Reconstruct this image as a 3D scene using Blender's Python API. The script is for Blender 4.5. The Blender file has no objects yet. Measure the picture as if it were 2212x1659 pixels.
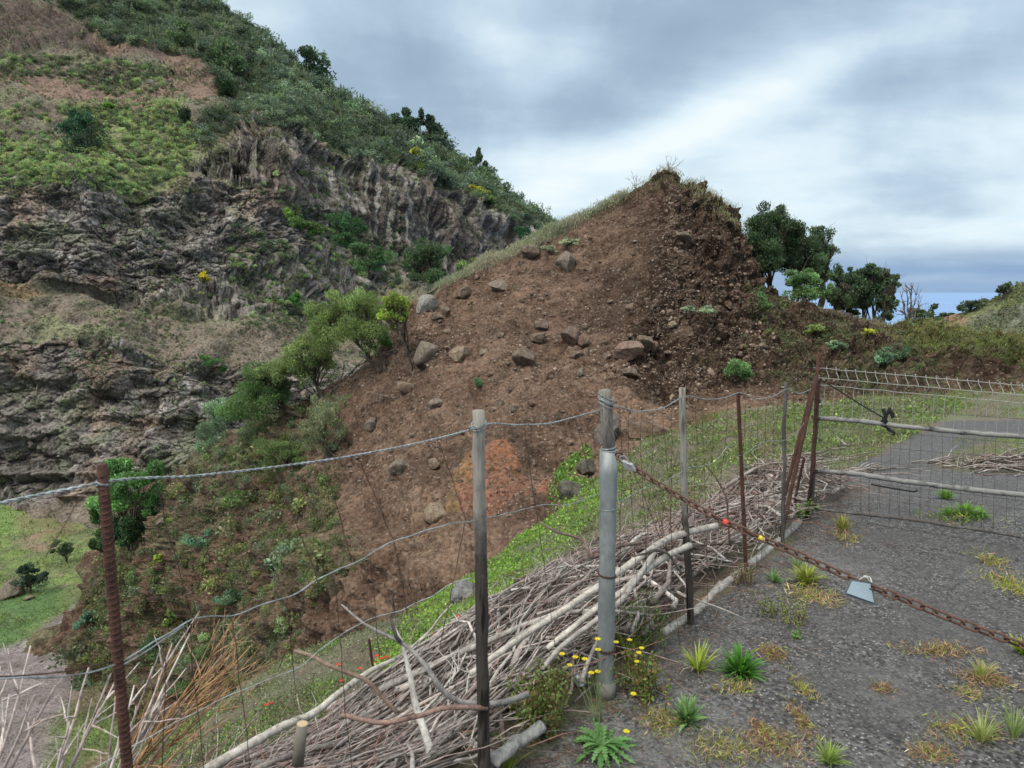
import bpy, math, random
import numpy as np
from mathutils import Vector
R = math.radians
scene = bpy.context.scene
COL = scene.collection
rng = np.random.default_rng(7)
random.seed(7)

# ------------------------------------------------------------------ camera
# photo measurements are taken on a 2212 x 1659 copy of the photograph
FPX, CX, CY, TH, CAMZ = 1534.0, 1106.0, 829.5, R(7.47), 1.65
cam_d = bpy.data.cameras.new('camera'); cam = bpy.data.objects.new('camera', cam_d); COL.objects.link(cam)
cam.location = (0, 0, CAMZ); cam.rotation_euler = (R(90) - TH, 0, 0)
cam_d.sensor_width = 36; cam_d.lens = 36 * FPX / 2212; cam_d.clip_end = 60000; cam_d.clip_start = 0.05
cam_d.dof.use_dof = True; cam_d.dof.focus_distance = 14.0; cam_d.dof.aperture_fstop = 8
cam_d.lens_unit = 'MILLIMETERS'
scene.camera = cam
scene.view_settings.view_transform = 'Standard'; scene.view_settings.look = 'None'
scene.view_settings.exposure = 0.42; scene.view_settings.gamma = 1
scene.cycles.max_bounces = 5; scene.cycles.diffuse_bounces = 3; scene.cycles.glossy_bounces = 2
scene.cycles.transmission_bounces = 2; scene.cycles.transparent_max_bounces = 4
scene.cycles.use_denoising = True
scene.cycles.caustics_reflective = False; scene.cycles.caustics_refractive = False

_c, _s = math.cos(TH), math.sin(TH)
def slope(px, py):
    u = (px - CX) / FPX; v = (CY - py) / FPX
    dy = _c + v * _s
    return u / dy, (-_s + v * _c) / dy
def W(px, py, Y):
    a, b = slope(px, py); return np.array([a * Y, Y, CAMZ + b * Y])
def proj(P):
    P = np.asarray(P, float); y = P[..., 1]; z = P[..., 2] - CAMZ
    f = np.maximum(y * _c - z * _s, .05); up = y * _s + z * _c
    return CX + FPX * P[..., 0] / f, CY - FPX * up / f
def zat(px, py, z):
    'point on the horizontal plane z seen at a pixel'
    a, b = slope(px, py); Y = (z - CAMZ) / b; return np.array([a * Y, Y, z])

# ------------------------------------------------------------------ world: overcast sky
SUN_EL, SUN_AZ = R(52), R(-138)
world = bpy.data.worlds.new('World'); scene.world = world; world.use_nodes = True
nt = world.node_tree; nt.nodes.clear()
class NB:
    def __init__(s, nt): s.nt = nt
    def n(s, t, **kw):
        x = s.nt.nodes.new(t)
        for k, v in kw.items(): setattr(x, k, v)
        return x
    def l(s, a, b): s.nt.links.new(a, b)
    def m(s, op, a, b=None, c=None, clamp=False):
        x = s.nt.nodes.new('ShaderNodeMath'); x.operation = op; x.use_clamp = clamp
        for i, v in enumerate((a, b, c)):
            if v is None: continue
            if isinstance(v, (int, float)): x.inputs[i].default_value = v
            else: s.l(v, x.inputs[i])
        return x.outputs[0]
    def noise(s, vec, scale, detail=4, rough=.55, dist=0.0):
        x = s.n('ShaderNodeTexNoise'); x.inputs['Scale'].default_value = scale; x.inputs['Detail'].default_value = detail
        x.inputs['Roughness'].default_value = rough; x.inputs['Distortion'].default_value = dist
        if vec is not None: s.l(vec, x.inputs['Vector'])
        return x.outputs['Fac']
    def ramp(s, fac, stops, interp='LINEAR'):
        x = s.n('ShaderNodeValToRGB'); x.color_ramp.interpolation = interp
        e = x.color_ramp.elements
        while len(e) < len(stops): e.new(.5)
        for k, (p, c) in enumerate(stops):
            e[k].position = p; e[k].color = (*c, 1) if len(c) == 3 else c
        s.l(fac, x.inputs[0]); return x.outputs[0]
    def mix(s, f, a, b, mode='MIX'):
        x = s.n('ShaderNodeMix', data_type='RGBA', blend_type=mode)
        for sock, v in ((x.inputs[0], f), (x.inputs[6], a), (x.inputs[7], b)):
            if isinstance(v, (int, float)): sock.default_value = v
            elif isinstance(v, tuple): sock.default_value = (*v, 1)
            else: s.l(v, sock)
        return x.outputs[2]
B = NB(nt)
tc = B.n('ShaderNodeTexCoord').outputs['Generated']
sp = B.n('ShaderNodeSeparateXYZ'); B.l(tc, sp.inputs[0])
X, Y_, Z = sp.outputs
az = B.m('ARCTAN2', X, Y_)
hor = B.m('SQRT', B.m('ADD', B.m('MULTIPLY', X, X), B.m('MULTIPLY', Y_, Y_)))
el = B.m('ARCTAN2', Z, hor)
den = B.m('ADD', B.m('MAXIMUM', Z, 0.0), 0.20)
cmb = B.n('ShaderNodeCombineXYZ'); B.l(B.m('DIVIDE', X, den), cmb.inputs[0]); B.l(B.m('DIVIDE', Y_, den), cmb.inputs[1])
plane = cmb.outputs[0]
mp = B.n('ShaderNodeMapping'); B.l(plane, mp.inputs[0]); mp.inputs['Rotation'].default_value = (0, 0, R(-22)); mp.inputs['Scale'].default_value = (.85, 1.25, 1)
n1 = B.noise(mp.outputs[0], .9, 9, .56, .35)
n2 = B.noise(mp.outputs[0], 2.6, 6, .5, .4)
n3 = B.noise(tc, 4.5, 6, .55, .3)
def dirang(px, py):
    a, b = slope(px, py); return math.atan2(a, 1), math.atan2(b, math.hypot(a, 1))
def blob(px, py, sx, sy, rot, amp):
    a0, e0 = dirang(px, py); da = B.m('SUBTRACT', az, a0); de = B.m('SUBTRACT', el, e0)
    c, s_ = math.cos(R(rot)), math.sin(R(rot))
    u = B.m('ADD', B.m('MULTIPLY', da, c), B.m('MULTIPLY', de, s_)); v = B.m('SUBTRACT', B.m('MULTIPLY', de, c), B.m('MULTIPLY', da, s_))
    q = B.m('ADD', B.m('POWER', B.m('ABSOLUTE', B.m('DIVIDE', u, sx / FPX)), 2.0), B.m('POWER', B.m('ABSOLUTE', B.m('DIVIDE', v, sy / FPX)), 2.0))
    return B.m('MULTIPLY', B.m('EXPONENT', B.m('MULTIPLY', q, -1.0)), amp)
t = B.m('ADD', B.m('MULTIPLY', B.m('SUBTRACT', n1, .5), 1.15), B.m('MULTIPLY', B.m('SUBTRACT', n2, .5), .5))
t = B.m('ADD', t, B.m('MULTIPLY', B.m('SUBTRACT', n3, .5), .95))
t = B.m('ADD', t, .53)
for bl in [(900, 190, 330, 110, 8, -.30), (1300, 210, 260, 70, 20, -.26), (1820, 190, 420, 75, 6, -.26), (1500, 20, 300, 60, 0, -.18),
           (1500, 275, 330, 48, 20, .48), (1950, 90, 330, 45, 12, .10), (1120, 330, 120, 50, 0, .26), (1750, 340, 420, 70, 4, .22), (1060, 90, 110, 60, -20, .18),
           (560, 60, 230, 110, 0, .20), (1230, 120, 80, 50, -30, .16), (1080, 60, 60, 90, 20, .12), (2050, 470, 400, 60, 0, .14), (2100, 240, 160, 30, 0, -.10), (2010, 560, 200, 10, 2, -.12), (2050, 500, 260, 30, 0, .16), (1990, 598, 110, 9, 3, .34), (2150, 585, 200, 10, 0, -.26)]:
    t = B.m('ADD', t, blob(*bl))
t = B.m('ADD', B.m('MULTIPLY', t, .86), .07)
cl = B.ramp(t, [(0.0, (.23, .31, .41)), (.28, (.295, .385, .49)), (.5, (.41, .52, .62)), (.72, (.57, .68, .745)), (.95, (.71, .775, .80))])
# blue strip of clear air above the sea horizon
low = B.ramp(el, [(0.0, (1, 1, 1)), (R(1.5), (.9, .9, .9)), (R(3.2), (0, 0, 0))])
cl = B.mix(B.m('MULTIPLY', low, .9), cl, B.mix(B.m('MULTIPLY', t, .5, clamp=True), (.12, .24, .46), (.46, .58, .68)))
# overcast: the cloud deck is brighter overhead than it is low down
up = B.m('ADD', 1.0, B.m('MULTIPLY', B.m('POWER', B.m('MAXIMUM', B.m('SUBTRACT', Z, .38), 0.0), 1.0), 3.2))
hi = B.ramp(Z, [(.36, (0, 0, 0)), (.6, (1, 1, 1))])
cl2 = B.mix(1.0, B.mix(hi, cl, (.56, .60, .62)), up, 'MULTIPLY')
# (below the horizon the dome is a dull ground colour)
bg = B.n('ShaderNodeBackground'); B.l(cl2, bg.inputs[0]); bg.inputs[1].default_value = 1.0
sky = B.n('ShaderNodeTexSky'); sky.sky_type = 'NISHITA'; sky.sun_disc = False; sky.sun_elevation = SUN_EL; sky.sun_rotation = SUN_AZ
bs = B.n('ShaderNodeBackground'); B.l(sky.outputs[0], bs.inputs[0]); bs.inputs[1].default_value = .08
ms = B.n('ShaderNodeMixShader'); ms.inputs[0].default_value = .9; B.l(bs.outputs[0], ms.inputs[1]); B.l(bg.outputs[0], ms.inputs[2])
wo = B.n('ShaderNodeOutputWorld'); B.l(ms.outputs[0], wo.inputs[0])
sun_d = bpy.data.lights.new('sun', 'SUN'); sun_d.energy = 2.0; sun_d.angle = R(14); sun_d.color = (1, .94, .84)
sun = bpy.data.objects.new('sun', sun_d); COL.objects.link(sun)
_d = Vector((math.sin(SUN_AZ) * math.cos(SUN_EL), math.cos(SUN_AZ) * math.cos(SUN_EL), math.sin(SUN_EL)))
sun.rotation_euler = _d.to_track_quat('Z', 'Y').to_euler()

# ------------------------------------------------------------------ helpers
def tag(o, label=None, cat=None, group=None, kind=None):
    if label: o['label'] = label
    if cat: o['category'] = cat
    if group: o['group'] = group
    if kind: o['kind'] = kind
    return o
def empty(name, loc, label=None, cat=None, group=None):
    o = bpy.data.objects.new(name, None); COL.objects.link(o); o.location = tuple(float(v) for v in loc); o.empty_display_size = .2
    return tag(o, label, cat, group)
def mesh_data(name, V, F, mat=None, smooth=False, vcol=None, fcol=None):
    V = np.ascontiguousarray(V, np.float32); F = np.ascontiguousarray(F, np.int32)
    me = bpy.data.meshes.new(name); k = F.shape[1]
    me.vertices.add(len(V)); me.vertices.foreach_set('co', V.ravel())
    me.loops.add(F.size); me.loops.foreach_set('vertex_index', F.ravel())
    me.polygons.add(len(F)); me.polygons.foreach_set('loop_start', np.arange(0, F.size, k, dtype=np.int32))
    me.polygons.foreach_set('loop_total', np.full(len(F), k, np.int32))
    me.polygons.foreach_set('use_smooth', np.full(len(F), smooth))
    for dom, c in (('POINT', vcol), ('FACE', fcol)):
        if c is not None:
            c = np.asarray(c, np.float32); c4 = np.ones((len(c), 4), np.float32); c4[:, :3] = c
            at = me.attributes.new('Col', 'FLOAT_COLOR', dom); at.data.foreach_set('color', c4.ravel())
    me.update(calc_edges=True)
    if mat: me.materials.append(mat)
    return me
def link(name, me, parent=None, loc=None):
    o = bpy.data.objects.new(name, me); COL.objects.link(o)
    if parent: o.parent = parent
    if loc is not None: o.location = tuple(float(v) for v in loc)
    return o
class MB:
    'collects quads (V, F, face colours) that belong to one object'
    def __init__(s): s.V = []; s.F = []; s.C = []; s.n = 0
    def add(s, V, F, col=None):
        V = np.asarray(V, float); F = np.asarray(F, int)
        if F.shape[1] == 3: F = np.c_[F, F[:, 2]]
        s.V.append(V); s.F.append(F + s.n); s.n += len(V)
        c = np.zeros((len(F), 3)); c[:] = (.1, .1, .1) if col is None else col
        s.C.append(c); return s
    def arrays(s): return np.concatenate(s.V), np.concatenate(s.F), np.concatenate(s.C)
    def build(s, name, mat, parent=None, loc=None, smooth=False, origin=None):
        V, F, Cc = s.arrays()
        if origin is not None: V = V - np.asarray(origin)
        tri = F[:, 2] == F[:, 3]
        if tri.any():
            me = bpy.data.meshes.new(name); fs = [tuple(f[:3]) if q else tuple(f) for f, q in zip(F.tolist(), tri)]
            me.from_pydata(V.tolist(), [], fs); me.polygons.foreach_set('use_smooth', np.full(len(fs), smooth))
            c4 = np.ones((len(fs), 4), np.float32); c4[:, :3] = Cc
            me.attributes.new('Col', 'FLOAT_COLOR', 'FACE').data.foreach_set('color', c4.ravel()); me.materials.append(mat)
        else: me = mesh_data(name, V, F, mat, smooth, fcol=Cc)
        return link(name, me, parent, origin if loc is None else loc)
# numpy gradient noise
_prm = np.random.default_rng(3).permutation(256).astype(np.int64); _prm = np.r_[_prm, _prm, _prm]
_g = np.random.default_rng(4).normal(size=(256, 3)); _g /= np.linalg.norm(_g, axis=1)[:, None]
def pn(P, seed=0):
    P = np.asarray(P, float) + seed * 17.31; i = np.floor(P).astype(np.int64); f = P - i; i &= 255
    w = f * f * f * (f * (f * 6 - 15) + 10); out = 0
    for dx in (0, 1):
        wx = w[..., 0] if dx else 1 - w[..., 0]
        for dy in (0, 1):
            wy = w[..., 1] if dy else 1 - w[..., 1]
            for dz in (0, 1):
                wz = w[..., 2] if dz else 1 - w[..., 2]
                h = _prm[_prm[_prm[i[..., 0] + dx] + i[..., 1] + dy] + i[..., 2] + dz]
                g = _g[h]
                out = out + wx * wy * wz * (g[..., 0] * (f[..., 0] - dx) + g[..., 1] * (f[..., 1] - dy) + g[..., 2] * (f[..., 2] - dz))
    return out * 1.6
def fbm(P, o=4, seed=0, gain=.5, lac=2.03):
    a = 1; t = 0
    for k in range(o): t = t + a * pn(P, seed + k * 3); P = P * lac; a *= gain
    return t
def ridged(P, o=3, seed=0, gain=.5):
    a = 1; t = 0
    for k in range(o): t = t + a * (1 - 2 * np.abs(pn(P, seed + k * 5))); P = P * 2.1; a *= gain
    return t
def cells(P, seed=0):
    'worley cells: distance to nearest, gap to second nearest, random per cell'
    i = np.floor(P).astype(np.int64); f = P - i
    d1 = np.full(P.shape[:-1], 9.0); d2 = d1.copy(); rid = np.zeros(P.shape[:-1])
    for dx in (-1, 0, 1):
        for dy in (-1, 0, 1):
            for dz in (-1, 0, 1):
                j = (i + (dx, dy, dz) + seed) & 255
                h = _prm[_prm[_prm[j[..., 0]] + j[..., 1]] + j[..., 2]]
                q = np.stack([dx + _prm[h + 1] / 256., dy + _prm[h + 37] / 256., dz + _prm[h + 91] / 256.], -1) - f
                d = np.sqrt((q * q).sum(-1)); nr = d < d1
                d2 = np.where(nr, d1, np.minimum(d2, d)); rid = np.where(nr, h / 256., rid); d1 = np.where(nr, d, d1)
    return d1, d2 - d1, rid
def inpoly(px, py, poly):
    ins = np.zeros(px.shape, bool); n = len(poly)
    for k in range(n):
        x0, y0 = poly[k]; x1, y1 = poly[(k + 1) % n]
        if y0 == y1: continue
        c = ((y0 > py) != (y1 > py)) & (px < (x1 - x0) * (py - y0) / (y1 - y0) + x0); ins ^= c
    return ins
def pchip(x, y, xq):
    x = np.asarray(x, float); y = np.asarray(y, float); h = np.diff(x); d = np.diff(y, axis=0) / h.reshape(-1, *([1] * (y.ndim - 1)))
    m = np.zeros_like(y); m[0] = d[0]; m[-1] = d[-1]
    hh = h.reshape(-1, *([1] * (y.ndim - 1))); w1 = 2 * hh[1:] + hh[:-1]; w2 = hh[1:] + 2 * hh[:-1]
    same = d[:-1] * d[1:] > 0
    with np.errstate(all='ignore'): hm = (w1 + w2) / (w1 / d[:-1] + w2 / d[1:])
    m[1:-1] = np.where(same, hm, 0)
    k = np.clip(np.searchsorted(x, xq) - 1, 0, len(x) - 2); t = ((xq - x[k]) / h[k]).reshape(-1, *([1] * (y.ndim - 1))); H = hh[k]
    t2, t3 = t * t, t * t * t
    return (2*t3-3*t2+1)*y[k] + (t3-2*t2+t)*H*m[k] + (3*t2-2*t3)*y[k+1] + (t3-t2)*H*m[k+1]
def mixc(a, b, f): f = np.clip(f, 0, 1)[..., None]; return a * (1 - f) + np.asarray(b) * f
def sstep(a, b, x): t = np.clip((x - a) / (b - a), 0, 1); return t * t * (3 - 2 * t)

class Sheet:
    'a terrain surface lofted through surveyed points, then given relief'
    def __init__(s, cols, rows, us, vseg, back=()):
        # rows: list of [(py, Y) per column]; us: px sample values; vseg: samples between rows
        T = np.array(rows, float); U = pchip(cols, T.transpose(1, 0, 2), us)      # (nu, nrows, 2)
        v = np.concatenate([np.linspace(i, i + 1, n, endpoint=False) for i, n in enumerate(vseg)] + [[len(vseg)]])
        G = pchip(np.arange(T.shape[0]), U.transpose(1, 0, 2), v)                 # (nv, nu, 2)
        px = np.broadcast_to(us, G.shape[:2]); a, b = slope(px, G[..., 0]); Yd = G[..., 1]
        s.P = np.stack([a * Yd, Yd, CAMZ + b * Yd], -1); s.px = px.copy(); s.py = G[..., 0].copy()
        if back:
            rowsb = []
            for dY, dz in back: q = s.P[0].copy(); q[:, 0] *= (q[:, 1] + dY) / q[:, 1]; q[:, 1] += dY; q[:, 2] += dz; rowsb.append(q)
            n = len(rowsb); s.P = np.concatenate([np.array(rowsb[::-1]), s.P]); s.px = np.concatenate([np.repeat(s.px[:1], n, 0), s.px]); s.py = np.concatenate([np.repeat(s.py[:1], n, 0) - 3, s.py])
    def normals(s):
        du = np.gradient(s.P, axis=1); dv = np.gradient(s.P, axis=0); n = np.cross(du, dv)
        n /= np.linalg.norm(n, axis=-1)[..., None] + 1e-9
        flip = (n * (s.P - (0, 0, CAMZ))).sum(-1) > 0
        if flip.mean() > .5: n = -n
        return n
    def build(s, name, mat, col, kind='structure', label=None):
        nv, nu = s.P.shape[:2]; i = np.arange(nv * nu).reshape(nv, nu)
        F = np.stack([i[:-1, :-1], i[1:, :-1], i[1:, 1:], i[:-1, 1:]], -1).reshape(-1, 4)
        o = link(name, mesh_data(name, s.P.reshape(-1, 3), F, mat, True, vcol=col.reshape(-1, 3)))
        s.ipx, s.ipy = proj(s.P); s.N = s.normals(); s.col = col
        return tag(o, label, kind=kind)
    def hit(s, px, py):
        d = (s.ipx - px) ** 2 + (s.ipy - py) ** 2; m = d < max(d.min() * 4, 9)
        k = np.argmin(np.where(m, s.P[..., 1] + d * .01, 1e9)); return s.P.reshape(-1, 3)[k].copy()

# ------------------------------------------------------------------ materials
def newmat(name):
    m = bpy.data.materials.new(name); m.use_nodes = True; m.node_tree.nodes.clear(); return m, NB(m.node_tree)
def out(b, sh):
    o = b.n('ShaderNodeOutputMaterial'); b.l(sh, o.inputs[0]); return o
def principled(b, col, rough=.9, spec=.2, metal=0.0, bump=None, bstr=.5, bdist=.02):
    p = b.n('ShaderNodeBsdfPrincipled')
    for nme, v in (('Base Color', col), ('Roughness', rough), ('Specular IOR Level', spec), ('Metallic', metal)):
        if isinstance(v, (int, float)): p.inputs[nme].default_value = v
        elif isinstance(v, tuple): p.inputs[nme].default_value = (*v, 1)
        else: b.l(v, p.inputs[nme])
    if bump is not None:
        bu = b.n('ShaderNodeBump'); bu.inputs['Strength'].default_value = bstr; bu.inputs['Distance'].default_value = bdist
        b.l(bump, bu.inputs['Height']); b.l(bu.outputs[0], p.inputs['Normal'])
    return p.outputs[0]
def attr(b): return b.n('ShaderNodeAttribute', attribute_name='Col').outputs['Color']
def pos(b): return b.n('ShaderNodeNewGeometry').outputs['Position']
def terrain_mat(name, s1, s2, bd, ka=1.6, kc=2.4, rough=.95, stones=None, bstr=1.0):
    m, b = newmat(name); g = pos(b)
    a = b.noise(g, s1, 5, .65); c = b.noise(g, s2, 3, .6)
    f = b.m('ADD', 1.0, b.m('ADD', b.m('MULTIPLY', b.m('SUBTRACT', a, .5), ka), b.m('MULTIPLY', b.m('SUBTRACT', c, .5), kc)))
    f = b.m('MINIMUM', b.m('MAXIMUM', f, .3), 2.0)
    col = b.mix(1.0, attr(b), f, 'MULTIPLY'); h = b.m('ADD', b.m('MULTIPLY', a, .5), b.m('MULTIPLY', c, .7))
    if stones:
        v = b.n('ShaderNodeTexVoronoi'); v.inputs['Scale'].default_value = stones[0]; b.l(g, v.inputs['Vector'])
        sep = b.n('ShaderNodeSeparateColor'); b.l(v.outputs['Color'], sep.inputs[0])
        on = b.m('MULTIPLY', b.m('GREATER_THAN', sep.outputs[0], stones[1]), b.m('LESS_THAN', v.outputs['Distance'], b.m('ADD', .2, b.m('MULTIPLY', sep.outputs[2], .3))))
        col = b.mix(b.m('MULTIPLY', on, stones[3]), col, b.mix(sep.outputs[1], stones[2], tuple(x * .45 for x in stones[2])))
        h = b.m('ADD', h, b.m('MULTIPLY', on, b.m('SUBTRACT', .5, v.outputs['Distance'])))
    out(b, principled(b, col, rough, .15, bump=h, bstr=bstr, bdist=bd)); return m
def leaf_mat(name, trans=.38, rough=.55, spec=.25):
    m, b = newmat(name); c = attr(b)
    c = b.mix(1.0, c, b.m('ADD', .75, b.m('MULTIPLY', b.noise(pos(b), 9, 2), .5)), 'MULTIPLY')
    p = principled(b, c, rough, spec); t = b.n('ShaderNodeBsdfTranslucent'); b.l(b.mix(1.0, c, (1.1, 1.15, .7), 'MULTIPLY'), t.inputs[0])
    x = b.n('ShaderNodeMixShader'); x.inputs[0].default_value = trans; b.l(p, x.inputs[1]); b.l(t.outputs[0], x.inputs[2]); out(b, x.outputs[0]); return m
M_leaf = leaf_mat('foliage'); M_leafd = leaf_mat('dry_foliage', .15, .8, .1)
def bark_mat(name, sc=60, bump=.006, rough=.85):
    m, b = newmat(name); g = b.n('ShaderNodeTexCoord').outputs['Object']
    mpn = b.n('ShaderNodeMapping'); b.l(g, mpn.inputs[0]); mpn.inputs['Scale'].default_value = (1, 1, .35)
    a = b.noise(mpn.outputs[0], sc, 5, .7); c = b.noise(g, sc * .18, 4, .7)
    f = b.m('MAXIMUM', b.m('ADD', 1.0, b.m('ADD', b.m('MULTIPLY', b.m('SUBTRACT', a, .5), 2.0), b.m('MULTIPLY', b.m('SUBTRACT', c, .5), 2.4))), .25)
    out(b, principled(b, b.mix(1.0, attr(b), f, 'MULTIPLY'), rough, .1, bump=a, bstr=1.0, bdist=bump)); return m
M_bark = bark_mat('bark'); M_barkfar = bark_mat('bark_far', 6, .03)
# ------------------------------------------------------------------ far mountain side
M_mtn = terrain_mat('mountain_ground', .8, 3.2, .35)
mc = [-900, 0, 250, 450, 600, 700, 900, 1070, 1200, 1350]
mr = [
 [(-550,260),(-330,250),(-150,240),(-6,228),(98,205),(182,198),(292,190),(398,195),(490,205),(590,215)],
 [(-50,200),(30,178),(80,170),(150,170),(165,176),(225,180),(330,176),(420,185),(502,196),(600,206)],
 [(90,140),(150,146),(185,146),(205,156),(215,160),(262,160),(345,168),(434,180),(508,192),(606,203)],
 [(240,120),(240,122),(240,126),(240,138),(240,148),(280,146),(362,160),(446,174),(514,188),(612,200)],
 [(400,98),(400,99),(415,103),(330,116),(283,126),(305,138),(380,152),(460,168),(522,186),(620,197)],
 [(610,88),(610,89),(650,92),(600,99),(545,110),(520,124),(565,138),(570,156),(610,174),(680,188)],
 [(622,86),(632,87),(672,89),(705,92),(712,96),(715,106),(720,118),(720,136),(720,156),(760,176)],
 [(730,80),(730,81),(765,82),(800,84),(820,88),(830,92),(850,98),(850,112),(850,130),(860,150)],
 [(1085,73),(1085,73),(1062,71),(1035,70),(1035,72),(1035,76),(1050,82),(1050,92),(1050,110),(1050,130)],
 [(1200,68),(1200,68),(1180,66),(1180,64),(1180,64),(1180,66),(1200,70),(1200,80),(1200,90),(1200,110)]]
us = np.r_[np.linspace(-900, -200, 120, endpoint=False), np.linspace(-200, 1350, 920)]
MT = Sheet(mc, mr, us, [70, 80, 60, 110, 170, 14, 60, 170, 12], back=((8, 1), (30, -12)))
P = MT.P; N = MT.normals(); px, py = MT.px, MT.py
jx = px + 22 * fbm(P / 9, 3, 5); jy = py + 22 * fbm(P / 9, 3, 8)
CLIFF1 = [(395, 350), (440, 315), (520, 262), (640, 278), (760, 335), (860, 345), (950, 405), (1050, 440), (1130, 490), (1180, 560), (1100, 620), (860, 640), (840, 560), (720, 470), (600, 440), (480, 400)]
CLIFF2 = [(-400, 400), (120, 402), (260, 425), (420, 400), (600, 440), (720, 480), (860, 620), (700, 690), (520, 690), (300, 655), (100, 628), (-400, 595)]
CLIFF3 = [(-400, 720), (200, 740), (330, 780), (450, 770), (600, 790), (800, 800), (800, 1060), (400, 1060), (300, 1085), (-400, 1085)]
k1 = inpoly(jx, jy, CLIFF1); k2 = inpoly(jx, jy, CLIFF2); k3 = inpoly(jx, jy, CLIFF3)
def soften(m, n=3):
    m = m.astype(float)
    for _ in range(n): m = (m + np.roll(m, 1, 0) + np.roll(m, -1, 0) + np.roll(m, 1, 1) + np.roll(m, -1, 1)) / 5
    return m
w1, w2, w3 = soften(k1), soften(k2), soften(k3); wc = np.clip(w1 + w2 + w3, 0, 1)
D = fbm(P / 22, 3, 1) * 3.2 + fbm(P / 6, 3, 2) * 1.1 * (1 + wc)
zz_ = P[..., 2]; cu = np.stack([px / 17 + .35 * fbm(P / 6, 2, 45), 0 * px + .37, zz_ / 17 + .12 * pn(P / 5, 46)], -1); colr = ridged(cu * (1.5, 1, .7), 3, 11, .6)
d1, gap, rid = cells(cu * (1, 1, .8), 3)
D += w1 * (colr * .9 + (rid - .5) * 1.7 - 1.0 * sstep(.16, 0, gap))
b1, bgap, bid = cells(P * (.42, .42, .62) + .3 * fbm(P / 3, 2, 41)[..., None], 9)
c1, cgap, cid = cells(P * (1.1, 1.1, 1.7) + .3 * fbm(P / 1.5, 2, 42)[..., None], 5)
D += np.clip(w2 + w3, 0, 1) * ((bid - .5) * .75 - .4 * sstep(.12, 0, bgap) + (cid - .5) * .55 - .3 * sstep(.1, 0, cgap) + ridged(P / 9, 2, 21) * .5)
D += fbm(P / 1.6, 3, 31) * .3 + w3 * fbm(P * (.15, .15, .5), 2, 60) * 1.0
SL = soften(inpoly(jx, jy, [(-400, -100), (60, 5), (200, 80), (235, 112), (100, 112), (-400, 120)]), 4); D += SL * ridged(np.stack([(px + 2.2 * py) / 60, 0 * px, (py - .42 * px) / 7 + .6 * n0_], -1) if False else np.stack([px / 70, 0 * px, (py - .42 * px) / 9 + 1.2 * fbm(P / 14, 2, 73)], -1), 3, 74) * 1.6
edge = np.ones(P.shape[:2]); edge[:3] = .4
NH = N * (1, 1, .25); NH /= np.linalg.norm(NH, axis=-1)[..., None] + 1e-9; NH = N + (NH - N) * wc[..., None]
MT.P = P + NH * (D * edge)[..., None]
# overhanging ledge lines in the rock bands
for ly, amp, x0, x1 in ((628, 1.1, -400, 700), (1035, .8, -400, 500)):
    yl = ly + .13 * np.clip(px - 100, 0, 330) if ly == 628 else ly - .02 * px
    q = np.exp(-((py - yl + 7) / 6.) ** 2) * (px > x0) * (px < x1) * (fbm(P / 9, 2, 71) > -.25)
    MT.P += N * (q * amp)[..., None]
    q = np.exp(-((py - yl - 5) / 6.) ** 2) * (px > x0) * (px < x1); MT.P -= N * (q * amp * .7)[..., None]
n1_ = fbm(P / 5, 4, 50); n2_ = fbm(P / 1.4, 3, 51); n3_ = fbm(P / 14, 3, 52)
soil = np.array([.150, .120, .094]); C = np.zeros(P.shape) + soil
C = mixc(C, (.135, .122, .088), sstep(-.3, .5, n1_))
C = mixc(C, (.16, .17, .09), sstep(.1, .6, n3_) * .7)                     # dry grass
rock = mixc(np.zeros(P.shape) + (.140, .124, .110), (.066, .056, .050), sstep(-.1, .5, n2_)); rock = mixc(rock, (.23, .21, .185), sstep(.3, .75, fbm(P / 2.5, 3, 55)))
rock = mixc(rock, (.20, .140, .105), sstep(.25, .6, fbm(P * (.16, .16, .07), 3, 57)) * .55)
rock = mixc(rock, (.13, .14, .085), sstep(.15, .6, fbm(P / 7, 3, 59)) * .5)
rock *= (0.9 + .55 * bid)[..., None]
C = mixc(C, rock, wc)
C = mixc(C, (.28, .265, .25), w1 * sstep(.15, .6, fbm(cu * (1.6, 1, 1.0), 3, 61)) * .6)
C = mixc(C, (.06, .046, .042), w1 * sstep(-.1, .3, fbm(cu * (2.3, 1, .8) + 9, 3, 63)) * .85)
def paint(C, poly, col, s=.85, n=None, jit=1.0):
    m = soften(inpoly(px + (jx - px) * jit, py + (jy - py) * jit, poly), 6) * s
    if n is not None: m = m * n
    return mixc(C, col, m)
RED = (.185, .125, .095)
C = paint(C, [(200, 70), (300, 95), (420, 125), (490, 175), (470, 225), (300, 218), (180, 205), (60, 205), (-20, 175), (-20, 155), (150, 175), (260, 190), (370, 185), (340, 150), (260, 130), (215, 110)], RED, .9)
C = paint(C, [(-20, 645), (200, 672), (420, 690), (640, 712), (640, 780), (470, 790), (380, 770), (300, 740), (120, 690)], (.150, .120, .095), .9)
C = paint(C, [(-20, 612), (60, 625), (110, 640), (60, 642), (-20, 626)], (.24, .16, .09), .7, jit=.2)
C = paint(C, [(215, 745), (290, 775), (350, 790), (370, 810), (300, 800), (230, 770)], (.30, .29, .28), .6, sstep(-.2, .4, fbm(P * (.8, .8, .1), 2, 66)))
C = paint(C, [(0, 0), (60, 5), (200, 80), (230, 115), (80, 105), (-20, 110)], (.105, .080, .066), .9)
GREEN = [(120, 232), (250, 222), (400, 225), (430, 290), (400, 380), (330, 400), (300, 430), (230, 415), (100, 398), (-20, 390), (-20, 310), (110, 320), (150, 290)]
C = paint(C, GREEN, (.17, .19, .08), .7)
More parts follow.
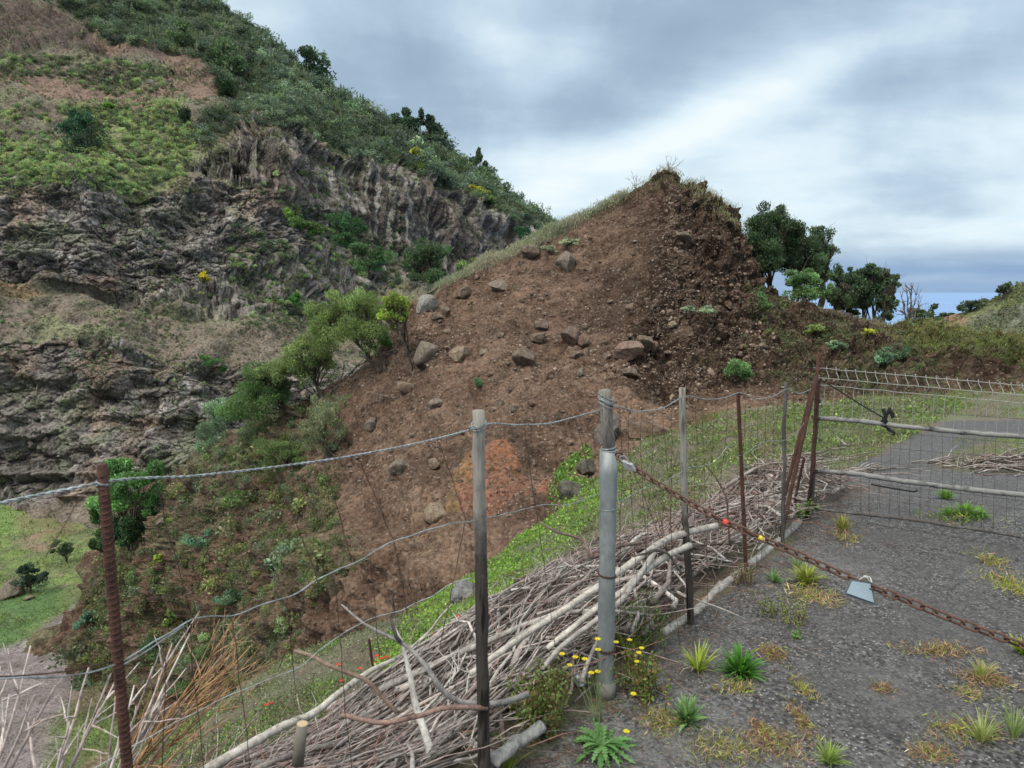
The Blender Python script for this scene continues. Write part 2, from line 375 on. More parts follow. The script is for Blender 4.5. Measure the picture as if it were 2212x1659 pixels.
C = paint(C, [(-400, -600), (60, -10), (160, 30), (240, 95), (330, 100), (430, 125), (480, 175), (640, 275), (950, 400), (1200, 500), (1250, 400), (460, -100)], (.06, .075, .04), .9)
MT.build('mountain', M_mtn, C)

# ------------------------------------------------------------------ valley floor
M_val = terrain_mat('valley_ground', 2.5, 8, .06)
class Grid(Sheet):
    def __init__(s, xs, ys, f):
        Xg, Yg = np.meshgrid(xs, ys); s.P = np.stack([Xg, Yg, f(Xg, Yg)], -1); s.px, s.py = proj(s.P)
def vz(x, y):
    q = np.stack([x / 7, y / 7, 0 * x], -1); return -20.2 + .5 * fbm(q, 4, 81) + .02 * np.clip(x + 20, -40, 20) + 2.2 * sstep(-14, 0, x)
VF = Grid(np.linspace(-95, -9, 420), np.linspace(20, 100, 380), vz); P = VF.P; px, py = VF.px, VF.py
jx = px + 16 * fbm(P / 3, 3, 5); jy = py + 10 * fbm(P / 3, 3, 8); n1_ = fbm(P / 2, 4, 83)
C = np.zeros(P.shape) + (.105, .12, .055); C = mixc(C, (.125, .165, .055), sstep(-.3, .5, n1_)); C = mixc(C, (.17, .13, .085), sstep(.2, .6, fbm(P / 4, 4, 85)))
GRAVEL = [(-300, 1490), (60, 1385), (130, 1325), (190, 1290), (270, 1255), (420, 1240), (430, 1280), (240, 1420), (170, 1500), (120, 1560), (100, 1659), (80, 1900), (-400, 1900)]
C = paint(C, [(-200, 1080), (130, 1085), (160, 1110), (90, 1150), (-200, 1190)], (.13, .195, .06), .8)
C = paint(C, [(-200, 1330), (70, 1255), (130, 1270), (130, 1310), (90, 1350), (0, 1420), (-200, 1460)], (.07, .125, .045), .85)
C = paint(C, [(30, 1110), (160, 1100), (190, 1150), (120, 1170), (40, 1150)], (.17, .11, .075), .5)
gm = soften(inpoly(px + (jx - px) * .4, py + (jy - py) * .4, GRAVEL), 6)
C = mixc(C, mixc(np.zeros(P.shape) + (.19, .16, .155), (.13, .11, .10), sstep(-.2, .5, n1_)), gm)
C = paint(C, [(45, 1385), (100, 1368), (130, 1405), (60, 1405)], (.30, .27, .25), .8, jit=.2)
C = paint(C, [(180, 1420), (260, 1400), (260, 1500), (150, 1560)], (.15, .10, .08), .6)
VF.gm = gm; VF.build('valley_floor', M_val, C)

# ------------------------------------------------------------------ the earth mound and its spur
M_mnd = terrain_mat('mound_soil', 2.6, 9, .09, 1.5, 2.6, stones=(8, .45, (.24, .175, .13), .75))
cc = [60, 150, 250, 350, 450, 600, 700, 820, 905, 1000, 1100, 1200, 1330, 1395, 1440, 1475, 1510, 1570, 1605, 1640, 1700, 1800, 1900, 2050, 2212, 2500]
r0 = [(1480,42),(1345,44),(1160,47),(1062,43),(1005,39),(905,35),(842,33),(762,31),(642,31),(595,33),(543,34),(490,34.5),(430,34.5),(398,34.5),(368,34.5),(395,34),(415,34),(450,33),(530,32),(612,31),(648,30.5),(674,29.5),(705,28.5),(716,27.5),(738,26.5),(765,25)]
r1 = [(1500,41),(1370,43),(1190,45),(1085,41.5),(1035,37.5),(950,33.4),(885,31.4),(815,29.4),(700,29.6),(650,31.2),(600,32),(545,32.6),(495,32.6),(468,32.6),(440,32.8),(450,32.6),(462,32.4),(500,31.6),(580,31),(640,30.3),(675,29.8),(700,28.8),(735,27.8),(745,26.8),(760,25.9),(785,24.4)]
r2 = [(1540,40),(1420,41.5),(1260,43),(1150,39.5),(1120,35.5),(1040,31),(960,29),(880,27.4),(785,27.6),(735,28.4),(690,29.2),(660,29.4),(640,29.2),(630,29),(620,29),(615,29.2),(610,29.6),(620,29.6),(650,29.2),(690,28.8),(720,28.2),(755,27.2),(785,26.4),(790,25.6),(800,24.9),(820,23.4)]
r3 = [(1580,39),(1470,40),(1330,41),(1240,37.5),(1230,33.4),(1150,28.5),(1060,26.2),(980,24.5),(885,24.6),(830,25),(790,25.6),(765,26.2),(755,26.2),(752,26.2),(750,26.2),(752,26.4),(760,26.6),(775,26.6),(785,26.4),(800,26),(810,25.8),(825,25.2),(835,24.8),(838,24.2),(842,23.6),(850,22.4)]
r4 = [(1620,38),(1520,38.6),(1420,39),(1360,35.5),(1350,31),(1270,26),(1180,23),(1090,21),(1000,20.6),(960,20.8),(925,21.2),(890,22),(870,22.4),(862,22.8),(856,23),(852,23.4),(850,23.6),(852,24),(856,24),(862,23.8),(866,23.6),(868,23.4),(868,23.2),(866,22.8),(866,22.4),(868,21.6)]
r5 = [(1680,36.5),(1580,37),(1510,37),(1480,33.4),(1470,29),(1390,24),(1300,20.6),(1210,18),(1130,17.2),(1080,17.4),(1045,17.8),(1010,18.6),(960,19.6),(935,20.2),(920,20.6),(910,21),(905,21.4),(898,22),(894,22.2),(892,22.2),(890,22.2),(888,22),(886,21.8),(884,21.6),(882,21.2),(884,20.6)]
r6 = [(1850,34),(1800,33),(1800,32),(1850,29),(1900,25),(1900,20),(1800,17.5),(1500,15.4),(1270,14.4),(1210,14.6),(1160,15),(1100,16),(1030,17.4),(990,18.4),(970,19),(955,19.6),(945,20),(930,20.8),(925,21),(920,21),(915,21),(912,20.8),(908,20.6),(905,20.4),(903,20),(905,19.4)]
us = np.unique(np.r_[np.linspace(60, 560, 170), np.linspace(560, 1960, 760), np.linspace(1960, 2500, 160)])
r7 = [(p_ + 260, y_ - 2.2) for p_, y_ in r6]
MD = Sheet(cc, [r0, r1, r2, r3, r4, r5, r6, r7], us, [46, 90, 100, 100, 90, 80, 12], back=((.5, -.05), (1.2, -.5), (3, -2.6), (6, -6), (14, -14)))
# east of the peak the ground behind the crest stays level: the trees stand there
nb = 5; ramp_ = sstep(1560, 1700, MD.px[0])
for k, (dy, dz) in enumerate(((22, -7), (12, -3.4), (6, -1.5), (2.4, -.5), (1.0, -.1))):
    q = MD.P[nb].copy(); q[:, 0] *= (q[:, 1] + dy) / q[:, 1]; q[:, 1] += dy; q[:, 2] += dz
    MD.P[k] = MD.P[k] * (1 - ramp_[:, None]) + q * ramp_[:, None]
P = MD.P; N = MD.normals(); px, py = MD.px, MD.py
d1, gap, rid = cells(P * .85 + .3 * fbm(P / 1.5, 2, 40)[..., None], 3)
e1, egap, eid = cells(P * 2.3 + .3 * fbm(P / .6, 2, 43)[..., None], 7)
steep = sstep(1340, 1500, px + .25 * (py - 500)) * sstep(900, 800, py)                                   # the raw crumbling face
lower = sstep(760, 560, px) + sstep(1120, 1260, py) * sstep(1050, 900, px); lower = np.clip(lower, 0, 1)
D = fbm(P / 6, 3, 1) * .45 + fbm(P / 1.7, 4, 2) * .27 + fbm(P / .4, 3, 3) * .11
D += ridged(np.stack([px / 75 + .4 * fbm(P / 5, 2, 47), 0 * px, P[..., 2] / 9], -1), 3, 48) * .10 * sstep(380, 520, py)
D += steep * ((rid - .5) * .34 + (eid - .5) * .30 - .14 * sstep(.12, 0, egap) + ridged(P * (.6, .6, .3), 4, 14, .6) * .30 + fbm(P * 2.2, 3, 19) * .10)
D += lower * (ridged(P * (.3, .3, .24) + 7.3, 3, 15) * .8 + (rid - .5) * .45 + (eid - .5) * .3 + fbm(P * 1.3, 3, 16) * .25)
D += sstep(1350, 1450, px) * sstep(560, 420, py) * (eid - .5) * .3
band = np.exp(-((py - 745 - .02 * (px - 1100)) / 32.) ** 2) * sstep(880, 980, px) * sstep(1560, 1440, px); D += band * .22
edge = np.ones(P.shape[:2]); edge[:nb + 1] = .35; edge[nb + 1:nb + 5] = .6
MD.P = P + N * (D * edge)[..., None]
cave = lambda cx_, cy_, rx, ry, d: np.exp(-(((px - cx_) / rx) ** 2 + ((py - cy_) / ry) ** 2)) * d
for a in ((395, 1350, 26, 26, 2.6), (450, 1500, 30, 40, 2.2), (690, 1180, 14, 60, 1.0), (640, 1120, 12, 40, .9), (1510, 560, 30, 14, .6), (1600, 640, 20, 16, .5), (1540, 620, 26, 12, .5), (1440, 850, 40, 16, .7), (1660, 830, 70, 20, .6), (1500, 500, 24, 12, .45)): MD.P -= N * cave(*a)[..., None]
n1_ = fbm(P / 1.2, 4, 90); n2_ = fbm(P / .35, 3, 91); n3_ = fbm(P / 4, 3, 92)
C = np.zeros(P.shape) + (.108, .070, .050); C = mixc(C, (.165, .112, .082), sstep(-.1, .5, n1_)); C = mixc(C, (.066, .043, .032), sstep(-.05, .45, n3_) * .75); C = mixc(C, (.185, .125, .092), sstep(.1, .6, fbm(P * (.35, .35, .9), 3, 93)) * .6)
C = mixc(C, (.105, .072, .054), sstep(.1, .4, n2_) * .5)
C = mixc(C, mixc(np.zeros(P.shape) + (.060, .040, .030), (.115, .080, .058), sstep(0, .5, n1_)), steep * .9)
jx = px + 18 * fbm(P / 1.5, 3, 5); jy = py + 14 * fbm(P / 1.5, 3, 8)
C = mixc(C, mixc(np.zeros(P.shape) + (.120, .100, .072), (.125, .135, .075), sstep(-.1, .4, n1_)), np.clip(lower + .7 * sstep(1640, 1720, px), 0, 1) * .75 * sstep(-.35, .15, n3_))
C = paint(C, [(1040, 985), (1075, 975), (1110, 1000), (1120, 1035), (1060, 1045), (1000, 1060), (1005, 1020)], (.25, .12, .072), .8, jit=.9)
C = paint(C, [(990, 1020), (1030, 1010), (1020, 1060), (1000, 1120), (965, 1110)], (.22, .145, .07), .6, jit=.6)
C = paint(C, [(1160, 1040), (1180, 1048), (1180, 1080), (1160, 1078)], (.27, .11, .07), .7, jit=.6)
C = paint(C, [(990, 1070), (1130, 1040), (1150, 1090), (1100, 1110), (1000, 1130)], (.20, .10, .068), .8, jit=.4)
C = paint(C, [(1330, 860), (1450, 880), (1450, 935), (1360, 960), (1310, 920)], (.20, .135, .095), .7, jit=.4)
C = paint(C, [(860, 640), (1000, 580), (1200, 480), (1240, 470), (1180, 510), (1010, 600), (900, 650)], (.22, .21, .14), .7, jit=.5)
C = paint(C, [(1890, 700), (2600, 735), (2600, 775), (2150, 770), (1900, 745)], (.17, .175, .07), .8)
C = paint(C, [(1650, 905), (1450, 950), (1900, 940), (2600, 940), (2600, 872), (1800, 872)], (.13, .20, .06), .8)
C = paint(C, [(560, 1480), (700, 1400), (700, 1450), (640, 1480)], (.16, .11, .08), .7)
dkz = sstep(1190, 1400, px + 40 * fbm(P / 1.5, 3, 77) - .2 * (py - 600)) * sstep(900, 780, py) * (.6 + .4 * sstep(-.3, .3, n3_)); C = C * (.86, .815, .765) * (1 - .38 * dkz)[..., None]; MD.build('mound', M_mnd, C)  # dkz: darker soil, with the right face's shade also put into its colour
# ------------------------------------------------------------------ near ground: track, verge slope
GX, GY = .385, 2.73; TX, TY = .618, .786; NX, NY = -.786, .618         # fence line through the steel post
def fs(x, y): return (x - GX) * TX + (y - GY) * TY
def fd(x, y): return (x - GX) * NX + (y - GY) * NY
def xy(s, d): return GX + TX * s + NX * d, GY + TY * s + NY * d
def roadz(y): return -.09 * np.clip(y - 5, 0, 19)
def nz(x, y):
    d = np.clip(fd(x, y) - .12, 0, None); s = fs(x, y)
    k = np.interp(x, [-1, 1, 3.5, 8], [.43, .33, .16, .07]); de = np.clip(3.5 + .39 * s, 2.6, 8)
    z = roadz(y) - k * np.minimum(d, de) - np.clip(d - de, 0, 14) * np.interp(x, [-1, 1, 4], [1.35, .7, .1])
    q = np.stack([x, y, 0 * x], -1); m = sstep(0, .5, d)
    return z + m * (fbm(q / 1.3, 3, 95) * .10 + fbm(q / .3, 3, 96) * .03) + (1 - m) * fbm(q / 2.5, 2, 97) * .008
M_near, b = newmat('verge_and_track')
g = pos(b); a = b.noise(g, 14, 6, .7); c = b.noise(g, 70, 5, .7); e = b.noise(g, 2.0, 4, .6)
at = b.n('ShaderNodeAttribute', attribute_name='Col'); alpha = b.n('ShaderNodeAttribute', attribute_name='tar').outputs['Fac']
vor = b.n('ShaderNodeTexVoronoi'); vor.inputs['Scale'].default_value = 75; b.l(g, vor.inputs['Vector'])
vor2 = b.n('ShaderNodeTexVoronoi'); vor2.inputs['Scale'].default_value = 38; b.l(g, vor2.inputs['Vector'])
sc = b.n('ShaderNodeSeparateColor'); b.l(vor.outputs['Color'], sc.inputs[0])
worn = b.ramp(e, [(.42, (0, 0, 0)), (.58, (1, 1, 1))])
pale = b.m('MULTIPLY', b.m('GREATER_THAN', sc.outputs[0], .86), b.m('LESS_THAN', vor.outputs['Distance'], .38))
f = b.m('MINIMUM', b.m('MAXIMUM', b.m('ADD', 1.0, b.m('ADD', b.m('MULTIPLY', b.m('SUBTRACT', a, .5), 1.4), b.m('MULTIPLY', b.m('SUBTRACT', c, .5), 2.2))), .35), 1.9)
col = b.mix(1.0, at.outputs['Color'], f, 'MULTIPLY')
agg = b.mix(1.0, col, b.m('ADD', .35, b.m('MULTIPLY', sc.outputs[1], 1.35)), 'MULTIPLY')
agg = b.mix(b.m('MULTIPLY', pale, .75), agg, (.36, .34, .31))
tarcol = b.mix(b.m('MULTIPLY', worn, 1.0), b.mix(.35, col, agg), agg)
vd = b.m('MULTIPLY', b.m('SUBTRACT', .6, vor2.outputs['Distance']), b.m('ADD', .15, b.m('MULTIPLY', worn, .9)))
hh = b.m('ADD', b.m('MULTIPLY', b.m('SUBTRACT', .5, vor.outputs['Distance']), .55), b.m('ADD', vd, b.m('MULTIPLY', c, .6)))
hh = b.m('ADD', b.m('MULTIPLY', hh, alpha), b.m('MULTIPLY', b.m('ADD', a, c), b.m('SUBTRACT', 1.0, alpha)))
out(b, principled(b, b.mix(alpha, col, tarcol), .88, .25, bump=hh, bstr=.9, bdist=.015))
ygr = np.unique(np.r_[np.arange(-1, 1, .06), 1 + np.cumsum(np.linspace(.012, .07, 420)), np.linspace(18.5, 26, 60)])
xgr = np.unique(np.r_[np.linspace(-12, -5, 60), np.linspace(-5, 5, 560), np.linspace(5, 17, 180)])
NR = Grid(xgr, ygr, nz); P = NR.P; px, py = NR.px, NR.py; Xn, Yn = P[..., 0], P[..., 1]
dd = fd(Xn, Yn); q2 = np.stack([Xn, Yn, 0 * Xn], -1)
jx = px + 10 * fbm(q2 / .5, 3, 5); jy = py + 5 * fbm(q2 / .5, 3, 8)
tar = (dd < .02 + .10 * fbm(q2 / .5, 3, 98)) & (Yn < 5.2)
ROADF = [(1740, 1125), (1770, 1040), (1840, 1010), (1880, 985), (1935, 955), (2000, 925), (2060, 908), (2600, 903), (2600, 935), (2160, 945), (2040, 985), (2010, 1010), (2600, 1060), (2900, 1300), (1700, 1300)]
tar |= inpoly(jx, jy, ROADF) & (Yn >= 4.9)
tar = soften(tar, 2); n1_ = fbm(q2 / .35, 4, 99); n3_ = fbm(q2 / 1.4, 3, 100)
C = np.zeros(P.shape) + (.125, .10, .075); C = mixc(C, (.12, .14, .07), sstep(-.2, .3, n3_) * .7); C = mixc(C, (.17, .15, .10), sstep(.1, .5, n1_) * .5)
asph = np.zeros(P.shape) + (.077, .073, .070); asph = mixc(asph, (.110, .105, .100), sstep(-.1, .5, n3_)); asph = mixc(asph, (.075, .072, .070), sstep(.15, .6, fbm(q2 / .45, 4, 101)) * .8)
asph = mixc(asph, (.086, .084, .084), sstep(5, 7, Yn) * .8)
asph = mixc(asph, (.20, .19, .17), sstep(.25, .5, fbm(q2 / .12, 3, 103)) * sstep(1420, 1360, px) * .5)
C = mixc(C, asph, tar)
C = paint(C, [(1900, 935), (2010, 905), (2020, 925), (1960, 940), (1890, 990), (1840, 985)], (.15, .095, .07), .8, jit=.5)
C = paint(C, [(1395, 985), (1480, 960), (1560, 955), (1560, 985), (1500, 1010), (1420, 1010)], (.14, .115, .095), .7, jit=.5)
o = NR.build('near_ground', M_near, C); at_ = o.data.attributes.new('tar', 'FLOAT', 'POINT'); at_.data.foreach_set('value', tar.ravel().astype(np.float32))
# base sheet of earth far below and the sea to the horizon
m, b = newmat('sea_water'); g = pos(b)
wv = b.noise(g, .0006, 4, .6); out(b, principled(b, b.mix(wv, (.12, .215, .38), (.165, .275, .45)), .55, .3, bump=b.noise(g, .02, 3), bstr=.3, bdist=3))
sea = link('sea', mesh_data('sea', [(-45000, 300, -130), (45000, 300, -130), (45000, 52000, -130), (-45000, 52000, -130)], [(0, 1, 2, 3)], m)); tag(sea, kind='structure')
# hill on the right, beyond the bend
M_hill = terrain_mat('hill_ground', 1.5, 5, .15)
hc = [1980, 2030, 2060, 2130, 2212, 2400, 2700]
h0 = [(712,66),(690,65),(682,64),(655,62),(618,60),(540,58),(480,56)]
h1 = [(716,64),(705,63),(700,62),(690,60),(668,57),(620,54),(580,52)]
h2 = [(722,60),(722,60),(722,58),(724,56),(722,54),(715,50),(705,48)]
h3 = [(780,56),(780,55),(780,54),(782,52),(785,48),(790,45),(790,42)]
HL = Sheet(hc, [h0, h1, h2, h3], np.linspace(1980, 2700, 320), [60, 60, 20], back=((2, -.3), (10, -6)))
P = HL.P; px, py = HL.px, HL.py; HL.P = P + HL.normals() * (fbm(P / 4, 4, 110) * .4 + fbm(P / .8, 3, 111) * .15)[..., None]
jx = px + 12 * fbm(P / 3, 3, 5); jy = py + 8 * fbm(P / 3, 3, 8)
C = np.zeros(P.shape) + (.15, .16, .075); C = mixc(C, (.10, .115, .06), sstep(-.1, .4, fbm(P / 2, 4, 112)))
C = paint(C, [(2020, 685), (2080, 678), (2090, 735), (2020, 730)], (.21, .125, .085), .9); C = paint(C, [(2080, 700), (2140, 668), (2212, 655), (2700, 610), (2700, 745), (2080, 740)], (.11, .11, .085), .85)
HL.build('far_hill', M_hill, C)
# ------------------------------------------------------------------ vegetation tools
def leaves(Cn, L, Wd, col, var=.25, up=.35, out_from=None, hue=.08, seed=0, droop=0.0):
    'diamond leaves at centres Cn; returns V, F, colour per face'
    r = np.random.default_rng(seed + len(Cn)); n = len(Cn)
    t = r.normal(size=(n, 3)); t[:, 2] += up - droop
    if out_from is not None:
        o = Cn - out_from; t += 1.1 * o / (np.linalg.norm(o, axis=1)[:, None] + 1e-6)
    t /= np.linalg.norm(t, axis=1)[:, None]
    q = r.normal(size=(n, 3)); s_ = np.cross(t, q); s_ /= np.linalg.norm(s_, axis=1)[:, None] + 1e-9
    Ls = (np.asarray(L) * r.uniform(.6, 1.35, n))[:, None]; Ws = Ls * (Wd)
    nrm = np.cross(t, s_)
    V = np.stack([Cn - t * Ls * .5, Cn + s_ * Ws * .5 + nrm * Ws * .12, Cn + t * Ls * .5, Cn - s_ * Ws * .5 + nrm * Ws * .12], 1).reshape(-1, 3)
    F = np.arange(4 * n).reshape(n, 4)
    c = np.asarray(col, float) * np.exp(r.normal(0, var, (n, 1))) * np.exp(r.normal(0, hue, (n, 3)))
    return V, F, np.clip(c, .004, .8)
def tube(pts, rad, sides=6, cap=True, col=None, lump=0.0, seed=0):
    P = np.asarray(pts, float); n = len(P); rad = np.broadcast_to(np.asarray(rad, float), (n,))
    T = np.gradient(P, axis=0); T /= np.linalg.norm(T, axis=1)[:, None] + 1e-9
    ref = np.array([0, 0, 1.]) if abs(T[0, 2]) < .8 else np.array([1., 0, 0])
    A = np.cross(T, ref); A /= np.linalg.norm(A, axis=1)[:, None] + 1e-9; Bn = np.cross(T, A)
    th = np.arange(sides) * 2 * np.pi / sides
    rr = rad[:, None]
    if lump: rr = rr * (1 + lump * np.random.default_rng(seed).normal(size=(n, sides)))
    V = (P[:, None] + A[:, None] * (np.cos(th) * rr)[..., None] + Bn[:, None] * (np.sin(th) * rr)[..., None]).reshape(-1, 3)
    i = np.arange(n * sides).reshape(n, sides); j = np.roll(i, -1, 1)
    F = np.stack([i[:-1], j[:-1], j[1:], i[1:]], -1).reshape(-1, 4)
    if cap:
        V = np.r_[V, P[:1], P[-1:]]; a, b_ = n * sides, n * sides + 1
        c0 = np.stack([j[0], i[0], np.full(sides, a), np.full(sides, a)], -1); c1 = np.stack([i[-1], j[-1], np.full(sides, b_), np.full(sides, b_)], -1)
        F = np.r_[F, c0, c1]
    return V, F
def curve(a, b_, n=6, wob=.1, sag=0., seed=None):
    r = np.random.default_rng(seed) if seed is not None else rng
    a, b_ = np.asarray(a, float), np.asarray(b_, float); t = np.linspace(0, 1, n)[:, None]; L = np.linalg.norm(b_ - a)
    k = r.normal(size=(n, 3)); k[0] = k[-1] = 0
    k = np.cumsum(k, 0); k -= np.linspace(0, 1, n)[:, None] * k[-1]
    p = a + (b_ - a) * t + k * wob * L / n; p[:, 2] -= (sag * L * 4 * t * (1 - t))[:, 0]; return p
def blobpts(n, c, r, seed, shell=.55):
    'points in a lumpy ellipsoid, denser toward its surface'
    g = np.random.default_rng(seed); d = g.normal(size=(n, 3)); d /= np.linalg.norm(d, axis=1)[:, None]
    rad = g.uniform(0, 1, n) ** (1 / 3.) * (1 - shell) + shell * g.uniform(.75, 1.05, n)
    rad *= 1 + .28 * pn(d * 2.2 + seed % 97, 1) + .15 * pn(d * 5 + seed % 89, 2)
    return np.asarray(c) + d * rad[:, None] * np.asarray(r)
def bushproto(seed, n=260, K=8, flat=.8, tall=1.0):
    g = np.random.default_rng(seed); P = []
    for k in range(K):
        a = g.uniform(0, 6.28); rr = g.uniform(.0, .65); c = (rr * math.cos(a), rr * math.sin(a), g.uniform(.15, .8) * tall)
        s_ = g.uniform(.28, .5); P.append(blobpts(n // K, c, (s_, s_, s_ * flat), seed * 31 + k))
    return np.concatenate(P)
PROTO = [bushproto(k) for k in range(10)]; PROTO_S = [bushproto(40 + k, 90, 5) for k in range(8)]
CONE = []
for k in range(4):
    g = np.random.default_rng(90 + k); h = g.uniform(0, 1, 260); a = g.uniform(0, 6.28, 260); w = (1 - h) ** .8 * (.45 + .2 * np.sin(h * 30 + k)) * np.sqrt(g.uniform(.3, 1, 260))
    CONE.append(np.c_[w * np.cos(a), w * np.sin(a), h * 2.2])
def sample(sh, n, wt, seed=0, slopew=False):
    'random points of a sheet with density even in the picture, weighted by wt(px, py, P)'
    g = np.random.default_rng(seed); px, py = sh.ipx, sh.ipy
    A = np.abs(np.gradient(px, axis=1) * np.gradient(py, axis=0) - np.gradient(px, axis=0) * np.gradient(py, axis=1)) + (0.02 if slopew else 0)
    A = np.minimum(A, np.percentile(A, 99.5)); w = A * wt(px, py, sh.P) * (px > -120) * (px < 2340) * (py > -80) * (py < 1760)
    w[0] = w[-1] = 0; w[:, 0] = w[:, -1] = 0; w = w.ravel(); cdf = np.cumsum(w); k = np.searchsorted(cdf, g.uniform(0, cdf[-1], n))
    iv, iu = np.unravel_index(k, px.shape); iv = np.clip(iv, 0, px.shape[0] - 2); iu = np.clip(iu, 0, px.shape[1] - 2)
    a, b_ = g.uniform(0, 1, (2, n, 1)); P = sh.P
    q = P[iv, iu] * (1 - a) * (1 - b_) + P[iv + 1, iu] * a * (1 - b_) + P[iv, iu + 1] * (1 - a) * b_ + P[iv + 1, iu + 1] * a * b_
    return q, sh.N[iv, iu], px[iv, iu], py[iv, iu]
def pm(*polys):
    return lambda px, py, P: sum(inpoly(px, py, pl) * d for pl, d in polys).astype(float)
def scatter_bushes(name, label, pts, radii, cols, protos, lf, seed, cat=None, mat=None, wd=.55, var=.28, sink=.15):
    mb = MB(); g = np.random.default_rng(seed)
    Ps = []; Cs = []; Ls = []
    for p, r, c in zip(pts, radii, cols):
        pr = protos[g.integers(len(protos))]; a = g.uniform(0, 6.28); ca, sa = math.cos(a), math.sin(a)
        q = pr * r * g.uniform(.8, 1.2, 3); Ps.append(np.c_[q[:, 0] * ca - q[:, 1] * sa, q[:, 0] * sa + q[:, 1] * ca, q[:, 2] - sink * r] + p)
        Cs.append(np.repeat(np.asarray(c)[None], len(pr), 0)); Ls.append(np.full(len(pr), lf * (r if lf < 1 else 1)))
    Ps, Cs, Ls = map(np.concatenate, (Ps, Cs, Ls))
    V, F, C = leaves(Ps, Ls, wd, Cs, var, seed=seed)
    o = link(name, mesh_data(name, V, F, mat or M_leaf, False, fcol=C)); return tag(o, label, cat, kind='stuff')
def pick(g, cols, n): return np.asarray(cols)[g.integers(len(cols), size=n)] * np.exp(g.normal(0, .16, (n, 1)))
DK = [(.07, .11, .07), (.095, .135, .08), (.12, .165, .10), (.135, .165, .11), (.095, .125, .09), (.15, .20, .10)]
MID = [(.10, .155, .065), (.12, .17, .075), (.09, .14, .065), (.14, .18, .085)]
LT = [(.24, .33, .13), (.21, .31, .11), (.29, .37, .15), (.19, .28, .13), (.32, .37, .15)]
des = lambda c, k, f: tuple((v * (1 - f) + f * sum(c) / 3) * k for v in c)
DK = [des(c, 1.12, .25) for c in DK]; LT = [des(c, 1.18, .10) for c in LT]; MID = [des(c, 1.15, .2) for c in MID]
GREY = [(.16, .17, .12), (.19, .19, .14), (.14, .16, .11), (.17, .16, .125)]
FOREST = [(40, -80), (80, -5), (160, 35), (240, 98), (330, 104), (430, 130), (480, 178), (500, 230), (440, 235), (410, 300), (440, 320), (520, 268), (640, 280), (750, 335), (850, 352), (950, 404), (1050, 442), (1130, 492), (1230, 520), (1240, 470), (1070, 350), (960, 250), (850, 200), (700, 140), (640, 80), (450, -80)]
g = np.random.default_rng(1)
q, nn, ax, ay = sample(MT, 2000, pm((FOREST, 1)), 11); n = len(q)
r = np.exp(g.normal(2.75, .34, n)) * q[:, 1] / FPX * np.where(ay < 180, .85, 1)
cols = np.where((g.uniform(size=n) < .22)[:, None], pick(g, MID, n), pick(g, DK, n)); cols *= np.where((fbm(q / 25, 2, 7) > .1)[:, None], 1.25, .9)
scatter_bushes('forest', 'dense dark green forest covering the upper ridge', q, r, cols * np.exp(g.normal(0, .25, (n, 1))) * (1.0, 1.05, 1.1), PROTO, .17, 1, 'forest')  # slight blue cast in the leaf colours stands in for distance haze
q, nn, ax, ay = sample(MT, 300, pm(([(300, 20), (640, 110), (700, 180), (640, 200), (450, 140), (330, 100), (200, 10)], 1), (FOREST, .25)), 12); n = len(q)
scatter_bushes('conifer_wood', 'young conifers among the forest of the upper ridge', q, g.uniform(8, 15, n) * q[:, 1] / FPX, pick(g, DK + MID, n) * 1.2, CONE, .17, 2, 'forest')
SCR1 = [(-60, 128), (60, 120), (150, 122), (250, 128), (350, 150), (380, 190), (300, 200), (235, 205), (180, 192), (120, 165), (-60, 172)]
MIDG = [(600, 440), (700, 450), (770, 480), (860, 560), (870, 620), (760, 590), (690, 540), (640, 500)]
LOWB = [(470, 690), (540, 665), (600, 640), (700, 650), (700, 715), (560, 712)]
q, nn, ax, ay = sample(MT, 2500, pm((GREEN, 1.8), (SCR1, 1.2), (MIDG, 1.3), (LOWB, 1.2), ([(-60, 225), (130, 225), (110, 330), (-60, 330)], .5), ([(0, 300), (120, 330), (120, 400), (-60, 410)], .8), ([(500, 480), (700, 560), (860, 640), (840, 700), (600, 690), (480, 600)], .6), ([(520, 390), (700, 330), (740, 420), (600, 440)], .12)), 13); n = len(q)
cols = np.where((g.uniform(size=n) < .62)[:, None], pick(g, LT, n), pick(g, MID + GREY, n)); dk = (ay > 430) | (ay < 210); cols[dk] = pick(g, MID + GREY + DK[:2] + LT[:2], dk.sum())
scatter_bushes('scrub', 'pale green spurge scrub over the terraces of the valley side', q, g.uniform(6, 13, n) * q[:, 1] / FPX, cols, PROTO, .22, 3, 'scrub')
ROCKS = [(-60, 400), (400, 410), (600, 450), (1180, 500), (1180, 700), (800, 720), (860, 1080), (-60, 1085)]
q, nn, ax, ay = sample(MT, 3800, lambda px, py, P: (inpoly(px, py, ROCKS) + inpoly(px, py, CLIFF1) * .7 + inpoly(px, py, [(-60, 0), (240, 60), (240, 130), (-60, 130)]) * .8 + .25 * inpoly(px, py, [(0, 130), (480, 150), (440, 240), (0, 240)])) * (.12 + sstep(-.1, .5, fbm(P / 12, 3, 17))), 14); n = len(q)
cols = np.where((g.uniform(size=n) < .35)[:, None], pick(g, MID, n), pick(g, GREY + DK, n)); cols = np.where((g.uniform(size=n) < .1)[:, None], pick(g, LT, n), cols)
scatter_bushes('cliff_scrub', 'sparse grey green scrub clinging to the far cliffs', q, g.uniform(2.6, 8, n) * q[:, 1] / FPX, cols, PROTO_S, .30, 4, 'scrub')

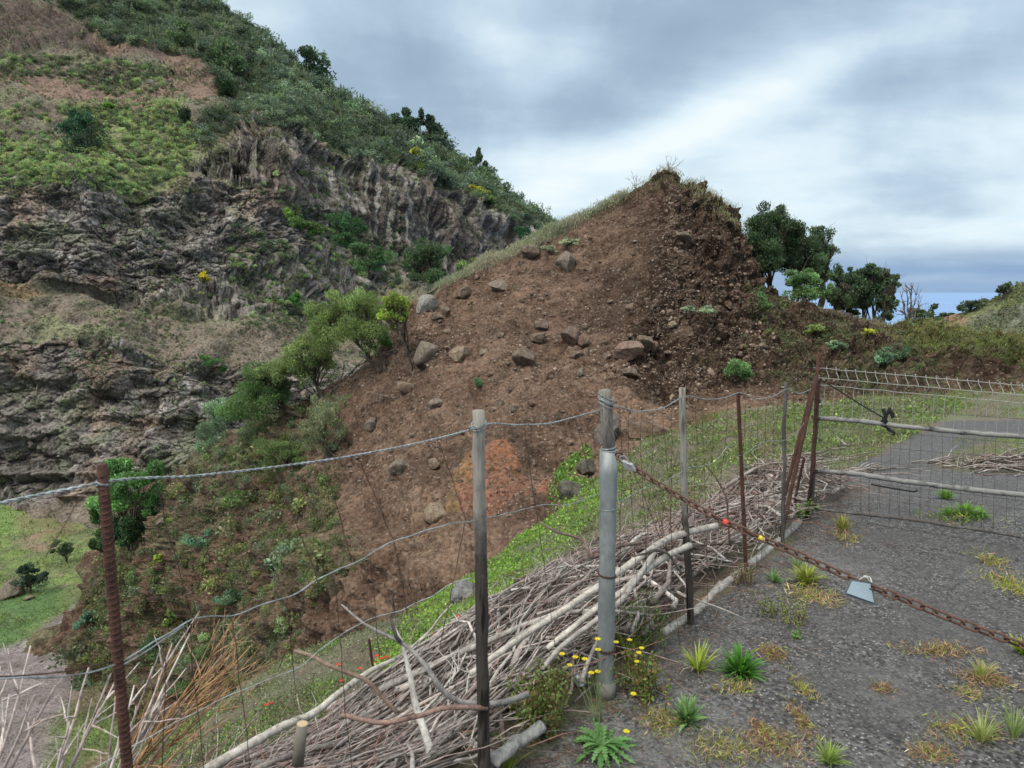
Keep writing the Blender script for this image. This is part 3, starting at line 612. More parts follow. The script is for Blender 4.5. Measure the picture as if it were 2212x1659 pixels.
def make_tree(name, label, base, crowns, Y=None, col=(.08, .12, .045), nleaf=3000, lpx=5.5, wd=.4, cat='tree', group=None, trpx=4, K=9, bark=(.09, .07, .055), seed=0, up=.4, airy=0.0, sheet=None, var=.28, trunk=True, shell=.4, stems=1, depth=1.0, mat=None):
    'base and crown ellipses are surveyed from the photograph at the tree distance'
    if sheet is not None: bp = sheet.hit(*base); Y = bp[1]
    else: bp = W(*base, Y)
    k = Y / FPX; g = np.random.default_rng(seed + int(base[0])); e = empty(name, bp, label, cat, group)
    tb = MB(); cb = MB(); tot = sum(c[2] * c[3] for c in crowns); ends = []
    for ci, c in enumerate(crowns):
        cc_ = W(c[0], c[1], Y + (g.uniform(-.5, .5) * c[2] * k * .6)); R3 = np.array([c[2], c[2] * depth, c[3]]) * k
        col_i = np.asarray(c[4] if len(c) > 4 else col, float) * (1.3 if Y > 80 else 1.65); nl = int(1.9 * nleaf * c[2] * c[3] / tot)
        kk = max(3, int(K * (2.0 if Y < 80 else 1.3) * c[2] * c[3] / tot)); dirs = g.normal(size=(kk, 3)); dirs /= np.linalg.norm(dirs, axis=1)[:, None]; dirs[:, 2] = dirs[:, 2] * .9 + .1
        cen = cc_ + dirs * R3 * g.uniform(.15, .88, (kk, 1))
        for j, ce in enumerate(cen):
            rr = R3 * (g.uniform(.20, .44) if Y < 80 else g.uniform(.34, .56)) * (1 - .15 * airy) * g.uniform(.7, 1.3, 3); pts = blobpts(nl // kk + 1, ce, rr, seed * 7 + ci * 13 + j, shell * (1 - airy))
            V, F, C = leaves(pts + g.normal(size=pts.shape) * rr * .12, 1.15 * lpx * k, wd * 1.15, col_i * math.exp(g.normal(0, .26)), var, up, out_from=cc_ - (0, 0, R3[2] * .6), seed=seed + j); cb.add(V, F, C); ends.append(ce)
    if trunk:
        top = np.mean([W(c[0], c[1], Y) for c in crowns], 0); ends = np.array(ends)
        for st in range(stems):
            b0 = bp + np.r_[g.normal(size=2) * trpx * k * (1.2 if stems > 1 else 0), 0]; b0[2] -= .25 * trpx * k + .04 + (1.3 if sheet is None and 28 < Y < 45 else 0)
            tp = bp + (top - bp) * (.55 if stems == 1 else .7) + np.r_[g.normal(size=2) * crowns[0][2] * k * .25 * (stems > 1), 0]
            cv = curve(b0, tp, 9, .22, seed=seed + st); r0_ = trpx * k / 2; tb.add(*tube(cv, np.linspace(r0_ * 1.25, r0_ * .5, 9), 7), bark)
            for j, ce in enumerate(ends[st::stems][:14]):
                s0 = cv[g.integers(4, 9)]; c2 = curve(s0, ce, 6, .22, -.06, seed=seed + j); tb.add(*tube(c2, np.linspace(r0_ * .5, r0_ * .12, 6), 5), bark)
                for _ in range(3):
                    e2 = ce + g.normal(size=3) * crowns[0][2] * k * .33; tb.add(*tube(curve(c2[g.integers(2, 5)], e2, 5, .25, seed=seed + j + _), np.linspace(r0_ * .22, r0_ * .05, 5), 4), bark)
        tb.build('trunk', M_bark if Y < 20 else M_barkfar, e, loc=(0, 0, 0), origin=None) if False else None
        V, F, C = tb.arrays(); tb2 = MB().add(V - bp, F, C); tb2.build('trunk' if cat == 'tree' else 'stem', M_bark if Y < 20 else M_barkfar, e, loc=(0, 0, 0), smooth=True)
    V, F, C = cb.arrays(); MB().add(V - bp, F, C).build('crown' if cat == 'tree' else 'foliage', mat or M_leaf, e, loc=(0, 0, 0)); return e
BD, OL, YG, TEAL, BRT = (.038, .068, .034), (.095, .125, .05), (.20, .27, .055), (.10, .17, .10), (.10, .20, .05)
T = make_tree
# far side of the valley
T('pine_tree', 'tall broad pine alone on the skyline of the left ridge', (680, 190), [(672, 133, 28.6, 26.0), (690, 150, 31.2, 28.6), (662, 158, 26.0, 23.4), (680, 165, 44.2, 23.4), (676, 120, 14.3, 18.2)], Y=196, col=(.05, .085, .05), nleaf=1600, lpx=5, wd=.5, seed=1, K=16, airy=.3)
T('pine_tree', 'pine with a ragged rounded top, left of the pair on the ridge', (885, 290), [(878, 240, 19.5, 18.2), (868, 255, 26.0, 15.6), (893, 262, 26.0, 18.2), (885, 276, 33.8, 15.6)], Y=190, col=(.045, .08, .045), nleaf=1300, lpx=5, wd=.5, seed=2, K=14, airy=.3)
T('pine_tree', 'pine with long drooping boughs, right of the pair on the ridge', (928, 305), [(918, 250, 13.0, 18.2), (930, 262, 20.8, 20.8), (935, 280, 31.2, 16.9), (925, 295, 36.4, 13.0), (953, 296, 15.6, 7.8)], Y=190, col=(.045, .078, .045), nleaf=1300, lpx=5, wd=.5, seed=3, K=14, airy=.3)
T('conifer_tree', 'pointed grey green conifer on the ridge above the basalt cliff', (1042, 395), [(1036, 335, 10.3, 16.1), (1036, 352, 20.7, 16.1), (1045, 372, 29.9, 16.1), (1050, 385, 39.1, 13.8)], Y=193, col=(.065, .10, .055), nleaf=1400, lpx=5, wd=.45, seed=4, K=14)
T('conifer_tree', 'small conifer poking above the forest skyline', (594, 122), [(592, 102, 5, 8), (594, 112, 9, 8)], Y=204, col=(.05, .08, .05), nleaf=350, lpx=4.5, seed=5, K=5)
T('conifer_tree', 'pale pointed conifer at the lower edge of the forest', (397, 108), [(391, 62, 15.6, 20.8), (393, 85, 28.6, 23.4)], Y=170, col=(.085, .125, .06), nleaf=1100, lpx=5, seed=6, K=10)
T('conifer_tree', 'dome shaped light green conifer above the red soil scar', (490, 158), [(483, 100, 20.0, 20.0), (490, 125, 35.0, 27.5), (512, 140, 32.5, 20.0)], Y=172, col=(.09, .14, .065), nleaf=1500, lpx=5, seed=7, K=12)
T('laurel_tree', 'dark leafy tree right of the red soil scar', (492, 218), [(488, 180, 25.0, 25.0), (495, 198, 27.5, 20.0)], Y=158, col=BD, nleaf=1000, lpx=5, seed=8)
T('laurel_tree', 'tall dark narrow tree behind the big round tree on the green terrace', (162, 305), [(152, 258, 18.2, 23.4), (168, 262, 23.4, 26.0), (160, 282, 36.4, 26.0)], Y=116, col=(.04, .085, .05), nleaf=1600, lpx=5, seed=9, K=12)
T('laurel_tree', 'big round blackish green tree on the green terrace', (188, 365), [(185, 302, 47.5, 30.0), (192, 325, 45.0, 35.0), (175, 340, 32.5, 25.0), (205, 345, 25.0, 22.5)], Y=108, col=(.036, .06, .038), nleaf=2800, lpx=5, seed=10, K=18, trpx=6)
T('laurel_tree', 'grey green tree beside the left end of the basalt cliff', (385, 330), [(375, 285, 27.6, 27.6), (395, 300, 27.6, 29.9), (410, 262, 25.3, 25.3)], Y=128, col=(.05, .075, .045), nleaf=1800, lpx=5, seed=11, K=12)
T('dark_shrub', 'small dark shrub in the middle of the red soil scar', (370, 178), [(369, 164, 9, 12)], Y=160, col=BD, nleaf=300, lpx=4.5, seed=12, K=4, cat='shrub')
T('bright_shrub', 'small vivid green bush at the top of the green terrace', (238, 236), [(237, 228, 13, 7)], Y=128, col=(.09, .19, .035), nleaf=350, lpx=4.5, seed=13, K=4, cat='shrub')
T('broom_shrub', 'yellow flowering broom alone on the far grey slope', (441, 612), [(441, 593, 11, 8, (.42, .36, .03)), (443, 601, 14, 6, (.36, .31, .03)), (441, 607, 9, 4, (.12, .14, .06))], Y=97, nleaf=420, lpx=4.5, seed=14, K=6, cat='shrub')
T('broom_shrub', 'yellow tipped bush at the top edge of the basalt cliff', (930, 402), [(895, 327, 20, 9, (.30, .30, .05)), (918, 338, 18, 10, (.26, .27, .045)), (930, 365, 26, 20, (.13, .19, .05)), (945, 385, 18, 12, (.09, .14, .045))], Y=156, nleaf=1500, lpx=5, seed=15, K=14, cat='shrub')
T('broom_shrub', 'yellow topped bush lower right along the basalt cliff edge', (1045, 440), [(1028, 405, 15, 6, (.38, .34, .03)), (1038, 416, 24, 9, (.20, .22, .05)), (1050, 430, 20, 9, (.10, .15, .05))], Y=168, nleaf=900, lpx=5, seed=16, K=9, cat='shrub')
T('bright_shrub', 'vivid green shrub hanging below the left basalt columns', (635, 492), [(628, 462, 16, 14, (.13, .23, .05)), (655, 482, 30, 16, (.10, .17, .055)), (680, 500, 30, 18)], Y=112, col=(.09, .15, .05), nleaf=1600, lpx=5, seed=17, K=12, cat='shrub')
T('leafy_tree', 'rounded deep green tree in the gully under the basalt columns', (750, 535), [(735, 480, 32.2, 25.3), (758, 495, 34.5, 25.3), (745, 515, 39.1, 23.0)], Y=112, col=(.055, .115, .05), nleaf=2000, lpx=5, seed=18, K=14)
T('leafy_tree', 'spreading green tree lower down the gully, right of the rounded one', (800, 600), [(775, 545, 34, 20), (815, 560, 32, 22), (790, 575, 40, 16)], Y=104, col=(.06, .11, .045), nleaf=2000, lpx=5, seed=19, K=14)
T('bright_shrub', 'single vivid green bush above the dark ledge', (637, 662), [(637, 640, 14, 10), (636, 652, 15, 10)], Y=100, col=(.07, .17, .04), nleaf=600, lpx=4.5, seed=20, K=6, cat='shrub')
T('vine_clump', 'strip of dark green creeper trailing down the lower far cliff', (478, 800), [(440, 772, 18, 7, (.10, .18, .05)), (455, 782, 18, 9), (478, 798, 14, 11)], Y=82, col=(.05, .12, .045), nleaf=700, lpx=4.5, seed=21, K=8, cat='creeper', trunk=False)
T('leafy_tree', 'dark rounded tree standing behind the crest of the brown mound', (935, 632), [(925, 545, 46.0, 29.9), (905, 572, 36.8, 34.5), (948, 572, 34.5, 34.5), (925, 598, 50.6, 25.3)], Y=58, col=(.055, .085, .042), nleaf=5200, lpx=4.5, seed=22, K=22, trpx=8)
T('leafy_tree', 'olive bush just right of the dark rounded tree behind the mound', (1000, 598), [(1000, 575, 26, 14), (1018, 565, 16, 9)], Y=50, col=(.10, .14, .055), nleaf=1000, lpx=4.5, seed=23, K=7, cat='shrub')
T('laurel_tree', 'deep green tree where the far ridge meets the mound crest', (1130, 530), [(1128, 502, 20, 18), (1150, 510, 20, 14)], Y=120, col=(.035, .085, .045), nleaf=900, lpx=4.5, seed=24, K=7)
# trees on the spur and the mound
T('heath_tree', 'feathery olive tree with two dark trunks, left side of the mound', (829, 798), [(700, 690, 46.0, 48.3), (740, 668, 66.7, 48.3), (800, 664, 64.4, 50.6), (755, 715, 82.8, 50.6), (815, 735, 46.0, 41.4, (.07, .12, .045)), (700, 730, 46.0, 41.4)], sheet=MD, col=(.115, .155, .055), nleaf=21000, lpx=4.2, wd=.28, trpx=7, seed=31, K=30, airy=.2, stems=2, up=.7)
T('heath_tree', 'yellow green tree with a slim curved trunk on the mound edge', (884, 803), [(860, 652, 34, 26), (872, 682, 26, 22), (838, 682, 28, 24), (850, 705, 20, 14), (835, 655, 24, 20)], sheet=MD, col=(.19, .25, .055), nleaf=4800, lpx=4.8, wd=.4, trpx=8, seed=32, K=16, airy=.35, stems=2)
T('heath_tree', 'pale feathery tree below the two trunked one, leaning left', (697, 858), [(665, 742, 64.4, 36.8), (700, 770, 52.9, 46.0), (640, 790, 66.7, 52.9), (600, 805, 46.0, 46.0)], sheet=MD, col=(.12, .15, .062), nleaf=17000, lpx=4.2, wd=.28, trpx=8, seed=33, K=24, airy=.2, up=.7)
T('heath_tree', 'green leaning tree at the left end of the mound slope', (652, 895), [(560, 830, 62.1, 46.0, (.085, .14, .05)), (540, 872, 62.1, 46.0), (600, 850, 46.0, 50.6, (.055, .095, .04)), (505, 885, 48.3, 39.1, (.09, .15, .06))], sheet=MD, col=(.075, .12, .045), nleaf=15000, lpx=4.2, wd=.3, trpx=7, seed=34, K=22, airy=.15)
T('silvery_bush', 'tall silvery green bush hanging down the end of the spur', (470, 1080), [(475, 905, 48.3, 41.4), (455, 950, 50.6, 48.3), (480, 1000, 57.5, 52.9), (462, 1045, 46.0, 39.1)], Y=36.5, col=(.12, .17, .11), nleaf=9000, lpx=4.2, wd=.4, seed=35, K=20, cat='shrub', trunk=False)
T('heath_tree', 'olive grey bush between the silvery bush and the leaning tree', (560, 1000), [(550, 932, 46, 34), (535, 968, 44, 32), (590, 950, 36, 30)], Y=33, col=(.11, .13, .07), nleaf=5500, lpx=4, wd=.26, seed=36, K=12, cat='shrub', up=.8)
T('heath_tree', 'wispy grey green bush on the bare brown slope', (722, 985), [(690, 895, 46.0, 43.7), (705, 938, 46.0, 41.4), (660, 945, 39.1, 34.5)], sheet=MD, col=(.13, .145, .085), nleaf=4600, lpx=4.4, wd=.2, seed=37, K=16, airy=.5, up=1.0, cat='shrub', stems=3, trpx=3)
T('heath_tree', 'low feathery green bush under the wispy grey one', (625, 1010), [(600, 968, 46, 28), (640, 988, 44, 26), (575, 1005, 36, 22)], sheet=MD, col=(.11, .15, .06), nleaf=5000, lpx=4.2, wd=.24, seed=38, K=12, cat='shrub', up=.8)
T('leafy_tree', 'large deep green tree at the foot of the spur by the valley floor', (300, 1215), [(250, 1018, 48.4, 33.0), (310, 1040, 55.0, 37.4), (330, 1085, 44.0, 39.6), (265, 1075, 57.2, 44.0), (215, 1100, 37.4, 37.4), (235, 1150, 52.8, 44.0, (.045, .085, .035)), (290, 1140, 48.4, 44.0, (.04, .075, .035)), (205, 1180, 28.6, 24.2, (.045, .085, .035))], Y=38.5, col=(.075, .15, .05), nleaf=20000, lpx=5, wd=.5, trpx=5, seed=39, K=26, stems=2)
T('small_tree', 'small dark umbrella shaped tree on the valley grass', (148, 1222), [(135, 1178, 24, 14), (120, 1190, 16, 10), (152, 1186, 14, 10), (137, 1195, 20, 8)], Y=56, col=(.05, .075, .04), nleaf=1100, lpx=4.5, wd=.35, seed=40, K=9, trpx=3)
T('dark_shrub', 'blue green thicket beside the boulder on the valley floor', (70, 1288), [(55, 1228, 28, 20), (75, 1250, 34, 24), (50, 1265, 26, 20)], Y=50, col=(.038, .062, .045), nleaf=2400, lpx=4.5, seed=41, K=14, cat='shrub')
# beyond the track: trees on the level ground east of the peak
T('heath_tree', 'tall dark tree against the steep right face of the mound', (1650, 640), [(1640, 485, 43.2, 38.4), (1670, 470, 36.0, 33.6), (1625, 530, 31.2, 40.8), (1660, 530, 52.8, 50.4), (1650, 575, 40.8, 28.8)], Y=36, col=(.045, .072, .036), nleaf=15000, lpx=4.6, wd=.35, trpx=6, seed=51, K=60, airy=.2, stems=4, up=.9)
T('heath_tree', 'dark tree in the middle of the grove, behind the green bush', (1712, 640), [(1705, 500, 36.6, 31.7), (1725, 530, 46.4, 41.5), (1700, 555, 41.5, 41.5), (1745, 570, 43.9, 34.2)], Y=38, col=(.045, .07, .036), nleaf=14000, lpx=4.6, wd=.35, trpx=6, seed=52, K=56, airy=.2, stems=4, up=.9)
T('heath_tree', 'thin see through tree at the right edge of the grove', (1770, 650), [(1770, 510, 31.2, 26.4), (1785, 540, 26.4, 40.8), (1778, 590, 31.2, 43.2), (1765, 560, 28.8, 36.0)], Y=40, col=(.05, .075, .042), nleaf=3600, lpx=5, wd=.35, trpx=5, seed=53, K=34, airy=.6, stems=3, up=.7)
T('bright_shrub', 'bright green rounded bush under the grove', (1735, 668), [(1715, 605, 34, 24, (.085, .15, .07)), (1760, 600, 35.8, 24.6), (1740, 630, 49.3, 24.6), (1785, 625, 20.2, 20.2)], Y=33, col=(.085, .14, .055), nleaf=4800, lpx=4.6, wd=.4, seed=54, K=20, cat='shrub', trpx=4)
T('heath_tree', 'low dark bushes joining the bright bush to the flat topped tree', (1820, 690), [(1800, 640, 24, 22), (1830, 655, 30, 20), (1850, 670, 24, 14)], Y=35, col=(.06, .085, .045), nleaf=2600, lpx=4.6, wd=.3, seed=62, K=16, airy=.3, cat='shrub')
T('heath_tree', 'dark slender tree between the grove and the flat topped tree', (1812, 680), [(1808, 600, 20, 24), (1822, 622, 22, 24), (1800, 640, 20, 20)], Y=36, col=(.055, .085, .045), nleaf=2600, lpx=4.6, wd=.35, seed=63, K=18, airy=.35, stems=3)
T('bare_thicket', 'grey brown thicket of dry twigs between the grove and the right trees', (1835, 685), [(1830, 610, 26, 36), (1850, 640, 26, 30), (1815, 640, 22, 28)], Y=36, col=(.13, .11, .095), nleaf=2400, lpx=7, wd=.10, trpx=3, seed=55, K=20, airy=.5, stems=7, up=2.2, cat='shrub', mat=M_leafd)
T('heath_tree', 'dark flat topped tree with a black trunk above the bank', (1877, 702), [(1870, 590, 38.4, 21.6), (1900, 598, 36.0, 24.0), (1885, 622, 48.0, 28.8), (1915, 645, 31.2, 36.0), (1860, 640, 40.8, 36.0), (1840, 600, 26.4, 24.0)], Y=33, col=(.042, .066, .036), nleaf=9500, lpx=4.8, wd=.38, trpx=7, seed=56, K=44, airy=.3, stems=2, up=.9)
T('heath_tree', 'slim tree with hanging leaves at the edge of the sea view', (1903, 712), [(1925, 610, 20.7, 25.3), (1918, 650, 20.7, 29.9), (1912, 685, 25.3, 20.7)], Y=32, col=(.048, .072, .036), nleaf=1500, lpx=5, wd=.38, trpx=4, seed=57, K=14, airy=.6)
T('heath_tree', 'small dark bush tree left of the far hill', (1990, 715), [(1985, 675, 32.2, 13.8), (2012, 672, 16.1, 18.4), (1995, 695, 41.4, 16.1), (1960, 700, 25.3, 11.5)], Y=38, col=(.055, .078, .042), nleaf=1900, lpx=4.8, wd=.38, seed=58, K=14, airy=.35, stems=3)
T('hill_tree', 'rounded dark tree on the skyline of the far hill', (2172, 640), [(2172, 621, 19.5, 13.8), (2160, 630, 13.8, 6.9)], Y=60, col=(.045, .065, .04), nleaf=700, lpx=4.4, seed=59, K=7)
T('hill_tree', 'long low dark tree halfway down the skyline of the far hill', (2095, 678), [(2115, 652, 24.0, 10.8), (2090, 660, 26.4, 12.0), (2075, 668, 16.8, 9.6)], Y=63, col=(.045, .065, .04), nleaf=900, lpx=4.4, seed=60, K=9)
T('hill_tree', 'lowest dark bush at the foot of the far hill', (2048, 688), [(2050, 680, 20, 7), (2032, 684, 14, 5)], Y=65, col=(.045, .065, .045), nleaf=500, lpx=4.4, seed=61, K=6, cat='shrub')
# separate shrubs on the mound and bank
SH = [
 ('leafy_shrub', 'light green leafy shrub at the foot of the dark bank', (1598, 832), [(1590, 795, 31, 23), (1610, 805, 26, 26)], (.10, .17, .07), 1500),
 ('silvery_bush', 'pale silvery shrub low on the steep right face', (1505, 682), [(1490, 668, 31, 10), (1520, 670, 29, 12)], (.17, .21, .14), 900),
 ('leafy_shrub', 'green shrub on the rim where the steep face meets the bank', (1650, 680), [(1645, 640, 23, 26), (1655, 660, 21, 18)], (.085, .13, .06), 1000),
 ('leafy_shrub', 'blue green shrub at the left of the twin shrubs on the bank', (1908, 792), [(1905, 770, 23, 18)], (.085, .14, .09), 700),
 ('leafy_shrub', 'rounded grey green shrub at the right of the twin shrubs on the bank', (1940, 785), [(1938, 764, 29, 20)], (.075, .12, .07), 800),
 ('leafy_shrub', 'teal shrub halfway along the dark bank', (1806, 760), [(1812, 745, 23, 12), (1795, 752, 13, 8)], (.11, .16, .10), 500),
 ('leafy_shrub', 'olive shrub on the bank under the grey thicket', (1762, 720), [(1755, 708, 29, 16), (1775, 716, 21, 10)], (.12, .155, .055), 700),
 ('broom_shrub', 'little yellow flowered bush on top of the bank', (1880, 725), [(1878, 716, 16, 9)], (.22, .23, .035), 260),
 ('leafy_shrub', 'small dense green cushion in the middle of the bare slope', (1035, 838), [(1034, 824, 14, 12)], (.10, .18, .09), 500),
 ('silvery_bush', 'grey green tuft below the big boulder near the crest', (1190, 545), [(1185, 538, 21, 9)], (.20, .22, .16), 350),
 ('silvery_bush', 'grey green tuft right of the big boulder near the crest', (1235, 530), [(1228, 522, 26, 10)], (.19, .21, .15), 400),
 ('bright_shrub', 'lime green tuft in the shade of the spur cliff, uppermost', (345, 1212), [(343, 1205, 12, 10)], (.24, .33, .06), 220),
 ('bright_shrub', 'lime green rosette plant left of the netting wire on the spur', (400, 1270), [(392, 1248, 18, 8), (402, 1262, 16, 12)], (.22, .31, .06), 400),
 ('leafy_shrub', 'teal shrub high on the spur cliff above the lime tufts', (435, 1180), [(425, 1165, 29, 21), (445, 1155, 16, 16)], (.09, .17, .11), 800),
 ('leafy_shrub', 'teal shrub mid way down the spur cliff', (510, 1320), [(500, 1290, 42, 21), (525, 1302, 23, 16)], (.12, .19, .12), 1200),
 ('leafy_shrub', 'olive green bush left of the teal shrub on the spur cliff', (365, 1370), [(370, 1325, 26, 23), (358, 1345, 23, 23)], (.13, .19, .06), 1000),
 ('leafy_shrub', 'blue green shrub at the toe of the spur beside the gravel path', (185, 1365), [(190, 1325, 23, 18), (182, 1345, 26, 18)], (.10, .17, .12), 900),
 ('leafy_shrub', 'green bush in the dark hollow low on the spur', (345, 1420), [(330, 1395, 31, 21), (350, 1408, 31, 21)], (.06, .11, .05), 1100),
 ('leafy_shrub', 'pale green bush below the twig thicket on the spur foot', (450, 1445), [(440, 1400, 34, 29), (420, 1420, 29, 21)], (.13, .18, .09), 1200),
 ('leafy_shrub', 'green bush at the very foot of the spur behind the dead twigs', (410, 1510), [(415, 1470, 34, 26), (395, 1490, 29, 23)], (.08, .15, .06), 1100),
 ('leafy_shrub', 'round olive bush right of the rusty bar on the lower spur', (300, 1250), [(292, 1262, 29, 31), (300, 1290, 23, 18)], (.12, .16, .07), 1000),
 ('rosette_plant', 'spiky white green succulent on the cliff beside the gully', (612, 1375), [(612, 1345, 26, 21), (600, 1360, 21, 13)], (.20, .25, .13), 500),
]
for i, (nm, lb, bs_, cr, cl_, nl) in enumerate(SH): T(nm, lb, bs_, cr, sheet=MD, col=cl_, nleaf=int(nl * 1.3), lpx=4.2, wd=.35, seed=70 + i, K=7, cat='shrub', trpx=2.5)
# ------------------------------------------------------------------ rocks
import bmesh
def ico(sub):
    bm = bmesh.new(); bmesh.ops.create_icosphere(bm, subdivisions=sub, radius=1); bm.verts.ensure_lookup_table()
    V = np.array([v.co[:] for v in bm.verts]); F = np.array([[v.index for v in f.verts] for f in bm.faces]); bm.free(); return V, F
ICO = {k: ico(k) for k in (1, 2, 3, 4)}
def rockproto(seed, sub, cuts=14, rough=.06, rnd=.25):
    g = np.random.default_rng(seed); V, F = ICO[sub]; V = V * (1 + .22 * pn(V * 1.1 + seed, 1))[:, None]
    for _ in range(cuts):
        n = g.normal(size=3); n /= np.linalg.norm(n); d = g.uniform(.45, .85); h = V @ n - d; V = V - np.clip(h, 0, None)[:, None] * n * (1 - rnd * .35)
    V = V * (1 + rough * fbm(V * 2.6 + seed, 3, 2))[:, None]; return V, F
def rock_mat():
    m, b = newmat('rock'); g = b.n('ShaderNodeTexCoord').outputs['Object']; a = b.noise(g, 6, 6, .75); c = b.noise(g, 18, 4, .7); l = b.noise(g, 4, 4, .7)
    f = b.m('MAXIMUM', b.m('ADD', 1.0, b.m('ADD', b.m('MULTIPLY', b.m('SUBTRACT', a, .5), 2.2), b.m('MULTIPLY', b.m('SUBTRACT', c, .5), 2.4))), .25)
    col = b.mix(1.0, attr(b), f, 'MULTIPLY'); col = b.mix(b.m('MULTIPLY', b.ramp(l, [(.52, (0, 0, 0)), (.66, (1, 1, 1))]), .45), col, (.24, .22, .18))
    out(b, principled(b, col, .93, .15, bump=b.m('ADD', a, c), bstr=.9, bdist=.04)); return m
M_rock = rock_mat()
def boulder(label, px_, py_, w, h, sheet, col=(.15, .11, .085), seed=0, cuts=15, name='boulder', group=None, sub=3, rough=.07, rnd=.25, Yd=1.0, zz=None):
    p = sheet.hit(px_, py_ + h * .25) if zz is None else zz; k = p[1] / FPX; V, F = rockproto(seed, sub, cuts, rough, rnd)
    V = V * np.array([w * .70, (w + h) * .36 * Yd, h * .74]) * k; a = (seed * 1.7) % .8 - .4; V = np.c_[V[:, 0] * math.cos(a) + V[:, 2] * math.sin(a) * .6, V[:, 1], V[:, 2] * math.cos(a) - V[:, 0] * math.sin(a) * .6]
    o = link(name, mesh_data(name, V, F, M_rock, rnd > .5, fcol=np.tile(col, (len(F), 1))), loc=p + (0, -h * .1 * k, h * .15 * k)); tag(o, label, 'rock', group); return o
GR, BR, RB, TN = (.165, .132, .102), (.13, .095, .070), (.14, .088, .064), (.20, .148, .105)
for i, (lb, x, y, w, h, sh, c, rn) in enumerate([
 ('big square cornered boulder high on the mound below the crest', 1222, 560, 52, 44, MD, GR, .2),
 ('dark slab sticking out of the grassy crest line of the mound', 1143, 538, 40, 24, MD, BR, .2),
 ('flat pale topped rock ledge on the upper left of the mound', 1077, 616, 44, 22, MD, GR, .2),
 ('pale lichened boulder on the left rim beside the yellow green tree', 918, 655, 38, 40, MD, (.24, .225, .195), .5),
 ('dark rock inside the rim next to the pale lichened boulder', 962, 668, 26, 26, MD, BR, .3),
 ('low rock above the pale rim boulder', 1003, 630, 36, 26, MD, BR, .3),
 ('dark cube like boulder on top of the middle rock band', 1172, 698, 38, 32, MD, BR, .15),
 ('flat dark boulder directly under the cube like one', 1163, 727, 36, 24, MD, BR, .3),
 ('tall pointed boulder in the middle of the rock band', 1235, 722, 42, 44, MD, (.125, .088, .07), .1),
 ('thin tilted slab leaning at the right of the pointed boulder', 1260, 735, 22, 36, MD, RB, .1),
 ('rounded lichened boulder casting shade, left of the rock band', 922, 757, 44, 44, MD, GR, .6),
 ('long pale boulder right of the rounded lichened one', 997, 763, 46, 28, MD, TN, .4),
 ('brown block with a broken pale corner in the rock band', 1130, 766, 50, 40, MD, BR, .1),
 ('broad flat faced slab at the right end of the rock band', 1353, 750, 50, 38, MD, (.17, .115, .09), .05),
 ('dull rock behind the broad flat faced slab', 1388, 732, 40, 34, MD, BR, .15),
 ('small angular rock at the far right of the rock band', 1412, 748, 18, 18, MD, RB, .1),
 ('squat block below the tilted slab', 1245, 762, 24, 20, MD, BR, .1),
 ('half buried boulder on the lower right of the mound slope', 1366, 802, 30, 20, MD, BR, .4),
 ('small round stone left of the half buried boulder', 1252, 803, 16, 14, MD, GR, .5),
 ('smooth half buried brown boulder under the two trunked tree', 874, 832, 42, 24, MD, (.17, .12, .085), .9),
 ('round pitted boulder in the middle of the bare brown slope', 942, 868, 34, 28, MD, GR, .5),
 ('jagged small rock right of the round pitted boulder', 1078, 868, 26, 20, MD, BR, .2),
 ('flat topped stone below the jagged small rock', 1106, 882, 22, 18, MD, BR, .3),
 ('grey boulder below the bare roots on the left slope', 803, 914, 28, 24, MD, GR, .3),
 ('boulder half way between the netting wires on the slope', 860, 1006, 40, 30, MD, GR, .3),
 ('low pale boulder left of the weathered grey post', 938, 999, 30, 20, MD, TN, .4),
 ('largest smooth boulder, just left of the weathered grey post', 942, 1103, 62, 50, MD, (.21, .155, .11), .8),
 ('dark block right behind the galvanised post', 1312, 925, 50, 66, MD, (.12, .10, .085), .15),
 ('wide sandy boulder behind the second wooden post', 1400, 922, 96, 60, MD, (.155, .105, .075), .15),
 ('mossy stepped block under green creepers, left of the galvanised post', 1240, 1060, 60, 50, MD, (.085, .08, .06), .15),
 ('dark upper block among the creepers, left of the galvanised post', 1268, 1010, 40, 36, MD, (.09, .08, .065), .1),
 ('grey rock at the foot of the round green tree on the spur', 352, 1122, 20, 18, MD, GR, .2),
 ('big tilted grey slab of rock lying on the green slope left of the galvanised post', 1008, 1275, 66, 40, NR, (.17, .165, .16), .05),
 ('pale slab under the leaning branches of the spur trees', 672, 842, 40, 20, MD, (.30, .26, .21), .4),
 ('dark reddish rock stuck in the steep right face', 1572, 655, 26, 20, MD, RB, .1),
 ('grey lichened boulder in the dark right face below the peak', 1475, 510, 34, 22, MD, BR, .2),
 ('big boulder on the valley floor left of the blue green thicket', 30, 1265, 56, 50, VF, GR, .5),
 ('small brown boulder alone on the valley grass', 212, 1122, 18, 12, VF, (.2, .13, .08), .4),
 ('stone at the right foot of the valley floor boulder', 62, 1288, 22, 12, VF, GR, .5)]):
    boulder(lb, x, y, w, h, sh, c, seed=100 + i, rnd=rn)
g = np.random.default_rng(21)
mband = lambda px, py, P: inpoly(px, py, [(905, 700), (1250, 560), (1480, 700), (1480, 800), (1200, 820), (900, 800)]) * 1. + inpoly(px, py, [(700, 860), (1300, 820), (1280, 1080), (1000, 1080), (740, 1050)]) * .55
q, nn, ax, ay = sample(MD, 150, mband, 22)
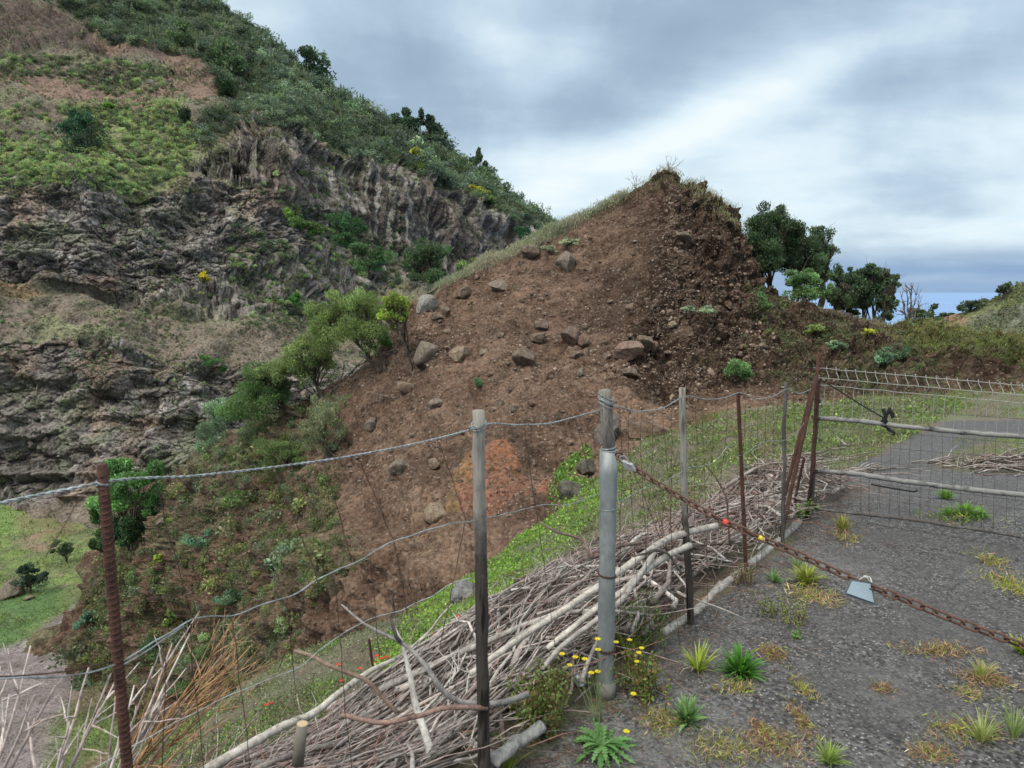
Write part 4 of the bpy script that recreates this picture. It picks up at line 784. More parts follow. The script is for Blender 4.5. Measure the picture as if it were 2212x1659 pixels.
for i, (p, x, y) in enumerate(zip(q, ax, ay)):
    w = float(np.exp(g.normal(2.35, .38))); c = np.array([BR, BR, RB, TN][g.integers(4)]) * g.uniform(.75, 1.2)
    tone = 'pale' if np.mean(c) > .125 else 'dark' if np.mean(c) < .098 else 'brown'; size = 'large' if w > 13 else 'small' if w < 9 else 'middling'
    where = 'above the boulder band' if y < 700 else 'along the boulder band' if y < 800 else 'below the boulder band'; side = 'left' if x < 1060 else 'right' if x > 1290 else 'middle'
    boulder('%s %s stone %s, on the %s part of the mound face' % (size, tone, where, side), x, y, w, w * g.uniform(.55, .9), MD, tuple(c), seed=300 + i, name='stone', group='loose stones on the mound', sub=2, rnd=g.uniform(.1, .6), zz=p)
RP = [rockproto(600 + k, 1, 5, .1) for k in range(12)]
def rubble(name, label, pts, rad, cols, seed):
    g = np.random.default_rng(seed); Vs, Fs, Cs = [], [], []; n = 0
    for p, r, c in zip(pts, rad, cols):
        V, F = RP[g.integers(12)]; a = g.uniform(0, 6.28); ca, sa = math.cos(a), math.sin(a); q = V * r * g.uniform(.6, 1.3, 3)
        Vs.append(np.c_[q[:, 0] * ca - q[:, 1] * sa, q[:, 0] * sa + q[:, 1] * ca, q[:, 2] * .8] + p); Fs.append(F + n); n += len(V); Cs.append(np.repeat([c], len(F), 0))
    o = link(name, mesh_data(name, np.concatenate(Vs), np.concatenate(Fs), M_rock, False, fcol=np.concatenate(Cs))); return tag(o, label, 'rubble', kind='stuff')
FACE = [(600, 900), (905, 650), (1200, 500), (1440, 380), (1600, 520), (1660, 700), (1750, 880), (1450, 930), (1300, 1080), (1000, 1150), (900, 1200), (700, 1100)]
q, nn, ax, ay = sample(MD, 23000, lambda px, py, P: inpoly(px, py, FACE) * (.1 + sstep(-.3, .6, fbm(P / 1.6, 3, 33))) * (.45 + .9 * np.exp(-((py - 760) / 60.) ** 2) + .7 * (px > 1420)), 23); n = len(q)
rad = np.exp(g.normal(.72, .62, n)) * q[:, 1] / FPX * .72; cols = np.array([(.16, .11, .08), (.12, .083, .062), (.27, .205, .155), (.09, .063, .047)])[g.integers(4, size=n)] * g.uniform(.75, 1.25, (n, 1))
rubble('rubble', 'small rubble and clods strewn over the brown mound', q, rad, cols, 5)
q, nn, ax, ay = sample(MD, 2600, lambda px, py, P: inpoly(px, py, [(560, 1000), (900, 1080), (1200, 1060), (900, 1290), (560, 1480), (300, 1480), (330, 1120)]) * (.3 + sstep(-.2, .6, fbm(P / 2, 2, 34))), 24); n = len(q)
rubble('rubble', 'earth clods and stones on the spur cliff', q, np.exp(g.normal(.8, .5, n)) * q[:, 1] / FPX * .8, np.array([(.13, .09, .065), (.11, .08, .06)])[g.integers(2, size=n)] * g.uniform(.75, 1.25, (n, 1)), 6)
q, nn, ax, ay = sample(VF, 900, lambda px, py, P: VF.gm * (.3 + (fbm(P / 1.5, 2, 35) > 0)), 25); n = len(q)
rubble('gravel', 'loose gravel along the path in the valley', q, np.exp(g.normal(.3, .4, n)) * q[:, 1] / FPX, np.array([(.19, .17, .16), (.13, .11, .10)])[g.integers(2, size=n)], 7)

# ------------------------------------------------------------------ low growth
def cover(name, label, sheet, n, mask, Lpx, wd, cols, hpx, seed, up=.5, cat='ground cover', lmin=.0, mat=None, var=.25, clump=.0):
    q, nn, ax, ay = sample(sheet, n, mask, seed); g = np.random.default_rng(seed); k = q[:, 1] / FPX
    L = np.maximum(Lpx * k, lmin); q = q + g.normal(size=q.shape) * L[:, None] * .4; q[:, 2] += g.uniform(0, 1, len(q)) * np.maximum(hpx * k, 0) * (1 + clump * fbm(q / (40 * k[:, None]), 2, seed))
    c = np.asarray(cols)[(np.clip((fbm(q * 2.2 / np.maximum(q[:, 1:2] * .12, .3), 2, seed) * .8 + .5 + g.normal(0, .18, len(q))), 0, .999) * len(cols)).astype(int)]
    V, F, C = leaves(q, L, wd, c, var, up, seed=seed); o = link(name, mesh_data(name, V, F, mat or M_leaf, False, fcol=C)); return tag(o, label, cat, kind='stuff')
NEARV = lambda px, py, P: (fd(P[..., 0], P[..., 1]) > .35) & (P[..., 2] > -8)
patchy = lambda P, s, sd, a=-.1, b_=.35: sstep(a, b_, fbm(P / s, 3, sd))
LUSH = [(.18, .27, .075), (.14, .21, .065), (.24, .30, .10), (.11, .16, .065), (.20, .20, .11)]
cover('ground_cover', 'vivid green clover patches on the slope just beyond the brush heap', NR, 30000, lambda px, py, P: NEARV(px, py, P) * (.15 + patchy(P, .7, 143, -.15, .15)) * inpoly(px, py, [(1180, 1110), (1290, 1040), (1300, 1110), (1080, 1300), (900, 1420), (780, 1500), (830, 1380), (1000, 1230)]), 6.5, .7, [(.22, .36, .06), (.18, .31, .06), (.27, .40, .09)], 9, 49, up=.6, clump=.8)
DULL = [(.12, .14, .07), (.14, .17, .09), (.17, .18, .12), (.10, .13, .06), (.19, .17, .11)]
cover('ground_cover', 'bright green leafy ground cover on the slope behind the fence', NR, 95000, lambda px, py, P: NEARV(px, py, P) * patchy(P, .9, 120, -.12, .22) * (P[..., 1] < 20), 6.2, .6, LUSH, 8, 31, up=.6, clump=.8, var=.35)
cover('ground_cover', 'greyish weeds and dry stalks on the slope behind the fence', NR, 85000, lambda px, py, P: NEARV(px, py, P) * (P[..., 1] < 20), 10, .15, DULL + [(.24, .21, .14)], 9, 32, up=1.3, var=.35)
cover('ground_cover', 'tiny white wild flowers on the slope behind the fence', NR, 2600, lambda px, py, P: NEARV(px, py, P) * patchy(P, 1.5, 121, -.2, .2) * (P[..., 1] < 16), 3.0, .9, [(.6, .6, .52), (.5, .5, .42)], 12, 33, up=.2)
TRK = lambda px, py, P: inpoly(px, py, [(1500, 890), (1760, 890), (1900, 850), (2400, 840), (2400, 905), (2060, 905), (1960, 930), (1900, 990), (1850, 1000), (1800, 1030), (1745, 1080), (1640, 1010), (1400, 1000), (1380, 960)]) * 1. + inpoly(px, py, [(2060, 950), (2400, 935), (2400, 1000), (2060, 1005)]) * .8
cover('grass', 'green grass beside the track beyond the gate', NR, 36000, lambda px, py, P: TRK(px, py, P) * (.35 + patchy(P, 1.6, 122)), 7, .14, [(.15, .24, .055), (.19, .27, .06), (.15, .15, .07), (.11, .19, .06), (.21, .19, .11)], 6, 34, up=1.5, cat='grass')
cover('grass', 'green and dry grass along the foot of the dark bank', MD, 26000, lambda px, py, P: inpoly(px, py, [(1480, 900), (1700, 885), (1850, 862), (2400, 848), (2400, 960), (1480, 960)]) * (.4 + patchy(P, 2, 123)), 7.5, .14, [(.14, .25, .07), (.17, .27, .05), (.20, .26, .05), (.17, .15, .08), (.19, .16, .10)], 7, 35, up=1.5, cat='grass')
cover('grass', 'yellow green grass along the top of the bank', MD, 17000, lambda px, py, P: inpoly(px, py, [(1860, 690), (2400, 720), (2400, 800), (2150, 775), (2000, 760), (1880, 730)]) * (.5 + patchy(P, 1, 124)), 7, .14, [(.20, .23, .075), (.16, .20, .06), (.22, .27, .07), (.20, .18, .12)], 7, 36, up=1.6, cat='grass')
cover('scrub', 'mixed green and dry scrub covering the dark bank', MD, 22000, lambda px, py, P: inpoly(px, py, [(1600, 600), (1700, 640), (1900, 705), (2400, 760), (2400, 850), (1700, 850), (1640, 760)]) * patchy(P, 1.3, 125, -.05, .35), 6, .3, [(.11, .12, .06), (.09, .12, .055), (.14, .15, .07), (.12, .105, .07)], 8, 37, up=.8, cat='scrub')
cover('scrub', 'grey green scrub and dry stalks covering the spur cliff', MD, 60000, lambda px, py, P: inpoly(px, py, [(240, 1110), (420, 1000), (600, 890), (720, 870), (740, 1010), (740, 1120), (820, 1200), (720, 1250), (640, 1500), (200, 1600), (150, 1380)]) * patchy(P, 1.8, 126, -.22, .25), 6, .26, [(.10, .105, .06), (.12, .14, .065), (.08, .10, .05), (.15, .165, .08), (.14, .12, .085)], 10, 38, up=.8, cat='scrub', clump=.8)
cover('grass', 'silvery dry grass along the crest of the mound', MD, 15000, lambda px, py, P: inpoly(px, py, [(920, 610), (1000, 570), (1200, 470), (1340, 415), (1360, 425), (1210, 510), (1150, 540), (1010, 600), (930, 630)]) * 1., 8, .10, [(.30, .31, .22), (.24, .27, .17), (.36, .34, .26)], 9, 39, up=1.8, cat='grass')
cover('grass', 'sparse dry grass and weeds on the peak of the mound', MD, 5200, lambda px, py, P: inpoly(px, py, [(1290, 430), (1440, 350), (1580, 430), (1600, 500), (1560, 480), (1480, 420), (1440, 400), (1330, 450)]) * 1., 9, .09, [(.24, .24, .12), (.28, .25, .15), (.19, .21, .10)], 10, 40, up=1.8, cat='grass')
cover('scrub', 'thin dry weeds scattered over the mound face', MD, 7000, lambda px, py, P: inpoly(px, py, FACE) * patchy(P, 1.2, 127, .15, .5), 6, .18, [(.17, .16, .10), (.14, .15, .08), (.22, .19, .13)], 6, 41, up=1.0, cat='scrub')
cover('creeper', 'bright green creeper over the blocks left of the galvanised post', MD, 3000, lambda px, py, P: (.2 + patchy(P, .6, 142, -.1, .2)) * inpoly(px, py, [(1215, 1000), (1270, 965), (1290, 985), (1230, 1035), (1290, 1040), (1295, 1070), (1190, 1100), (1180, 1060)]) * 1., 6.5, .8, [(.15, .26, .06), (.20, .32, .08), (.11, .18, .05)], 8, 42, up=.5)
cover('grass', 'short grass and herbs on the valley floor', VF, 42000, lambda px, py, P: (1 - VF.gm) * (.3 + patchy(P, 2, 128)), 6, .3, [(.13, .19, .05), (.17, .25, .06), (.09, .14, .045), (.15, .15, .07)], 4, 43, up=1.0, cat='grass')
cover('scrub', 'scrub over the grassy far hill on the right', HL, 5200, lambda px, py, P: patchy(P, 2.5, 129, -.3, .3), 6, .6, [(.10, .12, .06), (.13, .15, .075), (.15, .17, .07)], 6, 44, up=.4, cat='scrub')
cover('scrub', 'low dry growth over the slopes of the far valley side', MT, 42000, lambda px, py, P: (inpoly(px, py, [(-60, 120), (480, 150), (480, 420), (-60, 420)]) * 1. + .3 * inpoly(px, py, [(-60, 640), (640, 700), (860, 720), (860, 850), (450, 800), (-60, 740)]) + .35) * patchy(P, 6, 130, -.2, .4), 5.5, .5, [(.11, .13, .065), (.13, .13, .08), (.14, .17, .075), (.15, .13, .10)], 5, 45, up=.5, cat='scrub')
cover('understory', 'undergrowth between the crowns of the ridge forest', MT, 16000, lambda px, py, P: inpoly(px, py, FOREST) * 1., 6, .7, [(.05, .075, .035), (.065, .09, .045), (.085, .11, .055)], 6, 46, up=.5, cat='scrub')
SPUR = [(250, 1130), (420, 1010), (600, 900), (720, 880), (740, 1000), (720, 1120), (800, 1220), (720, 1260), (620, 1450), (540, 1560), (200, 1600), (150, 1400)]
q, nn, ax, ay = sample(MD, 1900, lambda px, py, P: inpoly(px, py, SPUR) * (.4 + patchy(P, 2.2, 140, -.3, .2)), 47); n = len(q)
cols = np.where((g.uniform(size=n) < .5)[:, None], pick(g, [(.20, .22, .11), (.25, .28, .13), (.18, .20, .12)], n), pick(g, [(.14, .21, .08), (.20, .28, .17), (.22, .27, .10), (.12, .17, .07), (.15, .19, .12)], n))
scatter_bushes('scrub', 'bushes of many greens crowding the spur cliff', q, np.exp(g.normal(2.5, .55, n)) * q[:, 1] / FPX, cols * (.88, .82, .82), PROTO, .18, 8, 'scrub')
q, nn, ax, ay = sample(MD, 200, lambda px, py, P: inpoly(px, py, [(230, 1150), (420, 1030), (600, 930), (720, 900), (740, 1100), (700, 1230), (600, 1420), (500, 1540), (200, 1560)]) * 1., 50); n = len(q)
scatter_bushes('scrub', 'larger rounded bushes on the spur cliff', q, np.exp(g.normal(2.95, .28, n)) * q[:, 1] / FPX, pick(g, [(.16, .22, .09), (.20, .25, .12), (.22, .24, .13), (.13, .20, .08), (.28, .33, .11), (.18, .26, .17)], n), PROTO, .15, 11, 'scrub')
CRST = [(410, 1010), (560, 890), (700, 830), (760, 860), (730, 980), (600, 1040), (440, 1100)]
q, nn, ax, ay = sample(MD, 150, lambda px, py, P: inpoly(px, py, CRST) * 1., 49); n = len(q)
scatter_bushes('scrub', 'mixed green bushes along the crest of the spur', q, np.exp(g.normal(2.85, .3, n)) * q[:, 1] / FPX, pick(g, [(.19, .26, .10), (.14, .21, .085), (.20, .27, .17), (.23, .26, .14)], n), PROTO, .16, 10, 'scrub')
q, nn, ax, ay = sample(MD, 420, lambda px, py, P: inpoly(px, py, [(1630, 600), (1700, 650), (1900, 710), (2400, 740), (2400, 840), (1700, 850), (1600, 760)]) * (.1 + patchy(P, 1.6, 141, -.1, .3)), 48); n = len(q)
scatter_bushes('scrub', 'low bushes growing over the dark bank', q, np.exp(g.normal(1.95, .4, n)) * q[:, 1] / FPX, pick(g, [(.18, .23, .10), (.24, .28, .11), (.16, .17, .11), (.19, .16, .12)], n), PROTO, .19, 9, 'scrub')
# bare shrubs on the skyline of the mound
def bare_shrub(name, label, base, tips, col, r0_=.006, seed=0, sub=4, cat='shrub', group=None, wob=.12, Y=None, spread=.3):
    bp = np.asarray(base, float); e_ = MB(); g = np.random.default_rng(seed)
    for j, tpt in enumerate(tips):
        cv = curve((0, 0, 0), np.asarray(tpt) - bp, 8, wob, seed=seed + j); L = np.linalg.norm(cv[-1]); rr_ = r0_ * g.uniform(.7, 1.15)
        e_.add(*tube(cv, np.linspace(rr_, rr_ * .3, 8), 5), col if not isinstance(col, list) else col[j % len(col)])
        for k in range(sub):
            i = g.integers(2, 7); d = cv[i + 1] - cv[i]; d /= np.linalg.norm(d); d = d + g.normal(size=3) * .45; d /= np.linalg.norm(d)
            b2 = cv[i] + d * L * spread * g.uniform(.5, 1.2); c2 = curve(cv[i], b2, 6, wob * 1.2, seed=seed + j * 9 + k); e_.add(*tube(c2, np.linspace(rr_ * .55, rr_ * .15, 6), 4), col if not isinstance(col, list) else col[j % len(col)])
            if sub > 3:
                d3 = d + g.normal(size=3) * .5; d3 /= np.linalg.norm(d3); e_.add(*tube(curve(c2[3], c2[3] + d3 * L * spread * .5, 4, wob, seed=j), np.linspace(rr_ * .3, rr_ * .1, 4), 3), col if not isinstance(col, list) else col[j % len(col)])
    V, F, C = e_.arrays(); return tag(link(name, mesh_data(name, V, F, M_bark, True, fcol=C), loc=bp), label, cat, group)
def tips(lst, Y): return [W(x, y, Y + rng.uniform(-.15, .15)) for x, y in lst]
b0 = MD.hit(1446, 372); bare_shrub('bare_shrub', 'leafless shrub with curling twigs on the very peak of the mound', b0, tips([(1438, 335), (1450, 342), (1462, 340), (1475, 348), (1444, 350)], b0[1]), (.20, .17, .13), .018, 5)
b0 = MD.hit(1372, 408); bare_shrub('bare_shrub', 'small dry shrub on the skyline left of the peak', b0, tips([(1365, 370), (1376, 374), (1385, 380), (1358, 385)], b0[1]), (.22, .20, .17), .014, 6)
b0 = MD.hit(1296, 455); bare_shrub('bare_shrub', 'tiny dry stalks on the skyline halfway down the crest', b0, tips([(1290, 428), (1300, 432), (1284, 438)], b0[1]), (.24, .22, .18), .012, 7)
b0 = W(1962, 715, 34); bare_shrub('bare_tree', 'slender leafless tree in front of the sea', b0, tips([(1945, 630), (1958, 618), (1970, 610), (1982, 625), (1992, 640), (1952, 650), (1975, 655)], 34), (.16, .14, .13), .05, 8, sub=7, cat='tree')
b0 = VF.hit(208, 1340); bare_shrub('bare_tree', 'thin leafless sapling at the edge of the gravel path', b0, tips([(195, 1245), (204, 1238), (212, 1250), (190, 1262), (216, 1265)], b0[1]), (.11, .10, .075), .05, 9, sub=6, cat='tree')
b0 = MD.hit(655, 895); bare_shrub('dead_branch', 'black fallen branch heap at the foot of the pale feathery tree', MD.hit(690, 868), [MD.hit(655, 845) + (0, 0, .5), MD.hit(720, 850) + (0, 0, .2), MD.hit(780, 800) + (0, 0, .4), MD.hit(640, 870) + (0, 0, .3), MD.hit(665, 850) + (0, 0, .7)], (.05, .042, .038), .05, 10, sub=6, cat='branch')
b0 = MD.hit(880, 815)
for i, (x, y, lb) in enumerate([(845, 858, 'pale root tangle on the bare slope below the yellow green tree'), (812, 868, 'small root tangle left of the pale one on the bare slope'), (790, 770, 'twisted pale dead branch beside the two dark trunks'), (728, 928, 'dry forked stick lying left on the brown slope'), (818, 952, 'single crooked stick lying on the brown slope')]):
    b0 = MD.hit(x, y); bare_shrub('dead_branch', lb, b0, [b0 + np.array([rng.uniform(-.6, .6), rng.uniform(-.3, .2), rng.uniform(.05, .35)]) for _ in range(5 if i < 3 else 2)], (.20, .16, .13), .022, 20 + i, cat='branch', wob=.3)
# ------------------------------------------------------------------ fence
def simple_mat(name, col, rough=.6, metal=0., spec=.3, sc=30, lo=.6, hi=1.4, bstr=.3, bdist=.002, col2=None, sc2=6, th=(.45, .6), stretch=1.0):
    m, b = newmat(name); g = b.n('ShaderNodeTexCoord').outputs['Object']; mp_ = b.n('ShaderNodeMapping'); b.l(g, mp_.inputs[0]); mp_.inputs['Scale'].default_value = (1, 1, stretch); g = mp_.outputs[0]
    a = b.noise(g, sc, 5, .7); f = b.m('ADD', lo, b.m('MULTIPLY', a, hi - lo)); c = col
    if col2: c = b.mix(b.ramp(b.noise(g, sc2, 5, .7), [(th[0], (0, 0, 0)), (th[1], (1, 1, 1))]), col, col2)
    out(b, principled(b, b.mix(1.0, c, f, 'MULTIPLY'), rough, spec, metal, bump=a, bstr=bstr, bdist=bdist)); return m
M_galv = simple_mat('galvanised_steel', (.19, .205, .20), .55, .25, .35, 45, .55, 1.4, .2, .0008, (.28, .295, .285), 7, (.42, .6), .5)
M_gwire = simple_mat('zinc_wire', (.42, .46, .46), .38, .6, .5, 90, .6, 1.3, .1, .0003, (.25, .26, .25), 25)
M_rust = simple_mat('rusty_steel', (.088, .042, .030), .85, .1, .2, 90, .4, 1.6, .6, .0012, (.055, .028, .022), 20)
M_rustc = simple_mat('rusty_chain', (.10, .048, .032), .75, .25, .3, 160, .4, 1.6, .7, .0010, (.17, .12, .10), 60, (.5, .7))
M_netting = simple_mat('rusted_netting', (.075, .045, .035), .85, .1, .2, 90, .5, 1.5, .2, .0005)
M_gwood = simple_mat('weathered_wood', (.22, .20, .17), .95, 0, .05, 70, .1, 1.9, 1, .004, (.075, .07, .065), 14, (.45, .62), .16)
M_dwood = simple_mat('dark_wood', (.07, .063, .056), .95, 0, .05, 70, .5, 1.7, .7, .002, (.13, .125, .12), 16, (.5, .66), .2)
M_black = simple_mat('black_cord', (.02, .02, .022), .7, 0, .2)
M_cutwood = simple_mat('cut_wood_end', (.42, .31, .19), .8, 0, .2, 50, .7, 1.3)
def twotone(name, zc, zw):
    m, b = newmat(name); g0 = b.n('ShaderNodeTexCoord').outputs['Object']; sx = b.n('ShaderNodeSeparateXYZ'); b.l(g0, sx.inputs[0]); mp_ = b.n('ShaderNodeMapping'); b.l(g0, mp_.inputs[0]); mp_.inputs['Scale'].default_value = (1, 1, .14); g = mp_.outputs[0]
    a = b.noise(g, 90, 5, .7); n_ = b.noise(g0, 16, 4, .7); k = b.m('ADD', b.m('DIVIDE', b.m('SUBTRACT', sx.outputs[2], zc), zw), b.m('MULTIPLY', b.m('SUBTRACT', n_, .5), 2.2))
    c = b.ramp(k, [(0, (.062, .053, .046)), (.5, (.13, .115, .10)), (1, (.27, .245, .21))]); c = b.mix(1.0, c, b.m('ADD', .2, b.m('MULTIPLY', a, 1.6)), 'MULTIPLY')
    cr = b.ramp(b.noise(g, 30, 2, .5), [(.36, (.25, .25, .25)), (.42, (1, 1, 1))]); out(b, principled(b, b.mix(.8, c, b.mix(1.0, c, cr, 'MULTIPLY')), .95, .05, bump=b.m('ADD', a, cr), bstr=1.0, bdist=.005)); return m
M_two = twotone('weathered_post_wood', .78, .25); M_two2 = twotone('knotty_post_wood', .45, .25)
def gz(px_, py_): # point on the track seen at a pixel
    a, b_ = slope(px_, py_); Y = 2.0
    for _ in range(60):
        zt = float(nz(np.array(a * Y), np.array(Y))); Y = Y + ((CAMZ + b_ * Y) - zt) / max(-b_, .1) * .6
    return np.array([a * Y, Y, zt])
def post(name, label, top, bot, w, mat, Y, sides=10, wob=.004, seed=0, taper=.9, ridge=None, n=22, Ybot=None, lump=.04, cat='post', bury=.15):
    p0 = W(*bot, Ybot or Y); p1 = W(*top, Y); k = Y / FPX; gnd = float(nz(np.array(p0[0]), np.array(p0[1])))
    if p0[2] > gnd - bury: p0 = p0 + (p1 - p0) * ((gnd - bury - p0[2]) / (p1[2] - p0[2]))
    g = np.random.default_rng(seed); e_ = empty(name, (p0[0], p0[1], gnd), label, cat); o0 = np.array([p0[0], p0[1], gnd])
    t = np.linspace(0, 1, n)[:, None]; cv = p0 + (p1 - p0) * t; wv_ = np.cumsum(g.normal(0, wob, (n, 3)), 0); wv_ -= t * wv_[-1]; cv = cv + wv_ * (1, 1, 0)
    r = w * k / 2 * np.linspace(1, taper, n) * (1 + (.0 if ridge else .05) * g.normal(size=n))
    V, F = tube(cv - o0, r, sides, True, lump=lump, seed=seed)
    ob = link('shaft', mesh_data('shaft', V, np.array(F), mat, True), e_)
    if ridge:
        mb = MB(); L = np.linalg.norm(p1 - p0)
        for i in range(int(L / ridge)):
            q = p0 + (p1 - p0) * (i * ridge / L) - o0; th = np.linspace(0, np.pi * 2, 9); ring = np.c_[np.cos(th) * r[0] * 1.08, np.sin(th) * r[0] * 1.08, np.sin(th) * r[0] * .7] + q; V, F = tube(ring, r[0] * .16, 4, False); mb.add(V, F)
        mb.build('ribs', mat, e_, loc=(0, 0, 0))
    return e_, p0, p1, o0
YR, Y1, YG_, Y3, Y4, Y5, YGT = 1.313, 2.15, 2.73, 3.35, 4.0, 4.45, 5.02
post('rusty_bar', 'leaning rust red reinforcing bar at the far left of the fence', (220, 1004), (275, 1659), 22, M_rust, YR, 10, .0003, 1, 1.0, ridge=.012, lump=.01)
e1, a1, b1_, o1 = post('wooden_post', 'weathered grey crooked wooden post with a dark lower half, left of the galvanised tube', (1034, 886), (1048, 1680), 30, M_two, Y1, 12, .0016, 2, .92, lump=.03)
eg, a2, b2_, o2 = post('steel_tube_post', 'thick galvanised steel tube post with a wooden stake in its mouth', (1315, 972), (1308, 1500), 38, M_galv, YG_, 28, 0, 3, 1.0, lump=0, n=12)
def ring(center, r, wr, name, mat, parent, off, turns=1, tilt=.15, seed=0, sides=5):
    g = np.random.default_rng(seed); th = np.linspace(0, 2 * np.pi * turns, int(24 * turns)); rr_ = r * (1 + .04 * g.normal(size=len(th))); tl = tilt * r * g.uniform(-1, 1, turns)[np.minimum((th / 6.2832).astype(int), turns - 1)]
    c = np.c_[np.cos(th) * rr_, np.sin(th) * rr_, np.linspace(0, turns * wr * 2.2, len(th)) + np.sin(th + g.uniform(0, 6)) * r * tilt + tl]; V, F = tube(c + center - off, wr, sides); return link(name, mesh_data(name, V, F, mat, True), parent)
kG = YG_ / FPX
ring(W(1315, 974, YG_), 19.5 * kG, .0022, 'tube_lip', M_galv, eg, o2, 1, 0)
for i, (y, wr_, mt_, n_) in enumerate(((1100, .0012, M_gwire, 1), (1245, .0022, M_netting, 2), (1404, .002, M_netting, 3))): ring(W(1313 - i * 2, y, YG_), 20 * kG, wr_, 'wire_band', mt_, eg, o2, n_, .12, i)
V, F = tube(np.array([W(1310, 1470, YG_) - (0, .0, 0), W(1308, 1502, YG_ - .0) - (0, 0, .01)]) - o2, [22 * kG, 25 * kG], 20); link('concrete_collar', mesh_data('concrete_collar', V, F, simple_mat('collar_concrete', (.16, .15, .13), .9), True), eg)
ew, a3, b3_, o3 = post('wooden_stake', 'short grey wooden stake standing in the mouth of the galvanised tube', (1306, 842), (1318, 1010), 29, M_gwood, YG_, 12, .0012, 5, .95, bury=-9, n=12, lump=.035)
ring(W(1308, 870, YG_), 16.5 * kG, .0012, 'wire_wrap', M_gwire, ew, o3, 6, .5, 7); ring(W(1314, 968, YG_), 15.5 * kG, .0012, 'wire_wrap', M_gwire, ew, o3, 3, .15, 8)
e3, _, _, o3b = post('wooden_post', 'knotty wooden post with a pale top, right of the galvanised tube', (1474, 838), (1492, 1348), 17, M_two2, Y3, 10, .002, 6, .8, lump=.05)
post('ribbed_bar', 'upright ribbed reinforcing bar between the two thin wooden posts', (1594, 842), (1612, 1240), 8, M_rust, Y4, 8, .0006, 7, 1.0, ridge=.014, lump=.02)
post('thin_wooden_post', 'thin crooked dark wooden post just left of the leaning rusty rods', (1697, 826), (1692, 1158), 9, M_dwood, Y5, 8, .0025, 8, .85, lump=.06)
post('leaning_rod', 'rust brown pipe leaning against the gate post', (1763, 816), (1685, 1168), 9, M_rust, 4.9, 8, .0006, 9, 1.0, Ybot=4.55, bury=0)
post('leaning_rod', 'darker second rod leaning behind the rust brown pipe', (1755, 838), (1694, 1075), 8, M_rust, 5.0, 8, .0006, 10, 1.0, Ybot=5.0, bury=0)
post('leaning_rod', 'short rusty stub leaning low beside the gate post', (1737, 988), (1712, 1110), 6, M_rust, 5.1, 6, .0006, 11, 1.0, bury=0)
egp, _, _, ogp = post('gate_post', 'dark weathered gate post bound with wire at the left end of the gate', (1768, 812), (1752, 1120), 11, M_dwood, YGT, 10, .0025, 12, .9, lump=.05)
q = np.array([W(x, y, YGT - .02) for x, y in ((1767, 764), (1764, 850), (1757, 1000), (1742, 1120))]); V, F = tube(q - ogp, 3.5 * YGT / FPX, 6); link('reinforcing_bar', mesh_data('reinforcing_bar', V, F, M_rust, True), egp)
for i, y in enumerate((816, 822, 868, 905, 1018, 1095)): ring(W(1766 - (y - 816) * .045, y, YGT), .028, .003, 'wire_binding', M_netting, egp, ogp, 3, .25, 20 + i)
# twisted top strand
def along(pts, step=.01):
    pts = np.array(pts); L = np.r_[0, np.cumsum(np.linalg.norm(np.diff(pts, axis=0), axis=1))]; t = np.arange(0, L[-1], step); return pchip(L, pts, t), t
def frame(c):
    T_ = np.gradient(c, axis=0); T_ /= np.linalg.norm(T_, axis=1)[:, None] + 1e-9; A = np.cross(T_, (0, 0, 1.)); A /= np.linalg.norm(A, axis=1)[:, None] + 1e-9; return A, np.cross(T_, A)
def twisted(name, label, pts, r, pitch, mat, step=.004, cat='wire', off=1.0):
    c, t = along(pts, step); A, Bn = frame(c); mb = MB()
    e_ = empty(name, c[0], label, cat)
    for ph in (0, np.pi):
        th = t / pitch * 2 * np.pi + ph; q = c + A * (np.cos(th) * r * off)[:, None] + Bn * (np.sin(th) * r * off)[:, None]
        V, F = tube(q - c[0], r, 5); link('strand', mesh_data('strand', V, F, mat, True), e_)
    return c
TOP = [W(-120, 1118, 1.12), W(20, 1082, 1.2), W(120, 1062, 1.26), W(226, 1041, 1.312), W(420, 1028, 1.45), W(600, 1008, 1.6), W(760, 985, 1.76), W(900, 958, 1.93), W(1030, 924, 2.13), W(1050, 917, 2.17), W(1120, 918, 2.3), W(1200, 912, 2.47), W(1290, 888, 2.69), W(1318, 879, 2.76), W(1380, 889, 2.97), W(1430, 882, 3.16), W(1478, 857, 3.37), W(1530, 863, 3.62), W(1570, 858, 3.82), W(1594, 849, 3.98), W(1640, 862, 4.15), W(1670, 856, 4.3), W(1697, 842, 4.43), W(1730, 850, 4.65), W(1750, 842, 4.85), W(1766, 824, 5.0)]
topc = twisted('top_wire', 'thick twisted galvanised wire strung along the tops of the posts', TOP, .00165, .034, M_gwire)
mb = MB(); kn = empty('wire_knot', W(1034, 924, Y1), 'wire knot tying the twisted strand to the weathered grey post', 'wire')
ring(W(1034, 920, Y1), 16 * Y1 / FPX, .0015, 'loop', M_gwire, kn, W(1034, 924, Y1), 3, .35, 41)
kn = empty('wire_knot', W(226, 1041, YR), 'wire knot tying the twisted strand to the rust red bar at the left', 'wire')
ring(W(222, 1043, YR), 12.5 * YR / FPX, .0014, 'loop', M_gwire, kn, W(226, 1041, YR), 2, .4, 42)
def wire(name, label, pts, r, mat, twist=0, wob=0., cat='wire', seed=0):
    c, t = along(pts, .012); g = np.random.default_rng(seed)
    if wob: c = c + np.stack([pn(np.c_[t * 14, t * 0 + k * 9.1, t * 0 + seed], k) for k in range(3)], -1) * wob
    V, F = tube(c - c[0], r, 5); o = link(name, mesh_data(name, V, F, mat, True), loc=c[0]); return tag(o, label, cat)
